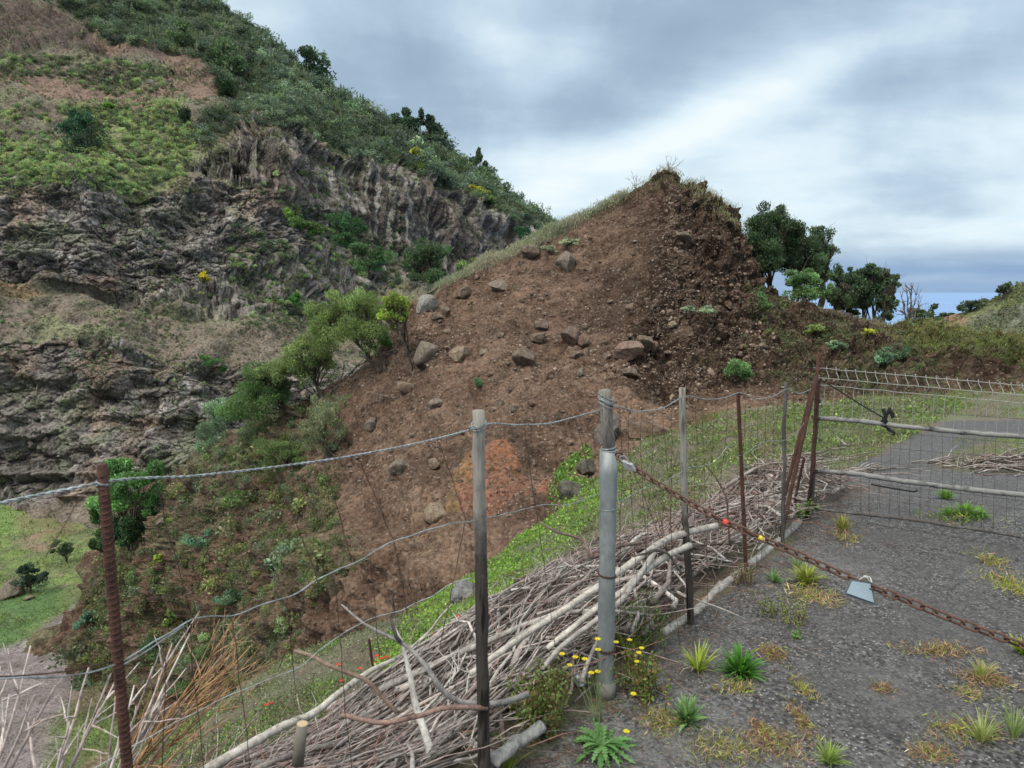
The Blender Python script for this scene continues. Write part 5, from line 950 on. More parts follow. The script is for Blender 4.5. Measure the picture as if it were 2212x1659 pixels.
wire('middle_wire', 'pale galvanised middle wire running up from the lower left', [W(-60, 1470, 1.1), W(60, 1466, 1.16), W(160, 1455, 1.24), W(258, 1434, 1.31), W(300, 1410, 1.34), W(360, 1370, 1.4), W(412, 1338, 1.44), W(500, 1328, 1.52), W(580, 1303, 1.6), W(620, 1290, 1.64), W(680, 1255, 1.7), W(780, 1207, 1.81), W(850, 1170, 1.9), W(930, 1142, 2.0), W(1018, 1124, 2.12), W(1100, 1108, 2.28), W(1160, 1092, 2.42), W(1240, 1086, 2.6), W(1300, 1064, 2.72)], .0016, M_gwire, wob=.004, seed=1)
wire('middle_wire', 'second pale wire doubling the middle wire at the rust red bar', [W(258, 1440, 1.31), W(300, 1417, 1.34), W(360, 1377, 1.4), W(408, 1345, 1.44)], .0014, M_gwire, seed=2)
wire('rusty_wire', 'dark rusty wire lying along the pale middle wire at the left edge', [W(-60, 1458, 1.1), W(60, 1456, 1.17), W(140, 1450, 1.22), W(250, 1428, 1.31)], .0016, M_netting, wob=.003, seed=3)
wire('lower_wire', 'faint greenish lower wire crossing the green slope', [W(200, 1664, 1.5), W(287, 1613, 1.55), W(360, 1573, 1.6), W(483, 1506, 1.7), W(617, 1454, 1.82), W(737, 1373, 1.95), W(797, 1339, 2.0), W(864, 1319, 2.06), W(924, 1293, 2.1), W(970, 1263, 2.14), W(1030, 1245, 2.16)], .0012, M_gwire, wob=.005, seed=4)
wire('lower_wire', 'kinked pale wire between the wooden posts above the brush', [W(1335, 1085, 2.8), W(1400, 1052, 3.0), W(1440, 1040, 3.15), W(1478, 1015, 3.36), W(1540, 1000, 3.6), W(1572, 965, 3.75), W(1600, 985, 3.98), W(1650, 955, 4.2), W(1697, 950, 4.43), W(1745, 905, 4.9)], .0014, M_gwire, wob=.006, seed=5)
# rusted netting between posts
mb = MB()
NET = [(330, 1020, 1.38, 412, 1325, 1.45), (100, 1200, 1.2, 190, 1050, 1.27), (585, 1010, 1.6, 640, 1130, 1.64), (640, 1130, 1.64, 685, 1250, 1.7), (775, 988, 1.78, 850, 1168, 1.9), (850, 1168, 1.9, 880, 1330, 1.98), (945, 950, 2.0, 1006, 1122, 2.1), (1006, 1122, 2.1, 950, 1400, 2.05), (1133, 925, 2.33, 1156, 1090, 2.41), (1156, 1090, 2.41, 1200, 1400, 2.55), (1240, 900, 2.57, 1290, 1070, 2.66), (685, 1250, 1.7, 600, 1450, 1.66), (760, 1215, 1.8, 700, 1000, 1.7), (500, 1330, 1.53, 540, 1659, 1.6), (620, 1290, 1.66, 640, 1500, 1.7), (800, 1200, 1.85, 820, 1420, 1.95), (720, 1240, 1.76, 760, 1659, 1.85), (412, 1345, 1.45, 440, 1659, 1.52), (360, 1380, 1.42, 350, 1659, 1.46)]
for i, a in enumerate(NET):
    c = curve(W(a[0], a[1], a[2]), W(a[3], a[4], a[5]), 14, .05, seed=i); mb.add(*tube(c, .0011, 4))
th = np.linspace(0, 6.6, 18); c0 = W(412, 1312, 1.445); mb.add(*tube(np.c_[np.cos(th) * .009, 0 * th, np.sin(th) * .017] + c0, .0013, 4))
posts_ = [(1318, 2.74), (1476, 3.36), (1594, 3.98), (1695, 4.43), (1757, 5.0)]
for (x0, ya), (x1, yb) in zip(posts_[:-1], posts_[1:]):
    n = int((x1 - x0) / 20)
    for j in range(1, n):
        f = j / n; Yv = ya + (yb - ya) * f; xt = x0 + (x1 - x0) * f; k = np.argmin(np.abs(proj(topc)[0] - xt)); p = topc[k] + rng.normal(0, .008, 3) * (1, 1, 0)
        gzv = float(nz(np.array(p[0]), np.array(p[1]))); c = curve(p, (p[0] + rng.normal(0, .035) + .03, p[1] + rng.normal(0, .03), gzv), 14, .045, seed=100 + j); mb.add(*tube(c, .0011, 4))
for h in (.30, .55, .85):
    c, t = along([W(1318 + 0, 1000, 2.74) * (1, 1, 0) + (0, 0, h), W(1476, 1000, 3.36) * (1, 1, 0) + (0, 0, h - .02), W(1594, 1000, 3.98) * (1, 1, 0) + (0, 0, h), W(1695, 1000, 4.43) * (1, 1, 0) + (0, 0, h + .01), W(1757, 1000, 5.0) * (1, 1, 0) + (0, 0, h)], .03)
    c = c + np.stack([pn(np.c_[t * 9, t * 0 + k, t * 0 + h * 20], k) for k in range(3)], -1) * .025; mb.add(*tube(c, .0010, 4))
V, F, C = mb.arrays(); tag(link('wire_netting', mesh_data('wire_netting', V, F, M_netting, True)), 'loose rusted netting wires hanging below the twisted strand', 'netting')

# ------------------------------------------------------------------ gate
YE = 4.22; xe = 2290
def gp(x, y): f = (x - 1765) / (2212 - 1765); return W(x, y, YGT + (4.32 - YGT) * f)
gate = empty('gate', gp(1765, 1110), 'rickety gate of welded mesh and wooden rails across the track', 'gate'); og = gp(1765, 1110)
def rail(name, pts, r, mat, seed): c, t = along([gp(*p) for p in pts], .04); g = np.random.default_rng(seed); c = c + g.normal(0, .0015, c.shape); V, F = tube(c - og, r * (1 + .06 * g.normal(size=len(c))), 8, lump=.05, seed=seed); return link(name, mesh_data(name, V, F, mat, True), gate)
M_pole = simple_mat('grey_pole', (.22, .215, .20), .8, 0, .25, 30, .5, 1.4, .5, .002, (.05, .05, .05), 7, (.5, .62), 1)
rail('rail', [(1764, 903), (1850, 909), (1960, 922), (2100, 935), (2212, 943), (xe, 949)], .0165, M_pole, 1)
rail('rail', [(1760, 1017), (1850, 1024), (1960, 1041), (2100, 1058), (2212, 1069), (xe, 1077)], .0175, M_pole, 2)
rail('rail', [(1757, 1098), (1850, 1110), (1960, 1122), (2100, 1143), (2212, 1160), (xe, 1170)], .009, M_dwood, 3)
mb = MB(); mbt = MB()
def lerp(a, b_, f): return a + (b_ - a) * f
def yrow(l, r): return lambda x: lerp(l, r, (x - 1765) / 447.)
rows_ = [yrow(795, 833), yrow(815, 853), yrow(831, 871), yrow(875, 905), yrow(921, 958), yrow(955, 992), yrow(985, 1028), yrow(1030, 1082), yrow(1048, 1100), yrow(1062, 1118), yrow(1082, 1136)]
for i, f in enumerate(rows_):
    xs_ = np.linspace(1756 if i < 3 else 1766, xe, 44); pts = [gp(x, f(x)) + (0, -.03 if i == 1 else 0, 0) for x in xs_]; pts = np.array(pts); pts[:, 2] += .004 * pn(np.c_[xs_ / 40, xs_ * 0 + i, xs_ * 0], 3)
    (mbt if i < 3 else mb).add(*tube(pts - og, .0021 if i < 3 else .0016, 4))
x = 1765.0; j = 0
while x < xe:
    lean = -6 * (1 + .4 * math.sin(j * 1.7)); g1 = [gp(x, rows_[0](x) - 5), gp(x, rows_[0](x)), gp(x + .5, rows_[1](x)) + (0, -.035, 0), gp(x - 3, rows_[2](x)), gp(x - 6, rows_[3](x)), gp(x - 9, rows_[4](x) - 6)]
    c, t = along(g1, .02); mbt.add(*tube(c - og, .0021, 4)); j += 1
    low = [gp(x - 9, rows_[4](x) - 6), gp(x - 11 + 3 * math.sin(j), rows_[6](x)), gp(x - 13 + 4 * math.sin(j * 2.3), rows_[8](x)), gp(x - 14 + 3 * math.sin(j * 1.3), rows_[10](x) + 14)]
    c, t = along(low, .03); mb.add(*tube(c - og, .0015, 4))
    if 1890 < x < 1990 or j % 3 == 0: c, t = along([gp(x + 10, rows_[7](x)), gp(x + 9, rows_[9](x)), gp(x + 11, rows_[10](x) + 30)], .03); mb.add(*tube(c - og, .0014, 4))
    x += 20.5 + x * .0 + (x - 1765) * .008
V, F, C = mbt.arrays(); link('welded_mesh', mesh_data('welded_mesh', V, F, simple_mat('pale_steel_mesh', (.34, .34, .31), .6, .3), True), gate)
V, F, C = mb.arrays(); link('lower_mesh', mesh_data('lower_mesh', V, F, simple_mat('dull_wire_mesh', (.10, .095, .085), .8, .2), True), gate)
# far upright of the gate at the edge of the picture
c = np.array([gp(2226, 850), gp(2224, 980), gp(2220, 1170)]); V, F = tube(c - og, .016, 8); link('stile', mesh_data('stile', V, F, M_pole, True), gate)
wire('black_rope', 'black rope slanting down from the gate post to the upper rail', [gp(1768, 818), gp(1800, 836), gp(1860, 874), gp(1915, 906)], .005, M_black, seed=9, cat='rope')
mb = MB()
for i, (a, b__, c_) in enumerate([((1912, 888), (1918, 900), (1922, 925)), ((1908, 905), (1916, 912), (1926, 905)), ((1914, 896), (1906, 915), (1918, 930)), ((1918, 884), (1926, 895), (1912, 905)), ((1916, 925), (1924, 938), (1926, 948)), ((1922, 895), (1916, 880), (1928, 890))]):
    pts = [gp(*p) + rng.normal(0, .012, 3) for p in (a, b__, c_)]; c, t = along(pts, .01); mb.add(*tube(c, np.linspace(.013, .005, len(c)), 6))
V, F, C = mb.arrays(); tag(link('rope_knot', mesh_data('rope_knot', V, F, M_black, True)), 'black knotted rag hanging on the upper gate rail', 'rag')
wire('dark_stick', 'dark stick tangled in the gate mesh under the middle rail', [gp(1882, 1046), gp(1930, 1055), gp(1975, 1062), gp(1985, 1056)], .006, M_black, seed=10, cat='stick')

# ------------------------------------------------------------------ chain, padlock, reflector
Yc0, Yc1 = 2.66, 1.74
CH = [(1342, 992), (1365, 1008), (1450, 1062), (1560, 1124), (1680, 1178), (1780, 1223), (1850, 1254), (1900, 1274), (2000, 1314), (2100, 1354), (2212, 1394), (2400, 1456), (2800, 1560)]
def ych(x): f = (x - 1342) / (2212 - 1342.); return 1 / (1 / Yc0 + (1 / Yc1 - 1 / Yc0) * f)
cpts = [W(x, y, ych(x)) for x, y in CH]; cc_, tt = along(cpts, .001); pitch = .0335
chain = empty('chain', cpts[0], 'rusty chain slung from the galvanised post across the track', 'chain'); oc = cpts[0]; i = 0
th = np.linspace(0, 2 * np.pi, 21)
L2, r2_ = .0205, .0105
oval = np.c_[np.sign(np.cos(th)) * (L2 - r2_) + np.cos(th) * r2_, np.sin(th) * r2_]; A_, B__ = frame(cc_)
lk = None; s_ = 0.0; protoL = []
V, F = tube(np.c_[oval, 0 * th], .0036, 7, False); link_me = mesh_data('link', V, F, M_rustc, True)
while s_ < tt[-1] - .02:
    k = int(s_ / .001); p = cc_[k]; T_ = cc_[min(k + 5, len(cc_) - 1)] - cc_[max(k - 5, 0)]; T_ /= np.linalg.norm(T_); roll = (i % 2) * 90 + 35 + random.uniform(-14, 14)
    o = bpy.data.objects.new('link', link_me); COL.objects.link(o); o.parent = chain
    a = Vector(A_[k]); T_ = Vector(T_); b__ = T_.cross(a).normalized(); a = b__.cross(T_); cr, sr = math.cos(R(roll)), math.sin(R(roll)); yv = a * cr + b__ * sr; zv = T_.cross(yv)
    from mathutils import Matrix
    M4 = Matrix((T_, yv, zv)).transposed().to_4x4(); M4.translation = Vector(p - oc); o.matrix_local = M4; s_ += pitch; i += 1
ring(W(1337, 990, 2.70), .013, .0035, 'eye', M_rust, chain, oc, 1, .8, 3)
def boxm(pts8): return np.array(pts8), np.array([(0, 1, 2, 3), (7, 6, 5, 4), (0, 4, 5, 1), (1, 5, 6, 2), (2, 6, 7, 3), (3, 7, 4, 0)])
def slab(name, quad_px, Yq, thick, mat, parent=None, off=(0, 0, 0)):
    f = np.array([W(x, y, yy) for (x, y), yy in zip(quad_px, Yq)]); n = np.cross(f[1] - f[0], f[3] - f[0]); n /= np.linalg.norm(n); n = n if n[1] > 0 else -n
    V, F = boxm(list(f) + list(f + n * thick)); return link(name, mesh_data(name, V - np.asarray(off), F, mat), parent)
lp = W(1352, 1002, 2.6); pad = empty('padlock', lp, 'old silver padlock hanging on the first chain links', 'padlock')
o = slab('body', [(1343, 996), (1364, 1004), (1373, 1020), (1349, 1014)], [2.6, 2.585, 2.585, 2.6], .018, simple_mat('padlock_metal', (.42, .42, .40), .4, .6, .5, 60, .7, 1.2), pad, lp)
m_ = o.modifiers.new('b', 'BEVEL'); m_.width = .002; m_.segments = 2
c = np.array([W(1344, 998, 2.607), W(1338, 989, 2.61), W(1347, 985, 2.61), W(1361, 1001, 2.597)]); c, t = along(c, .003); V, F = tube(c - lp, .003, 6); link('shackle', mesh_data('shackle', V, F, M_galv, True), pad)
yq = ych(1868); rp = W(1868, 1270, yq); ref = empty('reflector', rp, 'trapezoid grey reflector plate hanging from the chain', 'reflector')
Q = [(1838, 1251), (1884, 1258), (1894, 1309), (1821, 1284)]; YQ = [yq - .012, yq - .012, yq - .03, yq - .03]
slab('frame', Q, YQ, .004, simple_mat('reflector_frame', (.10, .115, .12), .5), ref, rp)
mr_, b = newmat('reflector_cells'); gg = b.n('ShaderNodeTexCoord').outputs['Object']; vv = b.n('ShaderNodeTexVoronoi'); vv.inputs['Scale'].default_value = 420; vv.inputs['Randomness'].default_value = .1; b.l(gg, vv.inputs['Vector'])
out(b, principled(b, b.ramp(vv.outputs['Distance'], [(.0, (.42, .50, .54)), (.6, (.24, .30, .33))]), .25, .6, .1))
slab('reflective_face', [(1841, 1255), (1880, 1261), (1888, 1302), (1829, 1281)], [y - .0035 for y in YQ], .002, mr_, ref, rp)
c = np.array([W(1856, 1252, yq - .015), W(1868, 1246, yq - .02), W(1882, 1258, yq - .015), W(1880, 1248, yq + .01), W(1864, 1243, yq + .01)]); c, t = along(c, .004); V, F = tube(c - rp, .0022, 5); link('tie', mesh_data('tie', V, F, simple_mat('pale_string', (.45, .45, .38), .8), True), ref)
def wrap(name, label, x, y, col, r=.013, w=.02):
    p = W(x, y, ych(x)); c = np.array([p + (-w / 2, 0, .003), p + (0, 0, 0), p + (w / 2, 0, -.006)]); V, F = tube(c - p, [r * .7, r, r * .75], 9, lump=.12); tag(link(name, mesh_data(name, V, F, simple_mat(name + '_plastic', col, .4)), loc=p), label, 'tape')
wrap('red_tape', 'scrap of red tape knotted round the middle of the chain', 1567, 1129, (.50, .06, .04))
wrap('yellow_tape', 'scrap of yellow tape on the chain below the red one', 1643, 1162, (.60, .50, .05), .009, .012)

# ------------------------------------------------------------------ brush pile
BC = [(.24, .205, .185), (.31, .26, .235), (.19, .16, .145), (.36, .32, .29), (.24, .175, .155), (.32, .29, .26), (.10, .082, .07), (.42, .385, .345), (.15, .12, .105)]
def ground_h(s, d): x, y = xy(s, d); return float(nz(np.array(x), np.array(y)))
def pile_top(s, d): # height of the heap over the ground
    w = 1.62 - .15 * s * (s > 2); a = max(0., math.sin(math.pi * min(max((d + .05) / w, 0), 1))) ** .55; return a * (.27 + .08 * math.sin(s * 2.1) + .05 * math.sin(s * 5.3 + 1)) * (1 if s < 3.7 else max(0, 1 - (s - 3.7) / 1.0))
def branch(seed, s, d, lift, L, r, ang, col, forks=1, n=9, wob=.17):
    g = np.random.default_rng(seed); a = math.atan2(TY, TX) + ang; dx, dy = math.cos(a), math.sin(a); x0, y0 = xy(s, d); pts = []
    offs = np.cumsum(g.normal(0, wob * L / n, (n, 3)), 0); offs -= offs.mean(0)
    bend = g.normal(0, .16) * L
    for i in range(n):
        t_ = i / (n - 1) - .5; x = x0 + dx * L * t_ + offs[i, 0] - dy * bend * (t_ * t_ - .08); y = y0 + dy * L * t_ + offs[i, 1] + dx * bend * (t_ * t_ - .08); dd_ = fd(x, y); ss_ = fs(x, y)
        if dd_ < .03: x += NX * (.03 - dd_); y += NY * (.03 - dd_); dd_ = .03
        z = ground_h(ss_, max(dd_, 0)) + pile_top(ss_, dd_) * lift + .02 + offs[i, 2] * .25; pts.append((x, y, z))
    pts = np.array(pts); pts[:, 2] = np.convolve(np.r_[pts[0, 2], pts[:, 2], pts[-1, 2]], [.3, .4, .3], 'valid') ; mb = MB(); tp = np.linspace(1, .35, n) * r
    mb.add(*tube(pts, tp, 7, lump=.05, seed=seed), col)
    for k in range(forks):
        i = g.integers(2, n - 2); dirv = pts[i + 1] - pts[i]; dirv = dirv / np.linalg.norm(dirv) + g.normal(size=3) * (.45, .45, .22); dirv /= np.linalg.norm(dirv); e2 = pts[i] + dirv * L * g.uniform(.15, .4)
        e2[2] = max(e2[2], ground_h(fs(e2[0], e2[1]), max(fd(e2[0], e2[1]), 0)) + .01); mb.add(*tube(curve(pts[i], e2, 6, .12, seed=seed + k), np.linspace(tp[i] * .6, tp[i] * .2, 6), 5), col)
    return mb, pts[0]
g = np.random.default_rng(77); BR_ = []
for i in range(1800):
    s = g.uniform(-2.3, 4.3) if i % 5 < 3 else g.uniform(-1.5, 1.6) if i % 5 == 3 else g.uniform(1.8, 4.2); d = .06 + 1.5 * g.beta(1.5, 1.6); near = s < 2.4
    r = float(np.clip(np.exp(g.normal(math.log(.0054), .55)), .0022, .021)); L = g.uniform(.35, 1.15) * (1.0 + 20 * r); ang = (g.normal(0, .30) if g.uniform() < .6 else g.normal(0, .9)) if near else g.normal(0, .85)
    BR_.append((s, d, g.uniform(.25, 1.05) ** .7, L, r, ang))
BR_.sort(key=lambda b_: -b_[4] * (1.6 if b_[2] > .7 else 1) / (1.5 + max(b_[0] + 1, 0)))
for i, (s, d, lift, L, r, ang) in enumerate(BR_[:285]):
    bc = np.array(BC[g.integers(9)]) * g.uniform(.7, 1.15); mb, p0 = branch(1000 + i, s, d, lift, L, r, ang, bc, int(g.integers(0, 3)))
    o = mb.build('dead_branch', M_bark, None, smooth=True, origin=p0); V, F, C = mb.arrays(); mx = float(np.mean(proj(V)[0]))
    where = 'left of the weathered grey post' if mx < 1000 else 'between the weathered post and the steel tube' if mx < 1290 else 'between the steel tube and the knotty post' if mx < 1480 else 'between the knotty post and the gate'
    tone = 'dark' if bc.mean() < .19 else 'pale' if bc.mean() > .32 else 'reddish' if bc[0] / bc[2] > 1.45 else 'grey'
    tag(o, '%s %s branch %s the heap, %s' % ('thick' if r > .012 else 'thin' if r < .007 else 'middling', tone, 'on top of' if lift > .8 else 'low in' if lift < .5 else 'inside', where), 'branch', 'branches of the brush heap')
TW = MB()
for i, (s, d, lift, L, r, ang) in enumerate(BR_[285:]): mb, p0 = branch(5000 + i, s, d, lift, L, r, ang, np.array(BC[g.integers(9)]) * g.uniform(.65, 1.1), 2, 7); V, F, C = mb.arrays(); TW.add(V, F, C)
for i in range(1500):
    s = g.uniform(-2.2, 4.4); d = .0 + 1.65 * g.beta(1.3, 1.4); x, y = xy(s, d); z = ground_h(s, d) + pile_top(s, d) * g.uniform(.6, 1.1); a = math.atan2(TY, TX) + g.normal(0, .5 if s < 2.2 else 1.2); L = g.uniform(.15, .5)
    c = curve((x, y, z), (x + math.cos(a) * L, y + math.sin(a) * L, z + g.normal(0, .05)), 5, .15, seed=i); TW.add(*tube(c, np.linspace(.0028, .001, 5), 4), np.array([(.36, .27, .24), (.28, .22, .19), (.42, .35, .32), (.26, .13, .10)][g.integers(4)]))
V, F, C = TW.arrays(); tag(link('twigs', mesh_data('twigs', V, F, M_bark, True, fcol=C)), 'tangle of thin dead twigs filling the brush heap', 'twigs', kind='stuff')
# litter on the ground under the heap and around the posts
LT_ = MB()
for i in range(1500):
    s = g.uniform(-1.2, 4.5); d = g.normal(.0, .12) if g.uniform() < .75 else g.uniform(-.6, .1); x, y = xy(s, d); z = ground_h(s, max(d, 0)) + .004; a = g.uniform(0, 6.28); L = g.uniform(.03, .16)
    LT_.add(*tube(curve((x, y, z), (x + math.cos(a) * L, y + math.sin(a) * L, z + g.uniform(0, .02)), 4, .2, seed=i), .0009, 3), np.array([(.22, .12, .08), (.26, .17, .12), (.16, .10, .07)][g.integers(3)]))
V, F, C = LT_.arrays(); tag(link('litter', mesh_data('litter', V, F, M_bark, True, fcol=C)), 'reddish dry needles and stalks littering the edge of the track', 'litter', kind='stuff')
def log(name, label, pts, r, col, seed=0, cat='branch', lump=.05, knots=True):
    P3 = np.array([W(x, y, Y) for x, y, Y in pts]); c, t = along(P3, .03); g2 = np.random.default_rng(seed); rr_ = np.interp(np.linspace(0, 1, len(c)), np.linspace(0, 1, len(r)), r) * (1 + .03 * g2.normal(size=len(c))); sm = lambda k_: pchip(np.linspace(0, 1, 7), g2.normal(0, 1, 7), np.linspace(0, 1, len(c))); c = c + np.stack([sm(0), sm(1), sm(2)], -1) * .006
    mb = MB().add(*tube(c, rr_, 10, lump=lump, seed=seed), col); return tag(mb.build(name, M_bark, None, smooth=True, origin=c[0]), label, cat)
PG = (.38, .345, .30)
log('pole', 'long pale stripped pole running down the middle of the heap', [(1545, 1132, 3.5), (1450, 1162, 3.3), (1380, 1205, 3.1), (1300, 1262, 2.95), (1200, 1330, 2.75), (1100, 1398, 2.6), (1010, 1462, 2.5)], [.017, .0165, .0145, .011], PG, 1)
log('pole', 'second pale pole lying just under the long stripped one', [(1490, 1175, 3.3), (1400, 1228, 3.1), (1290, 1318, 2.85), (1180, 1405, 2.65)], [.016, .015, .011], PG, 2)
log('pole', 'pale pole forking off behind the galvanised post', [(1420, 1180, 3.2), (1375, 1250, 3.0), (1340, 1300, 2.9), (1250, 1370, 2.72), (1160, 1450, 2.55)], [.014, .012, .009], (.31, .28, .25), 3)
zl = lambda x, y, h=.02: (x, y, float(gz(x, y)[1]))
log('curved_log', 'thick grey log curving along the edge of the asphalt', [zl(1746, 1048), zl(1738, 1095), zl(1722, 1135), zl(1690, 1165), zl(1640, 1207), zl(1600, 1240), zl(1545, 1282)], [.024, .026, .027, .028, .026, .024], (.30, .28, .255), 4, lump=.06)
log('log', 'pale log with a broken end lying on the asphalt before the dark post foot', [zl(1560, 1262), zl(1500, 1322), zl(1460, 1350), zl(1424, 1372)], [.018, .023, .025, .024], (.34, .31, .27), 5)
log('log', 'short mossy grey log end at the foot of the weathered post', [(1170, 1570, 2.33), (1135, 1592, 2.28), (1090, 1625, 2.22), (1050, 1665, 2.16)], [.020, .023, .024], (.24, .23, .21), 6)
log('pole', 'long whitish pole along the outer edge of the heap at the bottom', [(852, 1420, 2.9), (760, 1480, 2.7), (680, 1535, 2.55), (600, 1580, 2.4), (520, 1622, 2.28), (420, 1672, 2.15)], [.010, .013, .016, .018], PG, 7)
log('forked_branch', 'grey dead branch sweeping over the heap to the weathered post', [(737, 1302, 2.35), (794, 1346, 2.3), (864, 1389, 2.27), (924, 1439, 2.24), (967, 1489, 2.22), (1020, 1516, 2.24), (1087, 1519, 2.28), (1150, 1500, 2.34)], [.003, .006, .0085, .010, .011], (.22, .205, .19), 8)
log('forked_branch', 'dark crooked upright twig forking from the sweeping grey branch', [(864, 1389, 2.27), (850, 1345, 2.28), (845, 1300, 2.29), (842, 1258, 2.3)], [.007, .005, .003], (.09, .08, .075), 9)
log('split_board', 'pale split length of wood standing out steeply from the heap', [(845, 1335, 2.5), (880, 1426, 2.4), (904, 1539, 2.3), (940, 1665, 2.2)], [.004, .008, .013, .016], (.40, .37, .33), 10)
log('brown_stick', 'straight brown stick crossing the heap, snapped at its upper end', [(634, 1407, 2.15), (690, 1424, 2.1), (770, 1458, 2.05), (868, 1537, 2.0)], [.006, .0065, .007], (.17, .12, .09), 11)
log('brown_stick', 'reddish brown curved stick across the bottom of the heap', [(735, 1540, 2.1), (820, 1556, 2.08), (900, 1545, 2.08), (980, 1526, 2.1), (1060, 1530, 2.14)], [.007, .008, .008], (.20, .13, .105), 12)
log('brown_stick', 'dark kinked branch behind the galvanised post', [(1160, 1128, 3.3), (1220, 1150, 3.2), (1262, 1168, 3.1), (1285, 1205, 3.0), (1340, 1180, 3.1), (1400, 1170, 3.2)], [.004, .007, .009, .007], (.12, .09, .075), 13)
log('brown_stick', 'dark arched branch over the pale poles left of the knotty post', [(1352, 1225, 3.05), (1390, 1195, 3.1), (1432, 1192, 3.15), (1465, 1215, 3.15), (1475, 1240, 3.12)], [.006, .007, .006], (.10, .085, .075), 14)
p = W(650, 1618, 2.05); st = empty('cut_stump', p, 'cut tree stump with a fresh yellow top poking out of the heap', 'stump')
q = np.array([W(643, 1650, 2.05), W(648, 1605, 2.05), W(653, 1564, 2.05)]); V, F = tube(q - p, [.019, .0175, .017], 14, lump=.03); link('trunk', mesh_data('trunk', V, F, simple_mat('stump_bark', (.17, .15, .12), .85), True), st)
q = np.array([W(653, 1564, 2.05), W(653.1, 1562.8, 2.05)]); V, F = tube(q - p, .0165, 14); link('cut_face', mesh_data('cut_face', V, F, M_cutwood), st)
post('short_rusty_stake', 'short rusty stake standing in the green slope beyond the heap', (797, 1380), (808, 1460), 6, M_rust, 3.6, 6, .0005, 44, 1.0, bury=-.4)
# dead bushes at the bottom left
PK = [(.50, .41, .37), (.42, .34, .30), (.56, .49, .44)]; ORG = [(.42, .25, .12), (.38, .22, .12), (.34, .24, .16)]
def tp(lst): return [W(x, y, Y) for x, y, Y in lst]
bare_shrub('dead_bush', 'pale leafless bush sprouting in the bottom left corner', W(-30, 1760, 1.6), tp([(66, 1395, 1.7), (75, 1500, 1.6), (20, 1500, 1.8), (0, 1440, 1.9), (120, 1480, 1.7), (-30, 1420, 1.6)]), PK, .0068, 61, 3, cat='shrub', wob=.08)
bare_shrub('dead_bush', 'pale leafless bush left of the rust red bar', W(90, 1790, 1.8), tp([(192, 1440, 1.9), (240, 1455, 1.9), (250, 1470, 2.0), (150, 1560, 1.8), (215, 1530, 1.85), (175, 1500, 2.0), (60, 1560, 1.9)]), PK, .0072, 62, 3, cat='shrub', wob=.08)
bare_shrub('dead_bush', 'pinkish leafless bush right of the rust red bar', W(210, 1800, 2.0), tp([(372, 1390, 2.2), (330, 1440, 2.1), (410, 1368, 2.3), (300, 1560, 2.0), (360, 1500, 2.15), (250, 1500, 2.1), (290, 1480, 2.2), (420, 1520, 2.2)]), PK + [(.30, .2, .16)], .0074, 63, 3, cat='shrub', wob=.09)
bare_shrub('dead_bush', 'orange brown leafless bush fanning out to the right', W(225, 1740, 2.3), tp([(545, 1392, 2.6), (490, 1372, 2.55), (520, 1360, 2.6), (500, 1410, 2.5), (555, 1428, 2.6), (470, 1460, 2.5), (440, 1440, 2.45), (540, 1452, 2.6), (600, 1450, 2.7), (510, 1500, 2.5), (380, 1400, 2.4)]), ORG, .0055, 64, 8, cat='shrub', wob=.10)
bare_shrub('dead_bush', 'thin grey sprigs rising from the ground behind the dead bushes', W(330, 1720, 2.6), tp([(620, 1500, 2.8), (560, 1540, 2.7), (480, 1560, 2.7), (640, 1540, 2.9), (430, 1580, 2.6)]), [(.24, .20, .17)], .004, 65, 6, cat='shrub', wob=.1)
bare_shrub('dead_bush', 'dark upright twigs rising between the galvanised post and the knotty post', W(1445, 1200, 3.6), tp([(1345, 965, 3.7), (1380, 1000, 3.7), (1400, 985, 3.8), (1455, 980, 3.7), (1500, 1040, 3.7), (1540, 1010, 3.8)]), [(.14, .09, .07)], .0035, 66, 5, cat='shrub', wob=.06)
log('dark_sapling', 'thin dark sapling stem rising in front of the ribbed bar', [(1578, 1180, 3.9), (1576, 1120, 3.9), (1560, 1060, 3.9), (1530, 1015, 3.9), (1515, 990, 3.9)], [.006, .005, .003], (.12, .08, .06), 15, cat='sapling')
# small heaps of twigs beyond the gate
TW = MB()
for cx_, cy_, Yd, sx, sy, hz, n in ((2210, 1012, 7.4, .75, .35, .16, 260), (1800, 975, 8.3, .35, .3, .05, 60), (1690, 1010, 6.6, .5, .45, .12, 220), (1810, 1030, 6.2, .3, .2, .08, 50)):
    c0 = gz(cx_, cy_)
    for i in range(n):
        x, y = c0[0] + g.normal(0, sx * .55), c0[1] + g.normal(0, sy * .6); z = float(nz(np.array(x), np.array(y))) + hz * math.exp(-((x - c0[0]) / sx) ** 2 - ((y - c0[1]) / sy) ** 2) * g.uniform(.2, 1); a = g.normal(.2, .6); L = g.uniform(.25, 1.0)
        TW.add(*tube(curve((x, y, z), (x + math.cos(a) * L, y + math.sin(a) * L * .7, z + g.normal(0, .05)), 6, .15, seed=i), np.linspace(g.uniform(.003, .012), .002, 6), 5), np.array(BC[g.integers(9)]) * g.uniform(.7, 1.0))
V, F, C = TW.arrays(); tag(link('twigs', mesh_data('twigs', V, F, M_bark, True, fcol=C)), 'low heaps of cut twigs around and beyond the gate', 'twigs', kind='stuff')
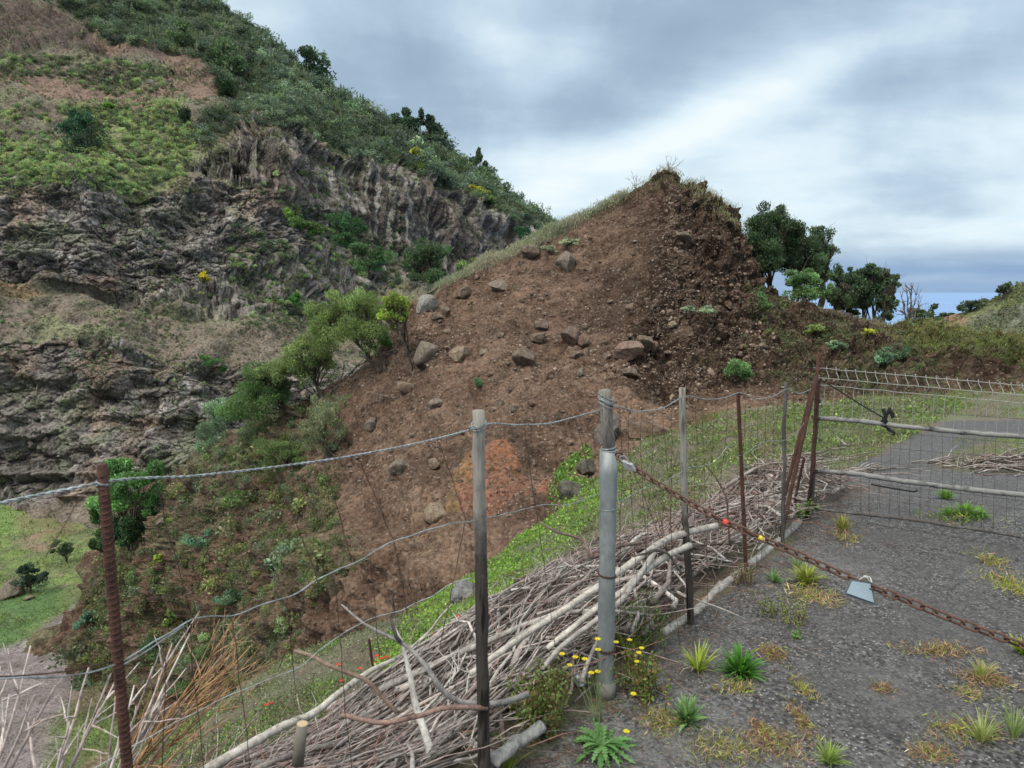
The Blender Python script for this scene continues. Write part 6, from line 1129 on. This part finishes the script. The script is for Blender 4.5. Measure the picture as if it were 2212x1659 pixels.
# ------------------------------------------------------------------ weeds, flowers, can
def blades(c, n, L, wd, spread, cols, seed, droop=.35, segs=4):
    g = np.random.default_rng(seed); Vs, Fs, Cs = [], [], []
    for i in range(n):
        a = g.uniform(0, 6.283); l = L * g.uniform(.45, 1.1); tilt = g.uniform(.05, 1) * spread; b = np.array([math.cos(a), math.sin(a), 0.]); s_ = np.array([-b[1], b[0], 0]); base = c + b * g.uniform(0, .12) * L
        t = np.linspace(0, 1, segs + 1); ang = tilt + droop * t * t * 2.2; dr = np.c_[np.sin(ang)[:, None] * b[:2], np.cos(ang)]; P_ = base + np.r_[np.zeros((1, 3)), np.cumsum(dr[:-1] * l / segs, 0)]
        w = wd * g.uniform(.6, 1.2) * (1 - t ** 2.2) ** .8 * (.55 + .9 * t * (1.2 - t)) + 1e-4; sg = s_ + g.normal(0, .25, 3)
        V = np.stack([P_ - sg * w[:, None], P_ + sg * w[:, None]], 1).reshape(-1, 3); j = np.arange(segs) * 2; F = np.stack([j, j + 1, j + 3, j + 2], -1)
        Vs.append(V); Fs.append(F + len(Vs) * 2 * (segs + 1) - 2 * (segs + 1)); Cs.append(np.repeat([np.asarray(cols[g.integers(len(cols))]) * math.exp(g.normal(0, .2))], segs, 0))
    return np.concatenate(Vs), np.concatenate(Fs), np.concatenate(Cs)
GY_ = [(.28, .33, .06), (.33, .36, .08), (.24, .28, .06)]; DRY = [(.34, .25, .13), (.28, .20, .11), (.38, .32, .19)]; GN = [(.09, .24, .035), (.12, .29, .05), (.07, .19, .035)]
RD = [(.30, .17, .11), (.36, .22, .14), (.27, .14, .10)]; SG = [(.15, .26, .10), (.19, .31, .12)]
def tuft(name, label, x, y, parts, seed, cat='weed'):
    'parts: (n, height px, blade half width px, spread, colours, droop)'
    p = gz(x, y); k = p[1] / FPX; mb = MB()
    for i, (n, L, w, sp_, cols, dr, *o) in enumerate(parts):
        ox = (o[0] * k if o else 0); V, F, C = blades(p + (ox, 0, 0), int(n * 1.5), L * k * 1.2, w * k * 1.15, sp_, cols, seed * 5 + i, dr); mb.add(V, F, C)
    V, F, C = mb.arrays(); return tag(link(name, mesh_data(name, V - p, F, M_leaf, False, fcol=C), loc=p), label, cat)
def dryp(name, label, x, y, w, h, cols, n, seed, wd=.12, Lp=9, up=.4, cat='weed'):
    'low straggly mat of small stems and leaves'
    p = gz(x, y); k = p[1] / FPX; g = np.random.default_rng(seed); a, b__ = slope(x, y); fy = h * k / abs((b__ * .95)) * .5
    c = np.c_[g.normal(0, w * k * .42, n), g.normal(0, fy, n), np.abs(g.normal(0, .35, n)) * Lp * k]; c[:, :2] *= 1 + .45 * pn(np.c_[c[:, :2] / (w * k * .5), c[:, 2] * 0 + seed])[:, None]
    V, F, C = leaves(c, Lp * k, wd, np.asarray(cols)[g.integers(len(cols), size=len(c))], .28, up, seed=seed); zz = nz(V[:, 0] + p[0], V[:, 1] + p[1]) - p[2]; V[:, 2] = np.maximum(V[:, 2] + zz, zz + .001)
    return tag(link(name, mesh_data(name, V, F, M_leafd, False, fcol=C), loc=p), label, cat)
tuft('grass_tuft', 'wide yellow green grass tuft in front of the curved log', 1742, 1262, [(150, 46, 1.6, 1.1, GY_, .5), (50, 34, 1.2, 1.25, DRY, .8)], 1)
tuft('grass_tuft', 'tall thin yellow grass tuft nearest the gate post', 1820, 1150, [(110, 36, 1.0, .6, GY_ + DRY, .3), (40, 26, .9, 1.0, DRY, .7)], 2)
tuft('grass_tuft', 'thick green grass tuft beyond the gate rails', 2085, 1118, [(240, 34, 1.3, 1.1, [(.15, .30, .06), (.19, .33, .07)], .45), (120, 26, 1.2, 1.2, [(.15, .30, .06)], .6, -35), (120, 26, 1.2, 1.2, [(.15, .30, .06)], .6, 32)], 3)
tuft('grass_tuft', 'smaller green tuft beyond the gate, left of the thick one', 2043, 1078, [(110, 24, 1.2, 1.1, [(.15, .28, .06)], .5)], 4)
tuft('grass_tuft', 'spiky yellow green grass tuft between the two rows of posts', 1508, 1448, [(46, 62, 2.2, .85, [(.30, .38, .05), (.36, .42, .07)], .3), (14, 50, 1.8, 1.5, [(.38, .34, .20)], .9)], 5)
tuft('leafy_weed', 'dense dark green rosette of narrow leaves on the asphalt', 1600, 1458, [(150, 58, 3.0, 1.2, GN, .45), (30, 66, 1.6, .5, GN, .2)], 6)
tuft('leafy_weed', 'grey green dandelion like rosette left of the dark green one', 1484, 1560, [(60, 52, 4.5, 1.35, SG, .4), (22, 46, 4.0, .7, SG, .3)], 7)
e_ = empty('hawkbit_plant', gz(1300, 1620), 'big toothed rosette with tall yellow flower stalks at the bottom centre', 'plant'); p = gz(1300, 1620); k = p[1] / FPX
mb = MB()
for i in range(46):
    a = g.uniform(0, 6.283); l = g.uniform(50, 100) * k; b = np.array([math.cos(a), math.sin(a), 0.]); s_ = np.array([-b[1], b[0], 0.]); el_ = g.uniform(.15, .8); t = np.linspace(0, 1, 15); zc = np.sin(el_) * t * 1.25 - .5 * t * t; P_ = p + b * (l * t * math.cos(el_))[:, None] + np.c_[0 * t, 0 * t, l * zc + .01]; P_[:, 2] = np.maximum(P_[:, 2], .006)
    w = l * .11 * np.sin(np.pi * np.clip(t * .93 + .05, 0, 1)) ** .7 * (1 - .62 * (np.arange(15) % 2)) + 2e-4; up_ = np.array([0, 0, 1.]) * w[:, None] * .3
    V = np.stack([P_ - s_ * w[:, None] + up_, P_ + s_ * w[:, None] + up_], 1).reshape(-1, 3); j = np.arange(14) * 2; mb.add(V - p, np.stack([j, j + 1, j + 3, j + 2], -1), np.array([(.13, .27, .08), (.17, .33, .11), (.10, .22, .06)][g.integers(3)]))
V, F, C = mb.arrays(); link('rosette', mesh_data('rosette', V, F, M_leaf, False, fcol=C), e_)
def flower(parent, q, r, name='flower', col=(.75, .62, .02), seed=0, off=None):
    g_ = np.random.default_rng(seed); mb = MB(); off = q if off is None else off
    for j in range(18):
        a = j * .349 + g_.normal(0, .08); b = np.array([math.cos(a), math.sin(a), .28]); s_ = np.array([-b[1], b[0], 0]) * r * .17; tipp = q + b * r; mb.add(np.array([q - s_ * .5, q + b * r * .6 - s_, tipp, q + b * r * .6 + s_]) - off, [(0, 1, 2, 3)], col)
    c = np.array([q - (0, 0, r * .5), q + (0, 0, r * .1)]); mb.add(*tube(c - off, [r * .18, r * .3], 6), (.5, .36, .02) if name == 'flower' else (.12, .2, .05)); V, F, C = mb.arrays(); return link(name, mesh_data(name, V, F, M_leaf, False, fcol=C), parent)
mb = MB(); BASE = W(1300, 1612, p[1]) ; stalks = []
FL = [(1292, 1404), (1263, 1424), (1243, 1420), (1214, 1413), (1291, 1381), (1291, 1451), (1277, 1454), (1230, 1437)]
b0 = W(1297, 1575, 2.3); hub = W(1298, 1480, 2.33)
for i, (x, y) in enumerate(FL): q = W(x, y, 2.35 + .04 * math.sin(i)); c = curve(W(1285 + i * 3, 1560, 2.3), q, 8, .08, .03, seed=i); mb.add(*tube(c - p, np.linspace(.0018, .0008, 8), 4), (.18, .24, .10)); flower(e_, q - (0, 0, .001), .0125, seed=i, off=p)
for i, (x, y) in enumerate([(1368, 1500), (1353, 1581)]): q = W(x, y, 2.3 - .1 * i); mb.add(*tube(curve(W(1320, 1600 if i else 1560, 2.2), q, 8, .08, seed=i + 40) - p, .0012, 4), (.18, .24, .10)); flower(e_, q, .0125, seed=20 + i, off=p)
for i, (x, y) in enumerate([(1275, 1480), (1330, 1420), (1340, 1520), (1320, 1450), (1250, 1470), (1360, 1460), (1290, 1500)]): mb.add(*tube(curve(hub, W(x, y, 2.36), 7, .1, seed=i + 60) - p, np.linspace(.0013, .0006, 7), 4), (.20, .25, .11)); q = W(x, y, 2.36) - p; mb.add(*tube(np.array([q, q + (0, 0, .008), q + (0, 0, .013)]), [.002, .003, .001], 5), (.22, .26, .08))
mb.add(*tube(curve(W(1294, 1590, 2.28), hub, 7, .03, seed=1) - p, .002, 5), (.18, .24, .10)); V, F, C = mb.arrays(); link('stalks', mesh_data('stalks', V, F, M_leaf, True, fcol=C), e_)
e_ = empty('hawkbit_plant', gz(1390, 1500), 'yellow flowered straggly plant right of the galvanised post foot', 'plant'); p = gz(1390, 1500); mb = MB()
for i, (x, y) in enumerate([(1331, 1388), (1386, 1401), (1380, 1411), (1376, 1430), (1360, 1383)]): q = W(x, y, 2.55 + .03 * i); mb.add(*tube(curve(p + (rng.normal(0, .02), 0, .01), q, 8, .1, seed=i + 70) - p, np.linspace(.0016, .0008, 8), 4), (.18, .22, .09)); flower(e_, q, .012, seed=30 + i, off=p)
V, F, C = blades(p * 0, 60, .12, .004, 1.0, GY_ + [(.14, .2, .06)], 3, .3); mb.add(V, F, C); V, F, C = mb.arrays(); link('stalks', mesh_data('stalks', V, F, M_leaf, False, fcol=C), e_)
def leafy(name, label, x, y, hpx, wpx, cols, stems, nl, seed, Lp=9, wd=.5, stemc=(.14, .08, .06), cat='weed', dz=0.0):
    p = gz(x, y); k = p[1] / FPX; g = np.random.default_rng(seed); mb = MB(); lp_ = []; top = []
    for i in range(stems):
        b = np.r_[g.normal(0, wpx * k * .22, 2), 0]; t_ = b + np.r_[g.normal(0, wpx * k * .28), g.normal(0, wpx * k * .18), hpx * k * g.uniform(.45, 1.05)]; c = curve(b, t_, 7, .08, seed=seed + i); mb.add(*tube(c, np.linspace(.0018, .0008, 7), 4), stemc)
        m = max(nl // stems, 4); f = g.uniform(.12, 1, m); lp_.append(pchip(np.linspace(0, 1, 7), c, f) + g.normal(0, Lp * k * .45, (m, 3)))
    L_ = np.concatenate(lp_); V, F, C = leaves(L_, Lp * k, wd, np.asarray(cols)[g.integers(len(cols), size=len(L_))], .22, .3, seed=seed); mb.add(V, F, C); V, F, C = mb.arrays()
    V[:, 2] = np.maximum(V[:, 2], .001); return tag(link(name, mesh_data(name, V, F, M_leaf, False, fcol=C), loc=p), label, cat)
OLV = [(.15, .21, .055), (.20, .26, .07), (.13, .18, .05), (.23, .25, .09), (.22, .13, .07)]
leafy('leafy_weed', 'tall leafy weeds with dark stems between the two nearest posts', 1165, 1590, 170, 110, OLV, 40, 2000, 1, 11)
leafy('leafy_weed', 'leafy weeds filling the gap left of the lying can', 1200, 1535, 130, 56, OLV, 22, 900, 2, 10)
leafy('leafy_weed', 'single fresh green sprig with large leaves over the heap', 1108, 1530, 80, 44, [(.14, .30, .07), (.18, .34, .09)], 5, 90, 3, 20, .55, (.15, .2, .08))
leafy('leafy_weed', 'green broad leaved sprig beside the weathered post', 1010, 1560, 60, 40, [(.14, .30, .08), (.17, .33, .10)], 4, 60, 4, 22, .5, (.15, .2, .08))
leafy('leafy_weed', 'dark green weeds behind the log right of the galvanised post', 1372, 1410, 140, 110, [(.10, .18, .06), (.14, .22, .06), (.18, .24, .08)], 24, 1100, 5, 9)
leafy('leafy_weed', 'yellowing weed clump in the crack right of the galvanised post', 1395, 1510, 110, 90, OLV + [(.34, .25, .12)], 30, 1300, 6, 10)
leafy('leafy_weed', 'bright green weeds in the heap beside the gate post foot', 1725, 1120, 46, 60, [(.16, .28, .06), (.2, .3, .07)], 12, 420, 7, 7)
leafy('leafy_weed', 'brown seeded weed where the curved log meets the dark post', 1608, 1262, 50, 46, [(.30, .24, .14), (.25, .20, .10), (.2, .2, .09)], 16, 520, 8, 5, .5)
leafy('leafy_weed', 'fine pale green weed on the asphalt below the curved log', 1668, 1330, 62, 70, [(.22, .27, .09), (.18, .24, .09)], 14, 420, 9, 6, .3)
leafy('leafy_weed', 'feathery weed right of the fine pale one', 1722, 1345, 66, 76, [(.22, .28, .08), (.30, .29, .12), (.26, .3, .1)], 16, 560, 10, 7, .25)
leafy('leafy_weed', 'tiny fresh green sprout under the feathery weed', 1718, 1380, 28, 20, [(.13, .26, .05)], 4, 50, 11, 8, .6)
tuft('grass_tuft', 'small star shaped grey green weed behind the yellow grass tuft', 1672, 1256, [(34, 30, 1.6, 1.2, SG, .3)], 12)
tuft('grass_tuft', 'small green blade weed right above the yellow grass tuft', 1722, 1226, [(26, 26, 1.6, .8, SG, .3)], 13)
tuft('grass_tuft', 'lime green clump at the right edge under the chain', 2208, 1412, [(60, 40, 3, 1.1, [(.38, .46, .06), (.30, .40, .05)], .3)], 14)
tuft('grass_tuft', 'yellow grass blades at the very foot of the weathered post', 1098, 1662, [(34, 66, 2.4, .8, [(.28, .36, .06), (.36, .38, .12)], .3)], 15)
tuft('grass_tuft', 'yellow green blades just right of the galvanised post', 1362, 1432, [(40, 66, 2.0, .6, [(.32, .38, .06), (.28, .34, .06)], .25)], 16)
tuft('grass_tuft', 'pale green grass tuft at the bottom edge right of centre', 1790, 1650, [(110, 50, 1.5, 1.0, [(.28, .36, .12), (.24, .33, .08)], .4)], 17)
tuft('grass_tuft', 'thin green blades in the lower right among the orange weeds', 2120, 1600, [(60, 70, 1.2, .9, [(.26, .33, .10), (.32, .33, .14)], .4)], 18)
tuft('grass_tuft', 'thin pale tuft with seed stalks near the right edge', 2190, 1590, [(46, 80, 1.0, .6, [(.26, .33, .12)], .3)], 19)
tuft('grass_tuft', 'pale grass and orange stems halfway up the right side', 2120, 1465, [(60, 44, 1.3, 1.1, [(.30, .34, .12), (.36, .28, .14)], .4)], 20)
for i, (lb, x, y, w, h, cols, n) in enumerate([
 ('dry golden weed mat left of the pale grass at the bottom edge', 1560, 1618, 120, 60, DRY + [(.22, .24, .08)], 900),
 ('golden and reddish weed mat at the bottom edge centre right', 1680, 1610, 110, 60, DRY + RD, 900),
 ('dry tuft under the dark green rosette', 1590, 1485, 60, 20, DRY, 220),
 ('small red leaved weed right of the dark green rosette', 1668, 1415, 40, 26, RD, 200),
 ('narrow red brown weed below the cracks in the asphalt', 1642, 1580, 26, 40, RD, 160),
 ('straggly weed line in the crack, upper part', 1735, 1490, 30, 30, [(.22, .26, .09)] + DRY, 220),
 ('straggly weed line in the crack, lower part', 1728, 1555, 28, 46, DRY + RD, 260),
 ('reddish creeping weed below the reflector', 2030, 1408, 110, 20, RD + DRY, 420),
 ('small reddish sprig in the middle of the asphalt', 1908, 1490, 36, 14, RD + DRY, 120),
 ('yellow brown weed mat near the right edge', 2130, 1470, 80, 26, DRY + RD, 420),
 ('long golden weed streak at the lower right', 2080, 1580, 150, 40, DRY + RD + GY_, 800),
 ('orange weed patch at the bottom right corner', 2010, 1630, 80, 30, RD + DRY, 420),
 ('dry weeds at the right edge above the chain', 2190, 1270, 60, 40, DRY + GY_, 420),
 ('small orange sprigs near the gate on the right', 2140, 1215, 40, 22, DRY, 160),
 ('faint yellow moss streak on the middle right asphalt', 2090, 1500, 60, 20, DRY, 160),
 ('dry stalks under the tall thin yellow grass tuft', 1826, 1165, 40, 14, DRY, 130),
 ('dry mat under the wide yellow green tuft', 1745, 1285, 80, 22, DRY, 300),
 ('weed mat between the rosette and the galvanised post foot', 1430, 1560, 70, 40, DRY + [(.2, .2, .08)], 500),
 ('small dry sprigs scattered left of the reflector', 1790, 1300, 60, 20, DRY, 120),
 ('thin weeds around the tuft beyond the gate', 2060, 1120, 90, 16, DRY + GN, 260)]): dryp('weed_mat', lb, x, y, w * .85, h * .85, [tuple(v * .92 for v in c) for c in cols] + GY_[:1], int(n * (1.0 if n > 700 else 1.5)), 200 + i, wd=.09, Lp=19, up=.7)
# poppies on the slope
def slope_hit(x, y): return NR.hit(x, y)
for i, (x, y, lb) in enumerate([(587, 1520, 'poppy farthest left on the slope'), (575, 1523, 'tiny poppy right beside the farthest left one'), (815, 1418, 'poppy left of the short rusty stake'), (822, 1425, 'poppy directly below the one left of the short stake'), (832, 1420, 'poppy between two others right of the short stake'), (842, 1418, 'rightmost poppy of the cluster by the short stake'), (806, 1432, 'lowest poppy of the cluster by the short stake'), (780, 1445, 'poppy low on the left of the short stake'), (879, 1410, 'poppy half hidden by heap twigs'), (991, 1333, 'larger double poppy left of the weathered post'), (938, 1373, 'small poppy above the twigs left of the weathered post'), (1055, 1301, 'poppy right of the weathered post'), (1045, 1308, 'second poppy right of the weathered post'), (1075, 1286, 'high small poppy right of the weathered post'), (733, 1437, 'poppy at the tip of the snapped brown stick'), (738, 1470, 'poppy under the snapped brown stick'), (425, 1590, 'lone poppy in the dead bushes')]):
    p = slope_hit(x, y + 8) + (0, 0, .0); k = p[1] / FPX; e_ = empty('poppy', p, 'small scarlet ' + lb, 'flower'); h = 9 * k; c = np.array([(0, 0, 0), (.01 * k, 0, h * .5), (0, 0, h)]); V, F = tube(c, .7 * k, 4); link('stem', mesh_data('stem', V, F, M_leaf, True, fcol=np.tile((.12, .2, .06), (len(F), 1))), e_)
    mb = MB(); r_ = (5.0 if i != 9 else 8) * k
    for j in range(5): a = j * 1.257 + i; b = np.array([math.cos(a), math.sin(a), .55]); s_ = np.array([-b[1], b[0], 0]) * r_ * .6; q = np.array([0, 0, h]); mb.add(np.array([q, q + b * r_ * .7 - s_, q + b * r_ * 1.1, q + b * r_ * .7 + s_]), [(0, 1, 2, 3)], (.72, .055, .03))
    V, F, C = mb.arrays(); link('petals', mesh_data('petals', V, F, M_leaf, False, fcol=C), e_)
# can
pc = gz(1256, 1490); can = empty('drink_can', pc, 'crushed silver drink can lying on its side by the galvanised post', 'can'); M_can = simple_mat('aluminium', (.55, .57, .58), .3, .8, .5, 40, .8, 1.1, .1, .0005)
rc = .029; ax_ = np.array([-.35, 1, .10]); ax_ /= np.linalg.norm(ax_); c0 = np.array([0, 0, rc + .004]); tt_ = [0, .003, .007, .02, .085, .098, .10]; rr_ = [.76, .80, .86, 1, 1, .82, .8]
V, F = tube(np.array([c0 + ax_ * t for t in tt_]), np.array(rr_) * rc, 26, False); link('body', mesh_data('body', V, F, M_can, True), can)
V, F = tube(np.array([c0 + ax_ * t for t in (.004, .0075, .0115)]), np.array([.76, .66, .02]) * rc, 26, False); link('base', mesh_data('base', V, F, simple_mat('can_base', (.65, .67, .67), .35, .5, .5), True), can)
# curled dry bark by the log
log('dry_bark', 'curl of orange dry bark beside the pale log', [zl(1500, 1296), zl(1525, 1292), zl(1552, 1286)], [.006, .010, .004], (.36, .20, .10), 30, cat='bark')
